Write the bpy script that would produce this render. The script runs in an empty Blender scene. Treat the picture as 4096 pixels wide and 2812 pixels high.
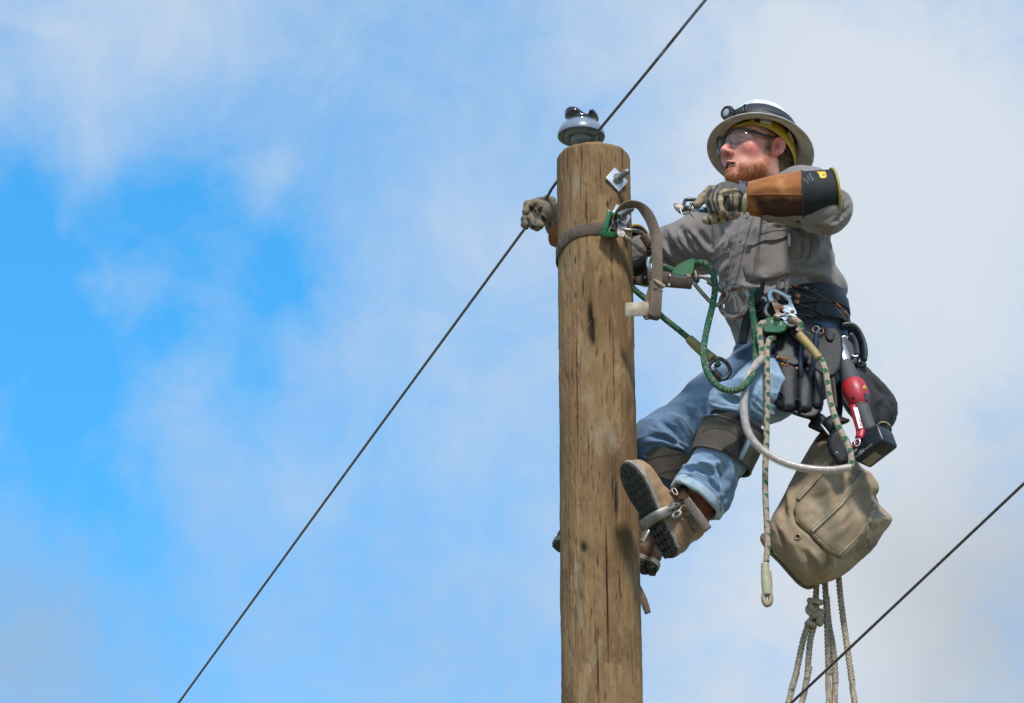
import bpy, bmesh, math, random
import numpy as np
from mathutils import Vector, Matrix
from mathutils.bvhtree import BVHTree
from mathutils.geometry import delaunay_2d_cdt

random.seed(7)
RNG = np.random.default_rng(7)
S = bpy.context.scene
COL = S.collection
rad = math.radians

# ------------------------------------------------------------------ camera
ELEV = rad(24.0); DIST = 14.0
AIM = np.array([0.0, 0.0, 7.3])
FWD = np.array([0.0, math.cos(ELEV), math.sin(ELEV)])
UPV = np.array([0.0, -math.sin(ELEV), math.cos(ELEV)])
RGT = np.array([1.0, 0.0, 0.0])
CAM = AIM - DIST * FWD
LENS = 36.0 * DIST / 3.016
FPX = LENS / 36.0 * 4096.0
cd = bpy.data.cameras.new('camera'); cam = bpy.data.objects.new('camera', cd); COL.objects.link(cam)
cd.lens = LENS; cd.sensor_width = 36.0; cd.sensor_fit = 'HORIZONTAL'; cd.clip_start = 0.5; cd.clip_end = 20000
cam.location = CAM; cam.rotation_euler = (math.pi / 2 + ELEV, 0, 0)
S.camera = cam

# ------------------------------------------------------------------ sky and sun
SUN_EL = rad(52.0); SUN_AZ = rad(170.0)          # azimuth clockwise from +Y (sun behind the viewer, through thin cloud)
def build_world():
    w = bpy.data.worlds.new('World'); S.world = w; w.use_nodes = True
    nt = w.node_tree; N = nt.nodes; L = nt.links; N.clear()
    out = N.new('ShaderNodeOutputWorld'); bg = N.new('ShaderNodeBackground'); L.new(bg.outputs[0], out.inputs[0])
    bg.inputs['Strength'].default_value = 0.12
    sky = N.new('ShaderNodeTexSky'); sky.sky_type = 'NISHITA'; sky.sun_disc = False
    sky.sun_elevation = SUN_EL; sky.sun_rotation = SUN_AZ
    sky.air_density = 1.0; sky.dust_density = 0.25; sky.ozone_density = 4.0
    tc = N.new('ShaderNodeTexCoord')
    def math_(op, a, b=None, c=None):
        n = N.new('ShaderNodeMath'); n.operation = op
        for i, x in enumerate((a, b, c)):
            if x is None: continue
            if isinstance(x, (int, float)): n.inputs[i].default_value = x
            else: L.new(x, n.inputs[i])
        return n.outputs[0]
    def vm(op, a, b):
        n = N.new('ShaderNodeVectorMath'); n.operation = op
        for i, x in enumerate((a, b)):
            if isinstance(x, (tuple, list)): n.inputs[i].default_value = x
            else: L.new(x, n.inputs[i])
        return n
    def noise(scale, detail, rough, vec, dist=0.0):
        n = N.new('ShaderNodeTexNoise'); n.inputs['Scale'].default_value = scale; n.inputs['Detail'].default_value = detail
        n.inputs['Roughness'].default_value = rough; n.inputs['Distortion'].default_value = dist
        L.new(vec, n.inputs['Vector']); return n
    d0 = tc.outputs['Generated']
    wn = noise(14.0, 5, 0.55, d0)
    off = vm('SUBTRACT', wn.outputs['Color'], (0.5, 0.5, 0.5))
    offs = vm('SCALE', off.outputs[0], (0, 0, 0)); offs.inputs['Scale'].default_value = 0.05
    dw = vm('ADD', d0, offs.outputs[0]).outputs[0]
    # openings of clear blue between the clouds: direction, angular size, depth
    holes = [((300, 1450), 4.6, .38), ((-160, 1100), 1.6, .34), ((40, 620), .8, .25), ((120, 900), .9, .18), ((620, 830), .7, .38), ((1250, 1100), .6, .46), ((880, 1010), .6, .28), ((700, 1290), .5, .24), ((1080, 1400), .55, .32), ((450, 1150), .6, .1),
             ((330, 1500), .8, .32), ((430, 1950), .75, .40), ((60, 1850), .9, .22), ((880, 2700), 1.3, .16), ((1500, 2250), 1.4, .10), ((1050, 420), .9, .10), ((1500, 1500), 1.2, .08)]
    whites = [((150, 150), 1.3, .20), ((700, 60), 1.4, .25), ((650, 1650), .9, .16), ((1130, 760), .35, .22), ((350, 600), .6, .16), ((120, 2600), 1.0, .14), ((3700, 700), 2.6, .46), ((3000, 200), 2.4, .22), ((3400, 1900), 2.2, .30), ((3650, 2650), 2.2, .40), ((2600, 2700), 1.6, .16), ((420, 1120), .4, .22), ((640, 1150), .3, .18), ((250, 830), .3, .15), ((2000, 900), 1.6, .12), ((1300, 1950), .7, .1)]
    accs = []
    dn = vm('NORMALIZE', dw, (0, 0, 0)).outputs[0]
    for lst in (holes, whites):
        acc = None
        for (u, v), a, s in lst:
            dd = FWD + (u - 2048) / FPX * RGT + (1406 - v) / FPX * UPV; dd = dd / np.linalg.norm(dd)
            dot = vm('DOT_PRODUCT', dn, tuple(dd)).outputs['Value']
            k = 1.0 / (1 - math.cos(rad(a)))
            e = math_('MULTIPLY', math_('EXPONENT', math_('MULTIPLY', math_('SUBTRACT', dot, 1.0), k)), s)
            acc = e if acc is None else math_('ADD', acc, e)
        accs.append(acc)
    n1 = noise(26.0, 7, 0.64, d0, 0.6); n2 = noise(3.0, 3, 0.5, d0); n4 = noise(62.0, 7, 0.62, d0, 0.8)
    blue = math_('SUBTRACT', accs[0], accs[1])
    blue = math_('ADD', blue, math_('MULTIPLY', math_('SUBTRACT', n1.outputs['Fac'], 0.5), 0.95))
    blue = math_('ADD', blue, math_('MULTIPLY', math_('SUBTRACT', n4.outputs['Fac'], 0.5), 0.55))
    blue = math_('ADD', blue, math_('MULTIPLY', math_('SUBTRACT', n2.outputs['Fac'], 0.5), 0.3))
    blue = math_('MULTIPLY', math_('ADD', blue, 0.40), 0.90)
    ramp = N.new('ShaderNodeValToRGB'); cr = ramp.color_ramp; cr.interpolation = 'LINEAR'
    cr.elements[0].position = 0.0; cr.elements[0].color = (0, 0, 0, 1)
    cr.elements[1].position = 1.0; cr.elements[1].color = (1, 1, 1, 1)
    L.new(blue, ramp.inputs[0])
    # cloud body colour: pale, a little lilac grey in the thick parts
    n3 = noise(11.0, 5, 0.55, d0)
    cm = N.new('ShaderNodeMix'); cm.data_type = 'RGBA'
    cf = math_('ADD', n3.outputs['Fac'], math_('MULTIPLY', math_('SUBTRACT', accs[1], .15), 1.4)); L.new(cf, cm.inputs[0])
    cm.inputs[6].default_value = (3.6, 4.95, 6.8, 1); cm.inputs[7].default_value = (5.75, 6.3, 6.95, 1)
    # thicker, greyer cloud low on either side
    gacc = None
    for (u, v), a, s in [((80, 2620), 2.2, .30), ((4000, 2500), 1.9, .24), ((1800, 2650), 1.8, .14)]:
        dd = FWD + (u - 2048) / FPX * RGT + (1406 - v) / FPX * UPV; dd = dd / np.linalg.norm(dd)
        e = math_('MULTIPLY', math_('EXPONENT', math_('MULTIPLY', math_('SUBTRACT', vm('DOT_PRODUCT', dn, tuple(dd)).outputs['Value'], 1.0), 1.0 / (1 - math.cos(rad(a))))), s); gacc = e if gacc is None else math_('ADD', gacc, e)
    gm = vm('SCALE', cm.outputs[2], (0, 0, 0)); L.new(math_('SUBTRACT', 1.0, gacc), gm.inputs['Scale'])
    hs = N.new('ShaderNodeHueSaturation'); hs.inputs['Hue'].default_value = 0.487; hs.inputs['Saturation'].default_value = 1.32; hs.inputs['Value'].default_value = 2.15
    L.new(sky.outputs[0], hs.inputs['Color'])
    mx = N.new('ShaderNodeMix'); mx.data_type = 'RGBA'
    L.new(ramp.outputs[0], mx.inputs[0]); L.new(gm.outputs[0], mx.inputs[6]); L.new(hs.outputs[0], mx.inputs[7])
    L.new(mx.outputs[2], bg.inputs['Color'])
build_world()
sd = bpy.data.lights.new('sun', 'SUN'); sun = bpy.data.objects.new('sun', sd); COL.objects.link(sun)
sd.energy = 4.2; sd.angle = rad(9.0); sd.color = (1.0, 0.955, 0.89)
sv = Vector((math.sin(SUN_AZ) * math.cos(SUN_EL), math.cos(SUN_AZ) * math.cos(SUN_EL), math.sin(SUN_EL)))
sun.rotation_euler = sv.to_track_quat('Z', 'Y').to_euler(); sun.location = (5, -5, 20)
S.view_settings.view_transform = 'Standard'; S.view_settings.look = 'None'; S.view_settings.gamma = 1.0
S.view_settings.exposure = 0.0; S.view_settings.use_curve_mapping = False

# ------------------------------------------------------------------ pixel helpers (4096 x 2812 photograph)
def P(u, v, y=0.0):
    d = FWD + (u - 2048.0) / FPX * RGT + (1406.0 - v) / FPX * UPV
    return CAM + d * ((y - CAM[1]) / d[1])
ZO = {0: (0, 0, 1.7633), 1: (2700, 350, .34483), 2: (2000, 380, .56426), 3: (2550, 650, .38726), 4: (2400, 1000, .45181), 5: (2900, 1100, .50160), 6: (2400, 1550, .56426), 7: (2950, 1750, .43887), 8: (2900, 2100, .51446),
      10: (2680, 640, .17552), 11: (2060, 740, .15047), 12: (2840, 500, .16304), 13: (2440, 1800, .33849),
      20: (3300, 1360, .33862), 21: (3360, 1960, .18809), 22: (2980, 1080, .21316), 23: (2880, 380, .17212), 24: (2380, 780, .32587), 25: (3180, 650, .15672), 26: (3160, 1640, .22573), 27: (2780, 1640, .18809)}
def q2(k, x, y): a = ZO[k]; return (a[0] + x * a[2], a[1] + y * a[2])
def Q(k, x, y, d=0.0):
    u, v = q2(k, x, y); return P(u, v, d)
def QL(k, pts, d=None): return [Q(k, p[0], p[1], p[2] if len(p) > 2 else d) for p in pts]
def proj(p):
    p = np.atleast_2d(p); r = p - CAM; z = r @ FWD
    return np.stack([2048 + (r @ RGT) / z * FPX, 1406 - (r @ UPV) / z * FPX], 1)
PXM = DIST / FPX                                     # metres per photograph pixel at the subject

# ------------------------------------------------------------------ noise
def _hash(ix, iy, iz, seed):
    h = (ix * 374761393 + iy * 668265263 + iz * 2147483647 + seed * 974634721) & 0xffffffff
    h = ((h ^ (h >> 13)) * 1274126177) & 0xffffffff
    h = h ^ (h >> 16)
    return (h & 0xffff) / 65535.0
def vnoise(p, seed=0):
    p = np.asarray(p, float); i = np.floor(p).astype(np.int64); f = p - i; f = f * f * (3 - 2 * f)
    r = 0
    for dx in (0, 1):
        wx = f[:, 0] if dx else 1 - f[:, 0]
        for dy in (0, 1):
            wy = f[:, 1] if dy else 1 - f[:, 1]
            for dz in (0, 1):
                wz = f[:, 2] if dz else 1 - f[:, 2]
                r = r + _hash(i[:, 0] + dx, i[:, 1] + dy, i[:, 2] + dz, seed) * wx * wy * wz
    return r * 2 - 1
def fbm(p, octv=4, seed=0, gain=.5):
    a = 1.0; s = 0; p = np.asarray(p, float)
    for o in range(octv):
        s = s + a * vnoise(p, seed + o); a *= gain; p = p * 2.03
    return s
def sstep(a, b, x): t = np.clip((x - a) / (b - a), 0, 1); return t * t * (3 - 2 * t)

# ------------------------------------------------------------------ objects
def empty(name, loc, label=None, cat=None, group=None):
    o = bpy.data.objects.new(name, None); COL.objects.link(o); o.location = [float(x) for x in loc]; o.empty_display_size = .05
    return tag(o, label, cat, group)
def tag(o, label=None, cat=None, group=None, kind=None):
    if label: o['label'] = label
    if cat: o['category'] = cat
    if group: o['group'] = group
    if kind: o['kind'] = kind
    return o
def wloc(o):
    l = np.zeros(3)
    while o is not None: l += np.array(o.location); o = o.parent
    return l
def mk(name, verts, faces, mat, parent=None, smooth=True, attrs=None, origin=None, sharp=None):
    verts = np.asarray(verts, float)
    if parent is not None: org = wloc(parent); loc = (0, 0, 0)
    else:
        org = np.array([(verts[:, 0].min() + verts[:, 0].max()) / 2, (verts[:, 1].min() + verts[:, 1].max()) / 2, verts[:, 2].min()]) if origin is None else np.array(origin); loc = org
    me = bpy.data.meshes.new(name)
    lv = verts - org
    if isinstance(faces, np.ndarray) and faces.ndim == 2:
        n = faces.shape[1]; me.vertices.add(len(lv)); me.vertices.foreach_set('co', lv.astype(np.float32).ravel())
        me.loops.add(faces.size); me.loops.foreach_set('vertex_index', faces.astype(np.int32).ravel())
        me.polygons.add(len(faces)); me.polygons.foreach_set('loop_start', np.arange(0, faces.size, n, dtype=np.int32))
        me.update(calc_edges=True)
    else:
        me.from_pydata([tuple(v) for v in lv], [], [tuple(int(i) for i in f) for f in faces])
    me.validate()
    if smooth:
        me.polygons.foreach_set('use_smooth', [True] * len(me.polygons))
        if sharp: me.set_sharp_from_angle(angle=rad(sharp))
    if attrs:
        for k, a in attrs.items():
            a = np.asarray(a, np.float32)
            if a.ndim == 2 and a.shape[1] == 3:
                at = me.color_attributes.new(k, 'FLOAT_COLOR', 'POINT'); at.data.foreach_set('color', np.concatenate([a, np.ones((len(a), 1), np.float32)], 1).ravel())
            else:
                at = me.attributes.new(k, 'FLOAT', 'POINT'); at.data.foreach_set('value', a.ravel())
    me.materials.append(mat)
    o = bpy.data.objects.new(name, me); COL.objects.link(o); o.location = [float(x) for x in loc]
    if parent is not None: o.parent = parent
    return o

# ------------------------------------------------------------------ shape builders (return verts, faces)
def join(*parts):
    V = []; F = []; n = 0
    for v, f in parts:
        V.append(np.asarray(v, float)); F += [tuple(int(i) + n for i in q) for q in f]; n += len(v)
    return np.concatenate(V), F
def spline(pts, ds=0.004, closed=False):
    p = np.asarray(pts, float)
    if len(p) == 2 and not closed:
        n = max(2, int(np.linalg.norm(p[1] - p[0]) / ds) + 1); return p[0] + np.linspace(0, 1, n)[:, None] * (p[1] - p[0])
    if closed: q = np.concatenate([p[-1:], p, p[:2]])
    else: q = np.concatenate([[2 * p[0] - p[1]], p, [2 * p[-1] - p[-2]]])
    out = []
    for i in range(len(q) - 3):
        a, b, c, d = q[i:i + 4]; n = max(2, int(np.linalg.norm(c[:3] - b[:3]) / ds) + 1)
        # centripetal-ish: plain Catmull-Rom is enough for hand traced points
        t = np.linspace(0, 1, n, endpoint=False)[:, None]
        out.append(.5 * ((2 * b) + (c - a) * t + (2 * a - 5 * b + 4 * c - d) * t ** 2 + (3 * b - a - 3 * c + d) * t ** 3))
    if not closed: out.append(p[-1:])
    return np.concatenate(out)
def frames(c, up=None, closed=False):
    t = np.gradient(c, axis=0) if not closed else (np.roll(c, -1, 0) - np.roll(c, 1, 0))
    t /= np.linalg.norm(t, axis=1)[:, None] + 1e-12
    n = np.zeros_like(c); a = np.array([0, 0, 1.0]) if up is None else np.asarray(up, float)
    if abs(t[0] @ a) > .95: a = np.array([0, 1.0, 0])
    n0 = a - t[0] * (a @ t[0]); n0 /= np.linalg.norm(n0); n[0] = n0
    for i in range(1, len(c)):
        v = n[i - 1] - t[i] * (n[i - 1] @ t[i]); n[i] = v / (np.linalg.norm(v) + 1e-12)
    return t, n, np.cross(t, n)
def tube(pts, r, segs=10, ds=.004, closed=False, lobes=0, lay=0.0, depth=.16, cap=True, raw=False, ret=False):
    """round or twisted rope swept along a traced path; r scalar or list per control point"""
    pts = np.asarray(pts, float)
    if not np.isscalar(r): pts = np.concatenate([pts, np.asarray(r, float)[:, None]], 1)
    c4 = pts if raw else spline(pts, ds, closed)
    c = c4[:, :3]; rr = np.full(len(c), float(r)) if np.isscalar(r) else np.abs(c4[:, 3])
    t, n, b = frames(c, closed=closed)
    s = np.concatenate([[0], np.cumsum(np.linalg.norm(np.diff(c, axis=0), axis=1))])
    th = np.arange(segs) / segs * 2 * np.pi
    R = rr[:, None] * np.ones(segs)[None]
    if lobes: R = R * (1 - depth + depth * np.abs(np.cos(lobes * .5 * (th[None] + s[:, None] * 2 * np.pi / lay))) * 1.6)
    V = c[:, None] + R[..., None] * (np.cos(th)[None, :, None] * n[:, None] + np.sin(th)[None, :, None] * b[:, None])
    V = V.reshape(-1, 3); m = len(c); F = []
    for i in range(m if closed else m - 1):
        i2 = (i + 1) % m
        for j in range(segs):
            j2 = (j + 1) % segs; F.append((i * segs + j, i * segs + j2, i2 * segs + j2, i2 * segs + j))
    if cap and not closed:
        F.append(tuple(range(segs))[::-1]); F.append(tuple((m - 1) * segs + j for j in range(segs)))
    if ret: return V, F, np.repeat(s, segs), np.tile(th, m)
    return V, F
def strap(pts, wdir, width, thick, ds=.006, closed=False, bev=.25):
    """flat strap: path, width direction(s), width(s), thickness"""
    pts = np.asarray(pts, float); k = len(pts)
    wd = np.asarray(wdir, float); wd = np.tile(wd, (k, 1)) if wd.ndim == 1 else wd
    ww = np.full(k, width) if np.isscalar(width) else np.asarray(width, float)
    c = spline(np.concatenate([pts, wd, ww[:, None]], 1), ds, closed)
    p, wd, ww = c[:, :3], c[:, 3:6], c[:, 6]
    t, _, _ = frames(p, closed=closed)
    wd = wd - t * np.sum(wd * t, 1)[:, None]; wd /= np.linalg.norm(wd, axis=1)[:, None] + 1e-9
    nn = np.cross(t, wd); e = thick * bev
    prof = [(-.5, -1, 0), (-.5, 1, 0), (-.5, 1, 1), (.5, 1, 1), (.5, 1, 0), (.5, -1, 0), (.5, -1, 1), (-.5, -1, 1)]
    V = []
    for a, b_, ins in prof:
        wv = (a * ww - np.sign(a) * e * ins)[:, None]; tv = b_ * (thick / 2 - e * (1 - ins))
        V.append(p + wd * wv + nn * tv)
    V = np.stack(V, 1).reshape(-1, 3); m = len(p); g = 8; F = []
    for i in range(m if closed else m - 1):
        i2 = (i + 1) % m
        for j in range(g): F.append((i * g + j, i * g + (j + 1) % g, i2 * g + (j + 1) % g, i2 * g + j))
    if not closed: F.append(tuple(range(g))[::-1]); F.append(tuple((m - 1) * g + j for j in range(g)))
    return V, F
def lathe(prof, segs=48, c=(0, 0, 0), axis=(0, 0, 1), close=False):
    """profile of (r, h) turned about axis through c"""
    az = np.asarray(axis, float); az = az / np.linalg.norm(az); a = np.array([1., 0, 0]) if abs(az[0]) < .9 else np.array([0, 1., 0])
    x = np.cross(a, az); x /= np.linalg.norm(x); y = np.cross(az, x); th = np.arange(segs) / segs * 2 * np.pi
    V = np.concatenate([np.asarray(c) + az * h + r * (np.cos(th)[:, None] * x + np.sin(th)[:, None] * y) for r, h in prof]); F = []
    m = len(prof)
    for i in range(m if close else m - 1):
        k = (i + 1) % m
        for j in range(segs): F.append((i * segs + j, i * segs + (j + 1) % segs, k * segs + (j + 1) % segs, k * segs + j))
    if not close:
        if prof[0][0] > 1e-5: F.append(tuple(range(segs))[::-1])
        if prof[-1][0] > 1e-5: F.append(tuple((m - 1) * segs + j for j in range(segs)))
    return V, F
def prism(poly3, nrm, thick, bevel=.0):
    """closed 3D polygon extruded both ways along nrm, edges chamfered"""
    p = np.asarray(poly3, float); n = np.asarray(nrm, float); n = n / np.linalg.norm(n); m = len(p); c = p.mean(0)
    if bevel > 0:
        d = c - p; q = p + d / (np.linalg.norm(d, axis=1)[:, None] + 1e-9) * bevel
        L = [q - n * thick / 2, p - n * (thick / 2 - bevel), p + n * (thick / 2 - bevel), q + n * thick / 2]
    else: L = [p - n * thick / 2, p + n * thick / 2]
    V = np.concatenate(L); F = []; k = len(L)
    for i in range(k - 1):
        for j in range(m): F.append((i * m + j, i * m + (j + 1) % m, (i + 1) * m + (j + 1) % m, (i + 1) * m + j))
    F.append(tuple(range(m))[::-1]); F.append(tuple((k - 1) * m + j for j in range(m)))
    return V, F
def rot(ax, ang):
    return np.array(Matrix.Rotation(ang, 3, Vector(ax)))
def nz(v): v = np.asarray(v, float); return v / np.linalg.norm(v)
def basis(z, x):
    z = nz(z); x = np.asarray(x, float); x = nz(x - z * (x @ z)); return np.stack([x, np.cross(z, x), z], 1)   # columns x y z
def rbox(c, B, half, bev, seg=2):
    """bevelled box: centre, basis columns, half sizes"""
    bm = bmesh.new(); bmesh.ops.create_cube(bm, size=2.0)
    for v in bm.verts: v.co = Vector((v.co.x * half[0], v.co.y * half[1], v.co.z * half[2]))
    if bev > 0: bmesh.ops.bevel(bm, geom=list(bm.edges), offset=bev, segments=seg, profile=.5, affect='EDGES')
    V = np.array([v.co[:] for v in bm.verts]) @ np.asarray(B).T + np.asarray(c); F = [tuple(v.index for v in f.verts) for f in bm.faces]
    bm.free(); return V, F

# ------------------------------------------------------------------ signed distance modelling
def cone(p, a, b, ra, rb):
    a = np.asarray(a, float); b = np.asarray(b, float); ba = b - a; t = np.clip((p - a) @ ba / (ba @ ba), 0, 1)
    return np.linalg.norm(p - a - t[:, None] * ba, axis=1) - (ra + t * (rb - ra))
def ell(p, c, r, B=None):
    q = p - np.asarray(c, float)
    if B is not None: q = q @ np.asarray(B)
    r = np.asarray(r, float); k0 = np.linalg.norm(q / r, axis=1); k1 = np.linalg.norm(q / (r * r), axis=1) + 1e-9
    return k0 * (k0 - 1) / k1
def sbox(p, c, half, r, B=None):
    q = p - np.asarray(c, float)
    if B is not None: q = q @ np.asarray(B)
    d = np.abs(q) - (np.asarray(half) - r)
    return np.linalg.norm(np.maximum(d, 0), axis=1) + np.minimum(d.max(1), 0) - r
def smin(a, b, k):
    h = np.clip(.5 + .5 * (b - a) / k, 0, 1); return b + (a - b) * h - k * h * (1 - h)
def smax(a, b, k): return -smin(-a, -b, k)
def chain(p, pts, rs, k=.0, sq=None):
    d = None
    for i in range(len(pts) - 1):
        e = cone(p, pts[i], pts[i + 1], rs[i], rs[i + 1]); d = e if d is None else (smin(d, e, k) if k > 0 else np.minimum(d, e))
    return d
def surface(f, lo, hi, h, B=8):
    lo = np.asarray(lo, float); hi = np.asarray(hi, float)
    nb = np.ceil((hi - lo) / (h * B)).astype(int); n = nb * B
    g = np.stack(np.meshgrid(*[np.arange(k) for k in nb], indexing='ij'), -1).reshape(-1, 3)
    cc = lo + (g * B + (B - 1) / 2) * h; d = f(cc)
    act = np.abs(d) < h * B * .87 * 1.6 + .004
    A = np.ones(tuple(n), np.float32)
    sgn = np.repeat(np.repeat(np.repeat(np.sign(d).reshape(tuple(nb)), B, 0), B, 1), B, 2); A *= sgn.astype(np.float32)
    lg = np.stack(np.meshgrid(*[np.arange(B)] * 3, indexing='ij'), -1).reshape(-1, 3)
    ga = g[act]
    for s in range(0, len(ga), 400):
        idx = (ga[s:s + 400, None] * B + lg[None]).reshape(-1, 3)
        A[idx[:, 0], idx[:, 1], idx[:, 2]] = f(lo + idx * h)
    s = A < 0
    c8 = np.zeros(tuple(n - 1), np.int8)
    cs = [(i, j, k) for i in (0, 1) for j in (0, 1) for k in (0, 1)]
    sl = lambda o, arr: arr[o[0]:arr.shape[0] - 1 + o[0], o[1]:arr.shape[1] - 1 + o[1], o[2]:arr.shape[2] - 1 + o[2]]
    for o in cs: c8 += sl(o, s)
    cells = np.argwhere((c8 > 0) & (c8 < 8))
    acc = np.zeros((len(cells), 3)); cnt = np.zeros(len(cells))
    for o in cs:
        for ax in range(3):
            if o[ax]: continue
            o2 = list(o); o2[ax] = 1
            i1 = cells + o; i2 = cells + o2
            a = A[i1[:, 0], i1[:, 1], i1[:, 2]].astype(float); b = A[i2[:, 0], i2[:, 1], i2[:, 2]].astype(float)
            m = (a < 0) != (b < 0); t = np.where(m, a / np.where(m, a - b, 1), 0)
            pt = np.array(o, float)[None] + np.zeros((len(cells), 3)); pt[:, ax] += t
            acc += pt * m[:, None]; cnt += m
    V = lo + (cells + acc / cnt[:, None]) * h
    idm = np.full(tuple(n - 1), -1, np.int32); idm[cells[:, 0], cells[:, 1], cells[:, 2]] = np.arange(len(cells))
    F = []
    for ax in range(3):
        u, v = (ax + 1) % 3, (ax + 2) % 3
        s1 = np.take(s, range(0, s.shape[ax] - 1), ax); s2 = np.take(s, range(1, s.shape[ax]), ax)
        e = np.argwhere(s1 != s2); e = e[(e[:, u] > 0) & (e[:, v] > 0) & (e[:, u] < n[u] - 1) & (e[:, v] < n[v] - 1)]
        fl = s1[e[:, 0], e[:, 1], e[:, 2]]
        def at(du, dv):
            k = e.copy(); k[:, u] += du; k[:, v] += dv; return idm[k[:, 0], k[:, 1], k[:, 2]]
        qd = np.stack([at(-1, -1), at(0, -1), at(0, 0), at(-1, 0)], 1)
        qd[~fl] = qd[~fl][:, ::-1]; F.append(qd)
    F = np.concatenate(F); F = F[(F >= 0).all(1)]
    return V, F
def vnormals(V, F):
    F = np.asarray(F); nn = np.cross(V[F[:, 2]] - V[F[:, 0]], V[F[:, 3]] - V[F[:, 1]]); N = np.zeros_like(V)
    for k in range(4): np.add.at(N, F[:, k], nn)
    return N / (np.linalg.norm(N, axis=1)[:, None] + 1e-12)
def smooth_mesh(V, F, it=2, lam=.5):
    F = np.asarray(F); E = np.concatenate([F[:, [0, 1]], F[:, [1, 2]], F[:, [2, 3]], F[:, [3, 0]]])
    deg = np.bincount(E.ravel(), minlength=len(V)).astype(float)[:, None]
    for _ in range(it):
        A = np.zeros_like(V); np.add.at(A, E[:, 0], V[E[:, 1]]); np.add.at(A, E[:, 1], V[E[:, 0]])
        V = V + lam * (A / np.maximum(deg, 1) - V)
    return V
def folds(V, F, lines, facing=.05):
    """raise (or sink) cloth folds along lines traced in photograph pixels: (points, width px, height m)"""
    N = vnormals(V, F); view = CAM - V; view /= np.linalg.norm(view, axis=1)[:, None]
    w = sstep(facing, facing + .3, np.sum(N * view, 1)); uv = proj(V); D = np.zeros(len(V))
    for pts, wd, h in lines:
        pts = np.asarray(pts, float); best = np.full(len(V), 1e9); L = len(pts) - 1; par = np.zeros(len(V))
        box = (uv[:, 0] > pts[:, 0].min() - 3 * wd) & (uv[:, 0] < pts[:, 0].max() + 3 * wd) & (uv[:, 1] > pts[:, 1].min() - 3 * wd) & (uv[:, 1] < pts[:, 1].max() + 3 * wd)
        ii = np.nonzero(box)[0]
        if len(ii) == 0: continue
        b = np.full(len(ii), 1e9); pr = np.zeros(len(ii))
        for k in range(L):
            a = pts[k]; ba = pts[k + 1] - a; t = np.clip((uv[ii] - a) @ ba / (ba @ ba + 1e-9), 0, 1)
            d = np.linalg.norm(uv[ii] - a - t[:, None] * ba, axis=1); m = d < b; b[m] = d[m]; pr[m] = (k + t[m]) / L
        D[ii] += h * np.exp(-(b / wd) ** 2) * (np.sin(np.clip(pr, 0.04, .96) * np.pi) ** .5)
    return V + N * (D * w)[:, None]
def bvh(V, F): return BVHTree.FromPolygons([Vector(v) for v in V], [tuple(int(i) for i in f) for f in F])
def bvh_join(items): return bvh(*join(*items))
def hit(tree, u, v, default_y=None):
    d = FWD + (u - 2048.0) / FPX * RGT + (1406.0 - v) / FPX * UPV; d = d / np.linalg.norm(d)
    h = tree.ray_cast(Vector(CAM), Vector(d))
    if h[0] is None: return None, None
    n = np.array(h[1])
    if n @ d > 0: n = -n
    return np.array(h[0]), n
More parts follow.
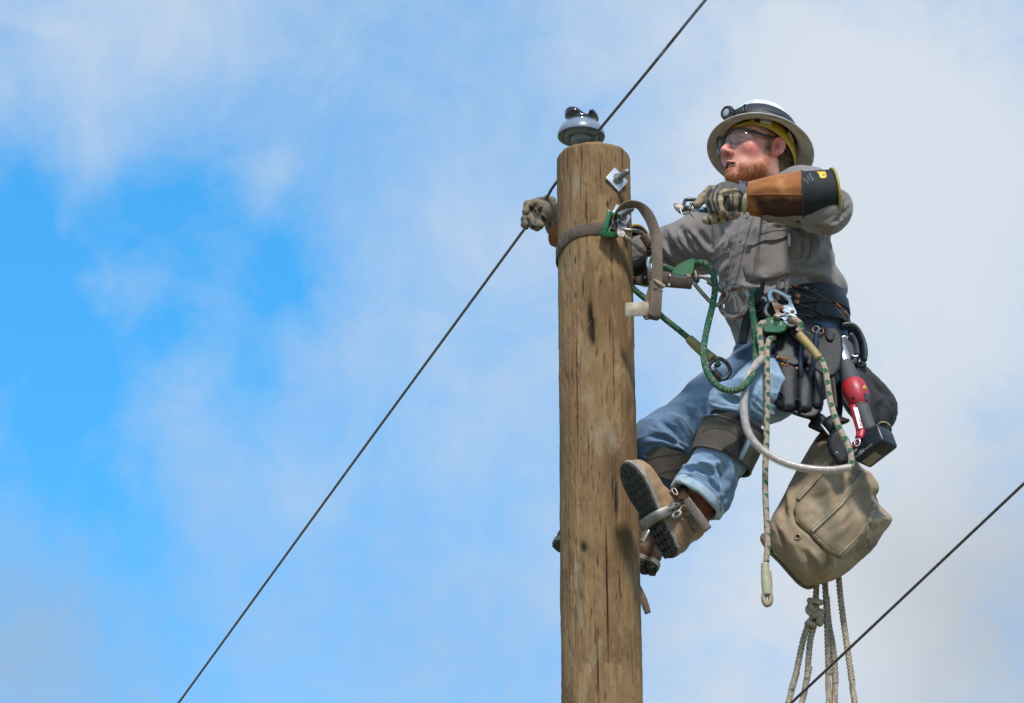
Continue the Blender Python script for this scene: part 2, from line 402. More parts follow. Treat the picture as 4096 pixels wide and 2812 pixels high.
def patch(tree, poly, lift, thick, step=9.0, wob=None, hem=0):
    """sheet of cloth, leather or print laid on a surface: outline in photograph pixels, dropped on the surface"""
    poly = np.asarray(poly, float); pts = []; k = len(poly)
    for i in range(k):
        a, b = poly[i], poly[(i + 1) % k]; n = max(1, int(np.linalg.norm(b - a) / step)); pts += [a + (b - a) * j / n for j in range(n)]
    nb = len(pts); bp = np.array(pts)
    lo, hi = poly.min(0), poly.max(0)
    gx, gy = np.meshgrid(np.arange(lo[0], hi[0], step), np.arange(lo[1], hi[1], step)); g = np.stack([gx.ravel(), gy.ravel()], 1) + .01
    ins = np.zeros(len(g), bool)
    for i in range(nb):
        a, b = bp[i], bp[(i + 1) % nb]
        c = ((a[1] > g[:, 1]) != (b[1] > g[:, 1])) & (g[:, 0] < (b[0] - a[0]) * (g[:, 1] - a[1]) / (b[1] - a[1] + 1e-12) + a[0]); ins ^= c
    dm = np.min(np.linalg.norm(g[:, None] - bp[None], axis=2), axis=1) if len(g) else np.zeros(0)
    g = g[ins & (dm > step * .45)]
    allp = np.concatenate([bp, g]) if len(g) else bp
    res = delaunay_2d_cdt([Vector(p) for p in allp], [], [list(range(nb))], 1, 1e-4)
    vs = np.array([v[:] for v in res[0]]); fs = [tuple(f) for f in res[2]]
    W = np.zeros((len(vs), 3)); Nn = np.zeros((len(vs), 3)); ok = np.zeros(len(vs), bool)
    for i, (u, v) in enumerate(vs):
        p, n = hit(tree, u, v)
        if p is not None: W[i] = p; Nn[i] = n; ok[i] = True
    if not ok.any(): raise RuntimeError('patch misses its surface')
    for i in np.nonzero(~ok)[0]:
        j = np.argmin(np.where(ok, np.sum((vs - vs[i]) ** 2, 1), 1e18)); W[i] = P(vs[i][0], vs[i][1], W[j][1]); Nn[i] = Nn[j]
    adj = [[] for _ in vs]
    for f in fs:
        for a in range(3): adj[f[a]].append(f[(a + 1) % 3]); adj[f[a]].append(f[(a + 2) % 3])
    for _ in range(3): Nn = np.array([Nn[i] + sum(Nn[j] for j in adj[i]) for i in range(len(vs))]); Nn /= np.linalg.norm(Nn, axis=1)[:, None] + 1e-9
    lf = np.full(len(vs), lift)
    if wob is not None: lf = lf + wob(vs)
    top = W + Nn * lf[:, None]; bot = W + Nn * (lf - thick)[:, None]; n = len(vs)
    from collections import Counter
    ed = Counter()
    F = []
    for f in fs:
        a, b, c = f; nn = np.cross(top[b] - top[a], top[c] - top[a])
        if nn @ Nn[a] < 0: f = (a, c, b)
        F.append(f); F.append((f[0] + n, f[2] + n, f[1] + n))
        for k2 in range(3): ed[(f[k2], f[(k2 + 1) % 3])] += 1
    for (a, b) in list(ed):
        if (b, a) not in ed: F.append((b, a, a + n, b + n))
    return np.concatenate([top, bot]), F
def onsurf(tree, pts, lift, k=None):
    out = []; nn = []
    for p in pts:
        u, v = (p[0], p[1]) if k is None else q2(k, p[0], p[1]); a, n = hit(tree, u, v)
        if a is None: continue
        out.append(a + n * lift); nn.append(n)
    return np.array(out), np.array(nn)
def qpoly(k, pts): return [q2(k, *p) for p in pts]
def dens(pts, n=8):
    p = np.asarray(pts, float); out = []
    for i in range(len(p) - 1): out += [p[i] + (p[i + 1] - p[i]) * j / n for j in range(n)]
    return np.array(out + [p[-1]])

def paint(V, F, col, areas):
    """dyed panels of a garment: areas are (outline px, colour); only the side towards the photograph is dyed so"""
    N = vnormals(V, F); vw = CAM - V; fac = np.sum(N * vw, 1) > -.05 * np.linalg.norm(vw, axis=1); uv = proj(V); C = np.array(col, float)
    for poly, c in areas:
        poly = np.asarray(poly, float); ins = np.zeros(len(V), bool)
        for i in range(len(poly)):
            a, b = poly[i], poly[(i + 1) % len(poly)]
            ins ^= ((a[1] > uv[:, 1]) != (b[1] > uv[:, 1])) & (uv[:, 0] < (b[0] - a[0]) * (uv[:, 1] - a[1]) / (b[1] - a[1] + 1e-12) + a[0])
        C[ins & fac] = c
    return C
def band(k, pts, w):
    """outline of a traced stroke of width w (zoom units)"""
    p = np.asarray(pts, float); t = np.gradient(p, axis=0); t /= np.linalg.norm(t, axis=1)[:, None]; n = np.stack([-t[:, 1], t[:, 0]], 1) * w / 2
    return qpoly(k, list(p + n) + list((p - n)[::-1]))
def poly_sd(uv, poly):
    poly = np.asarray(poly, float); best = np.full(len(uv), 1e9); ins = np.zeros(len(uv), bool)
    for i in range(len(poly)):
        a, b = poly[i], poly[(i + 1) % len(poly)]; ba = b - a; t = np.clip((uv - a) @ ba / (ba @ ba + 1e-9), 0, 1)
        best = np.minimum(best, np.linalg.norm(uv - a - t[:, None] * ba, axis=1))
        ins ^= ((a[1] > uv[:, 1]) != (b[1] > uv[:, 1])) & (uv[:, 0] < (b[0] - a[0]) * (uv[:, 1] - a[1]) / (b[1] - a[1] + 1e-12) + a[0])
    return np.where(ins, -best, best)
def rounded(poly, it=2):
    p = np.asarray(poly, float)
    for _ in range(it): q = np.roll(p, -1, 0); p = np.stack([.75 * p + .25 * q, .25 * p + .75 * q], 1).reshape(-1, 2)
    return p
def pillow(poly, y0, D, w, h=.004, gu=0.0, gv=0.0, back=None, noise_=0.0, nscale=20, seed=1, rnd=1, mn=.0015):
    """stuffed or moulded solid: outline in photograph pixels, half depth D in metres reached w pixels inside the edge; gu, gv tilt it in depth"""
    poly = rounded(poly, rnd); c = poly.mean(0); back = D if back is None else back
    def f(p):
        uv = proj(p); s = -poly_sd(uv, poly); t = np.clip(s / w, 0, 1); k = np.sqrt(1 - (1 - t) ** 2)
        dy = p[:, 1] - (y0 + gu * (uv[:, 0] - c[0]) * PXM + gv * (uv[:, 1] - c[1]) * PXM)
        T = np.where(dy < 0, D, back) * k + mn
        d = np.where(s > 0, np.abs(dy) - T, np.hypot(s * PXM, np.maximum(np.abs(dy) - mn, 0)))
        if noise_: d = d + noise_ * fbm(p * nscale, 3, seed)
        return d * .6
    pts = np.array([P(a[0], a[1], y0 + gu * (a[0] - c[0]) * PXM + gv * (a[1] - c[1]) * PXM + e) for a in poly for e in (-D, back)])
    return surface(f, pts.min(0) - .012, pts.max(0) + .012, h)
def trace(k, pts): return [q2(k, *p) for p in pts]

def text_on(tree, s, k, x, y, ex, size, lift=.0009, shear=0.0, align='LEFT'):
    """lettering printed on a surface: baseline start and direction in zoom units, letter height size"""
    c = bpy.data.curves.new('lettering', 'FONT'); c.body = s; c.align_x = align; c.shear = shear; c.resolution_u = 3; o = bpy.data.objects.new('lettering', c); COL.objects.link(o)
    dg = bpy.context.evaluated_depsgraph_get(); me = o.evaluated_get(dg).to_mesh()
    vs = np.array([v.co[:2] for v in me.vertices]); fs = [tuple(p.vertices) for p in me.polygons]; o.evaluated_get(dg).to_mesh_clear(); bpy.data.objects.remove(o); bpy.data.curves.remove(c)
    ex = np.asarray(ex, float); ex = ex / np.linalg.norm(ex); ey = np.array([ex[1], -ex[0]]); sc = size / .7; V = []
    last = None
    for a in vs:
        u, v = q2(k, *(np.array([x, y]) + (a[0] * ex + a[1] * ey) * sc)); h, n = hit(tree, u, v)
        if h is None: h = P(u, v, last) if last is not None else P(u, v, -.2); n = -FWD
        last = h[1]; V.append(h + n * lift)
    V = np.array(V); F = []
    for f in fs:
        nn = np.cross(V[f[1]] - V[f[0]], V[f[2]] - V[f[0]]); F.append(f if nn @ (CAM - V[f[0]]) > 0 else f[::-1])
    return V, F

# ------------------------------------------------------------------ materials
def mat(name, c1, c2=None, scale=20, rough=.7, metal=0.0, bump=.0, bscale=120, stretch=(1, 1, 1), c3=None, pos=(.35, .65), attr=None, spec=.5, coat=0.0, rvar=.12, weave=0, detail=6, sheen=0, sss=0, dist=0, crease=0, cscale=40):
    m = bpy.data.materials.new(name); m.use_nodes = True; nt = m.node_tree; N = nt.nodes; L = nt.links
    b = N['Principled BSDF']; tc = N.new('ShaderNodeTexCoord'); mp = N.new('ShaderNodeMapping'); mp.inputs['Scale'].default_value = stretch
    L.new(tc.outputs['Object'], mp.inputs[0])
    n1 = N.new('ShaderNodeTexNoise'); n1.inputs['Scale'].default_value = scale; n1.inputs['Detail'].default_value = detail; n1.inputs['Roughness'].default_value = .6; n1.inputs['Distortion'].default_value = dist; L.new(mp.outputs[0], n1.inputs['Vector'])
    r = N.new('ShaderNodeValToRGB'); r.color_ramp.elements[0].position = pos[0]; r.color_ramp.elements[1].position = pos[1]
    c2 = c2 or tuple(x * .75 for x in c1)
    r.color_ramp.elements[0].color = (*c2, 1); r.color_ramp.elements[1].color = (*c1, 1)
    if c3: e = r.color_ramp.elements.new(min(pos[1] + .12, .98)); e.color = (*c3, 1)
    L.new(n1.outputs['Fac'], r.inputs[0]); col = r.outputs[0]
    if attr:
        at = N.new('ShaderNodeAttribute'); at.attribute_name = attr; mx = N.new('ShaderNodeMix'); mx.data_type = 'RGBA'; mx.blend_type = 'MULTIPLY'; mx.inputs[0].default_value = 1.0
        L.new(col, mx.inputs[6]); L.new(at.outputs['Color'], mx.inputs[7]); col = mx.outputs[2]
    L.new(col, b.inputs['Base Color'])
    rm = N.new('ShaderNodeMapRange'); rm.inputs[3].default_value = max(0.02, rough - rvar); rm.inputs[4].default_value = min(1, rough + rvar); L.new(n1.outputs['Fac'], rm.inputs[0]); L.new(rm.outputs[0], b.inputs['Roughness'])
    b.inputs['Metallic'].default_value = metal; b.inputs['Specular IOR Level'].default_value = spec; b.inputs['Coat Weight'].default_value = coat
    if sheen: b.inputs['Sheen Weight'].default_value = sheen
    if sss: b.inputs['Subsurface Weight'].default_value = sss; b.inputs['Subsurface Radius'].default_value = (.012, .004, .002); b.inputs['Subsurface Scale'].default_value = .4
    if bump > 0:
        n2 = N.new('ShaderNodeTexNoise'); n2.inputs['Scale'].default_value = bscale; n2.inputs['Detail'].default_value = 5; L.new(mp.outputs[0], n2.inputs['Vector'])
        bp = N.new('ShaderNodeBump'); bp.inputs['Strength'].default_value = bump; bp.inputs['Distance'].default_value = .002; h = n2.outputs['Fac']
        if weave and False:
            wv = N.new('ShaderNodeTexWave'); wv.inputs['Scale'].default_value = weave; wv.bands_direction = 'DIAGONAL'; wv.inputs['Distortion'].default_value = .6; L.new(tc.outputs['Object'], wv.inputs['Vector'])
            ad = N.new('ShaderNodeMath'); ad.operation = 'ADD'; L.new(h, ad.inputs[0]); L.new(wv.outputs['Fac'], ad.inputs[1]); h = ad.outputs[0]
        L.new(h, bp.inputs['Height'])
        if crease:
            n5 = N.new('ShaderNodeTexNoise'); n5.inputs['Scale'].default_value = cscale; n5.inputs['Detail'].default_value = 3; n5.inputs['Distortion'].default_value = 1.2; L.new(tc.outputs['Object'], n5.inputs['Vector'])
            m1 = N.new('ShaderNodeMath'); m1.operation = 'SUBTRACT'; m1.inputs[1].default_value = .5; L.new(n5.outputs['Fac'], m1.inputs[0]); m2 = N.new('ShaderNodeMath'); m2.operation = 'ABSOLUTE'; L.new(m1.outputs[0], m2.inputs[0]); m3 = N.new('ShaderNodeMath'); m3.operation = 'POWER'; m3.inputs[1].default_value = .6; L.new(m2.outputs[0], m3.inputs[0])
            b2 = N.new('ShaderNodeBump'); b2.inputs['Strength'].default_value = crease; b2.inputs['Distance'].default_value = .006; L.new(m3.outputs[0], b2.inputs['Height']); L.new(b2.outputs[0], bp.inputs['Normal'])
        L.new(bp.outputs[0], b.inputs['Normal'])
    return m
# ------------------------------------------------------------------ ground
def ring_sheet(rmax, n=64, rings=(0, 3, 8, 20, 60, 200, 800, 3000, 9000)):
    V = [(0, 0, 0)]; F = []
    for r in rings[1:]:
        for j in range(n): a = j / n * 2 * math.pi; V.append((r * math.cos(a), r * math.sin(a), 0))
    for j in range(n): F.append((0, 1 + j, 1 + (j + 1) % n))
    for k in range(len(rings) - 2):
        for j in range(n): a = 1 + k * n + j; b = 1 + k * n + (j + 1) % n; F.append((a, a + n, b + n, b))
    return np.array(V, float), F
g = mk('ground', *ring_sheet(9000), mat('dry_grass', (.24, .215, .14), (.13, .13, .06), scale=.8, rough=.95, bump=.4, bscale=14, c3=(.32, .28, .20)), origin=(0, 0, 0)); tag(g, kind='structure')

# ------------------------------------------------------------------ wooden pole
PT = P(2374, 626, 0.0); PB = P(2408, 2812, 0.0)
RT = 145.0 * np.linalg.norm(PT - CAM) / FPX; RB = 163.0 * np.linalg.norm(PB - CAM) / FPX
ZT = PT[2]
def pole_axis(z): t = (ZT - z) / (ZT - PB[2]); return PT + (PB - PT) * np.asarray(t)[..., None]
def pole_r(z): t = (ZT - z) / (ZT - PB[2]); return RT + (RB - RT) * t
def wood_mat():
    m = bpy.data.materials.new('weathered_pine'); m.use_nodes = True; nt = m.node_tree; N = nt.nodes; L = nt.links; b = N['Principled BSDF']
    tc = N.new('ShaderNodeTexCoord')
    def ns(sc, st, det=7, ro=.6, di=0):
        mp = N.new('ShaderNodeMapping'); mp.inputs['Scale'].default_value = st; L.new(tc.outputs['Object'], mp.inputs[0])
        n = N.new('ShaderNodeTexNoise'); n.inputs['Scale'].default_value = sc; n.inputs['Detail'].default_value = det; n.inputs['Roughness'].default_value = ro; n.inputs['Distortion'].default_value = di; L.new(mp.outputs[0], n.inputs['Vector']); return n.outputs['Fac']
    def ramp(f, *st):
        r = N.new('ShaderNodeValToRGB'); e = r.color_ramp.elements
        for i, (p, c) in enumerate(st):
            x = e[i] if i < 2 else e.new(p); x.position = p; x.color = (*c, 1)
        L.new(f, r.inputs[0]); return r.outputs[0]
    def mixc(f, a, c, bt='MIX'):
        x = N.new('ShaderNodeMix'); x.data_type = 'RGBA'; x.blend_type = bt
        if isinstance(f, float): x.inputs[0].default_value = f
        else: L.new(f, x.inputs[0])
        L.new(a, x.inputs[6])
        if isinstance(c, tuple): x.inputs[7].default_value = (*c, 1)
        else: L.new(c, x.inputs[7])
        return x.outputs[2]
    big = ns(5.5, (1, 1, .55), 6, .62, .4); grain = ns(85, (1, 1, .09), 7, .68); pale = ns(13, (1, 1, .3), 8, .62, .6); fine = ns(210, (1, 1, .08), 4)
    col = ramp(big, (.30, (.125, .069, .031)), (.45, (.190, .112, .051)), (.58, (.258, .160, .076)), (.72, (.205, .132, .068)))
    g = ramp(grain, (.34, (.62, .58, .55)), (.6, (1.05, 1.03, 1.0)))
    col = mixc(.5, col, g, 'MULTIPLY')
    pl = ramp(pale, (.56, (0, 0, 0)), (.70, (.75, .75, .75))); col = mixc(pl, col, (.32, .25, .16))
    dk = ns(6, (1, 1, .22), 7, .7, .5); dr = ramp(dk, (.62, (0, 0, 0)), (.82, (.5, .5, .5))); col = mixc(dr, col, (.075, .036, .017))
    at = N.new('ShaderNodeAttribute'); at.attribute_name = 'dark'; col = mixc(at.outputs['Fac'], col, (.028, .017, .010))
    at2 = N.new('ShaderNodeAttribute'); at2.attribute_name = 'bare'; col = mixc(at2.outputs['Fac'], col, (.40, .26, .125))
    L.new(col, b.inputs['Base Color']); b.inputs['Roughness'].default_value = .82; b.inputs['Specular IOR Level'].default_value = .25
    bp = N.new('ShaderNodeBump'); bp.inputs['Strength'].default_value = .8; bp.inputs['Distance'].default_value = .004
    s = N.new('ShaderNodeMath'); s.operation = 'ADD'; L.new(grain, s.inputs[0]); L.new(fine, s.inputs[1]); L.new(s.outputs[0], bp.inputs['Height']); L.new(bp.outputs[0], b.inputs['Normal'])
    return m
def build_pole():
    seg = 360; zb = PB[2] - .25
    zs = np.concatenate([[0.0, zb * .5], np.linspace(zb, ZT - .012, 560)])
    th = np.arange(seg) / seg * 2 * np.pi
    T, Zz = np.meshgrid(th, zs); T = T.ravel(); Zz = Zz.ravel()
    ax = pole_axis(Zz); r = pole_r(Zz)
    cyl = np.stack([np.cos(T), np.sin(T)], 1)
    p3 = np.stack([cyl[:, 0] * .11, cyl[:, 1] * .11, Zz], 1)
    r = r * (1 + .008 * fbm(p3 * [9, 9, 2.2], 3, 5))
    r += .0012 * fbm(p3 * [90, 90, 9], 3, 11) + .0006 * fbm(p3 * [260, 260, 60], 2, 12)
    flakes = fbm(p3 * [42, 42, 11], 3, 31); r += -.0016 * sstep(.22, .34, flakes) * .8
    dark = np.zeros(len(r)); bare = .3 * sstep(.2, .45, flakes) * (fbm(p3 * 6, 2, 77) > 0)
    # checks, gaff cuts and knots: (px u, px v, half length px, half width px, depth m)
    cuts = [(2495, 720, 160, 2.6, .009), (2306, 1560, 260, 2.4, .008), (2524, 1950, 300, 2.4, .008), (2428, 2380, 280, 2.6, .009), (2345, 900, 120, 2.2, .006), (2275, 2250, 240, 2.4, .007), (2455, 1480, 180, 2.2, .007), (2390, 2700, 160, 2.2, .007), (2491, 640, 70, 3.0, .006), (2268, 640, 45, 2.2, .004), (2325, 640, 70, 2.2, .003), (2362, 1320, 80, 15, .014), (2356, 1270, 50, 10, .010), (2370, 1360, 40, 9, .008), (2468, 2010, 95, 8, .010), (2452, 1960, 60, 5, .006),
            (2330, 1160, 45, 3.5, .004), (2450, 1120, 22, 3.5, .004), (2300, 1050, 18, 4, .004), (2432, 832, 14, 6, .004), (2400, 700, 55, 1.8, .003), (2510, 1500, 120, 1.8, .003), (2290, 1500, 120, 2.0, .003), (2332, 2200, 24, 16, .005),
            (2320, 760, 60, 2, .003), (2440, 1330, 45, 3, .003), (2320, 1450, 60, 2.5, .003), (2480, 2350, 60, 3, .004), (2380, 2560, 70, 2.5, .003), (2300, 2420, 80, 2.5, .003), (2530, 2650, 90, 2.2, .003), (2400, 2100, 45, 2.2, .003), (2352, 1800, 60, 2.2, .003)]
    for _ in range(240):
        cuts.append((RNG.uniform(2235, 2570), RNG.uniform(600, 2812), RNG.uniform(6, 30), RNG.uniform(1.2, 3.0), RNG.uniform(.0012, .0032)))
    for u, v, hl, hw, dp in cuts:
        zc = P(u, v, -.08)[2]; a = pole_axis(np.array([zc]))[0]; rr = float(pole_r(zc)); xo = P(u, v, -.08)[0] - a[0]
        if abs(xo) > rr * .97: continue
        t0 = math.atan2(-math.sqrt(max(rr * rr - xo * xo, 0)), xo); dth = (T - t0 + np.pi) % (2 * np.pi) - np.pi
        wig = .25 * hw * vnoise(np.stack([Zz * 60, Zz * 0 + u, Zz * 0], 1), 3) * PXM
        dd = ((dth * rr - wig) / (hw * PXM)) ** 2 + ((Zz - zc) / (hl * PXM * 1.1)) ** 2
        k = np.exp(-dd * 1.2); r -= dp * k; dark = np.maximum(dark, np.clip(k * 1.3 * min(1, dp / .004), 0, 1))
    for u, v, a_, b_, s in [(2362, 1300, 26, 130, .5), (2370, 1180, 60, 150, .2), (2440, 1980, 40, 260, .38), (2360, 2205, 50, 60, .35), (2300, 2480, 30, 160, .2), (2500, 2150, 40, 140, .25)]:
        zc = P(u, v, -.1)[2]; xo = P(u, v, -.1)[0]; x = ax[:, 0] + r * cyl[:, 0]; f = (cyl[:, 1] < 0)
        k = np.exp(-((x - xo) / (a_ * PXM)) ** 2 - ((Zz - zc) / (b_ * PXM)) ** 2) * (.6 + .6 * fbm(p3 * [40, 40, 9], 3, 4)); dark = np.maximum(dark, np.clip(k * s * 1.5, 0, 1) * f)
    V = ax + np.stack([r * cyl[:, 0], r * cyl[:, 1], np.zeros(len(r))], 1); m = len(zs); F = []
    idx = np.arange(m * seg).reshape(m, seg)
    F = np.stack([idx[:-1], np.roll(idx[:-1], -1, 1), np.roll(idx[1:], -1, 1), idx[1:]], -1).reshape(-1, 4)
    # cut top: rounded edge then flat end grain
    V = list(V); F = [tuple(f) for f in F]; dark = list(dark); bare = list(bare); prev = list(idx[-1])
    for k, (sc, dz) in enumerate([(.985, -.008), (.955, -.003), (.90, .0), (.6, .0), (.25, .0)]):
        cur = []
        for j in range(seg):
            a = PT; x = np.array([math.cos(th[j]), math.sin(th[j]), 0]); jag = .0012 * math.sin(7 * th[j]) + .0008 * math.sin(17 * th[j] + 1)
            V.append(a + x * RT * sc + np.array([0, 0, dz + (jag if k < 3 else 0)])); cur.append(len(V) - 1); dark.append(.25 if k < 3 else .1); bare.append(.2)
        for j in range(seg): F.append((prev[j], prev[(j + 1) % seg], cur[(j + 1) % seg], cur[j]))
        prev = cur
    F.append(tuple(prev))
    o = mk('utility_pole', np.array(V), F, wood_mat(), attrs={'dark': dark, 'bare': bare}, sharp=50)
    return tag(o, 'round weathered brown wooden utility pole with knots and gaff cuts', 'utility pole'), (np.array(V), F)
pole, POLE_G = build_pole()
POLE_T = bvh(*POLE_G)

# ------------------------------------------------------------------ shared metals and leathers
M_GALV = mat('galvanised_steel', (.62, .64, .66), (.40, .42, .44), scale=60, rough=.38, metal=.85, bump=.15, bscale=300)
M_BOLT = mat('dull_galvanised_thread', (.36, .36, .36), (.20, .20, .20), scale=90, rough=.5, metal=.7)
M_BRIGHT = mat('zinc_plate', (.80, .82, .82), (.62, .65, .67), scale=40, rough=.32, metal=.55)
M_STEEL = mat('worn_forged_steel', (.36, .33, .30), (.17, .13, .105), scale=90, rough=.42, metal=.85, bump=.2, bscale=260, c3=(.5, .48, .45))
M_RUST = mat('rusty_steel', (.40, .37, .34), (.24, .095, .045), scale=38, rough=.5, metal=.6, bump=.25, bscale=240, pos=(.42, .56))
M_ALU = mat('scuffed_aluminium', (.74, .74, .73), (.52, .52, .52), scale=55, rough=.36, metal=.85, bump=.12, bscale=260)
M_DARKMET = mat('dark_steel', (.11, .10, .095), (.05, .045, .042), scale=70, rough=.45, metal=.7)
M_WEB = mat('brown_webbing', (.135, .094, .072), (.075, .052, .040), scale=25, rough=.85, bump=.6, bscale=500, weave=220, c3=(.20, .145, .105))
M_WEBW = mat('worn_webbing', (.20, .145, .105), (.105, .072, .050), scale=22, rough=.85, bump=.5, bscale=420, c3=(.31, .25, .19), stretch=(1, 1, .4))
M_WIRE = mat('stranded_conductor', (.155, .13, .125), (.075, .065, .065), scale=80, rough=.5, metal=.6)

# ------------------------------------------------------------------ insulator on its pin, behind the pole top
def build_insulator():
    ctr = P(2325, 552, .135); base = ctr.copy()
    root = empty('pin_insulator', (ctr[0], ctr[1], ctr[2] - .06), 'grey porcelain pin insulator with black saddle top behind the pole top', 'insulator')
    grey = mat('grey_porcelain', (.19, .225, .275), (.16, .19, .24), scale=14, rough=.32, coat=.15, rvar=.05)
    blk = mat('black_glaze', (.012, .011, .012), (.022, .016, .014), scale=20, rough=.10, coat=.7, rvar=.04, bump=.08, bscale=60)
    R0 = .0725
    prof = [(.026, -.020), (.029, -.022), (.031, -.004), (.034, .012), (.041, .012), (.046, -.002), (.049, -.003), (.051, .014), (.056, .020), (.063, .014), (R0 - .004, .004), (R0 - .001, .002), (R0, .006), (R0 - .001, .014), (.067, .028), (.057, .041), (.047, .049), (.040, .052), (.02, .054), (.0, .054)]
    sk = mk('porcelain_skirt', *lathe(prof, 64, ctr, (.02, 0, 1)), grey, root)
    c = ctr + [0, 0, .058]; gd = nz([.25, .97, 0]); B = basis([0, 0, 1], gd)       # groove runs along the wire
    def f(p):
        q = (p - c) @ B
        d = np.sqrt(q[:, 0] ** 2 + q[:, 1] ** 2) - .041; d = smax(d, np.abs(q[:, 2] + .004) - .012, .006)
        d = smin(d, ell(p, c + B @ np.array([0, .014, .016]), (.050, .036, .019), B), .006)
        d = smin(d, ell(p, c + B @ np.array([0, .022, .026]), (.046, .026, .012), B), .008)
        d = smin(d, ell(p, c + B @ np.array([0, -.040, .013]), (.040, .012, .012), B), .010)
        gr = np.sqrt((q[:, 1] + .018) ** 2 + (q[:, 2] - .033) ** 2) - .0175; d = smax(d, -gr, .005)
        nk = np.sqrt((np.hypot(q[:, 0], q[:, 1]) - .050) ** 2 + (q[:, 2] + .0) ** 2) - .008; d = smax(d, -nk, .004)
        return d
    mk('saddle_cap', *surface(f, c - .065, c + .065, .0022), blk, root)
    pin = ctr + [0, 0, -.02]
    mk('pin', *tube([pin + [0, 0, .03], pin + [0, 0, -.16]], .0135, 14), M_GALV, root)
    # flat bracket leg down the back of the pole
    mk('bracket', *strap([pin + [0, 0, -.15], pin + [0.01, -.012, -.24], pin + [0.012, -.012, -.42]], nz([.8, .6, 0]), .045, .008), M_GALV, root)
    return root
build_insulator()

def bolt(u, v, name_label, dirv, washer_rot):
    s, n0 = hit(POLE_T, u, v); a = pole_axis(np.array([s[2]]))[0]; n = nz([s[0] - a[0], s[1] - a[1], 0]); n = nz(np.array(dirv) * .5 + n * .5)
    root = empty('through_bolt', s, name_label, 'bolt', 'through bolts in the pole top')
    B = basis(n, [0, 0, 1]); R2 = B @ rot((0, 0, 1), washer_rot)
    mk('square_washer', *rbox(s + n * .0035, R2, (.029, .029, .0025), .0018), M_BRIGHT, root, sharp=40)
    hexv, hexf = lathe([(0, .0), (.0165, .0), (.0175, .002), (.0175, .011), (.0155, .0135), (0, .0135)], 6, s + n * .006, n)
    mk('nut', hexv, hexf, M_BOLT, root, smooth=False)
    V, F = tube([s + n * .016, s + n * .060], .0088, 14, ds=.0008, lobes=0)
    k = len(V) // 14; sc = 1 + .07 * np.sin(np.arange(k) * .8 * 2 * np.pi / 2.6); ctrs = V[:k * 14].reshape(k, 14, 3); mm = ctrs.mean(1, keepdims=True)
    V[:k * 14] = (mm + (ctrs - mm) * sc[:, None, None]).reshape(-1, 3)
    sh = mk('threaded_shank', V, F, M_BOLT, root)
    mk('rounded_tip', *lathe([(.0085, 0), (.0075, .003), (.0, .0045)], 14, s + n * .0598, n), M_BOLT, root)
    return root
bolt(2464, 721, 'upper galvanised bolt with square washer standing alone on the pole', (.5, -.8, .18), rad(52))
bolt(2478, 868, 'lower galvanised bolt partly hidden behind the green strap buckle', (.5, -.8, .18), rad(60))

# ------------------------------------------------------------------ conductors
def wire(name, pts, r, label):
    V, F, s, t = tube(pts, r, 12, ds=.01, lobes=6, lay=.11, depth=.16, ret=True)
    return tag(mk(name, V, F, M_WIRE), label, 'wire', 'line conductors')
w1 = [P(2838 + 12 * 103, -12 * 127, -5.6), P(2838, -20, -1.02), P(2590, 285, -.35), P(2363, 561, .105), P(2226, 729, .26), P(2190, 785, .31), P(2140, 860, .385), P(2095, 920, .46), P(1400, 1868, 2.5), P(714, 2812, 5.0), P(300, 3380, 6.8), P(-900, 5000, 12.5)]
HAND_WIRE = np.array(w1[4:7])
wire('conductor', w1, .0044, 'long stranded wire running over the pole top through the gripping glove')
w2 = [P(4096 + 1500, 1934 - 1415, -2.6), P(4096, 1934, -1.25), P(3420, 2572, -.45), P(3165, 2812, -.1), P(2800, 3160, .45), P(1400, 4500, 3.0)]
wire('conductor', w2, .0040, 'shorter stranded wire crossing the lower right corner in front of the ropes')
# ================================================================== the lineman
def flat(hv): return np.array(hv, float)
PERSON = empty('person', P(1800 * 1.7633, 2300, 0), 'person in grey work shirt, jeans and white hard hat strapped to the pole', 'person')
J = dict(neck=Q(0, 1772, 432, .0), chest=Q(0, 1752, 560, .0), waist=Q(0, 1772, 690, .0), pelvis=Q(0, 1800, 790, .0),
         shl=Q(0, 1832, 446, -.13), ell=Q(0, 1874, 476, -.37), wrl=Q(0, 1712, 458, -.38),
         shr=Q(0, 1602, 548, .12), elr=Q(0, 1470, 592, .23), wrr=Q(0, 1275, 532, .33),
         hil=Q(0, 1826, 832, -.07), knl=Q(0, 1667, 926, -.22), anl=Q(0, 1563, 1150, -.19),
         hir=Q(0, 1752, 842, .07), knr=Q(0, 1500, 1003, .03), anr=Q(0, 1482, 1216, .13))
TL = nz([.77, -.64, 0]); TF = nz([-.64, -.77, 0])

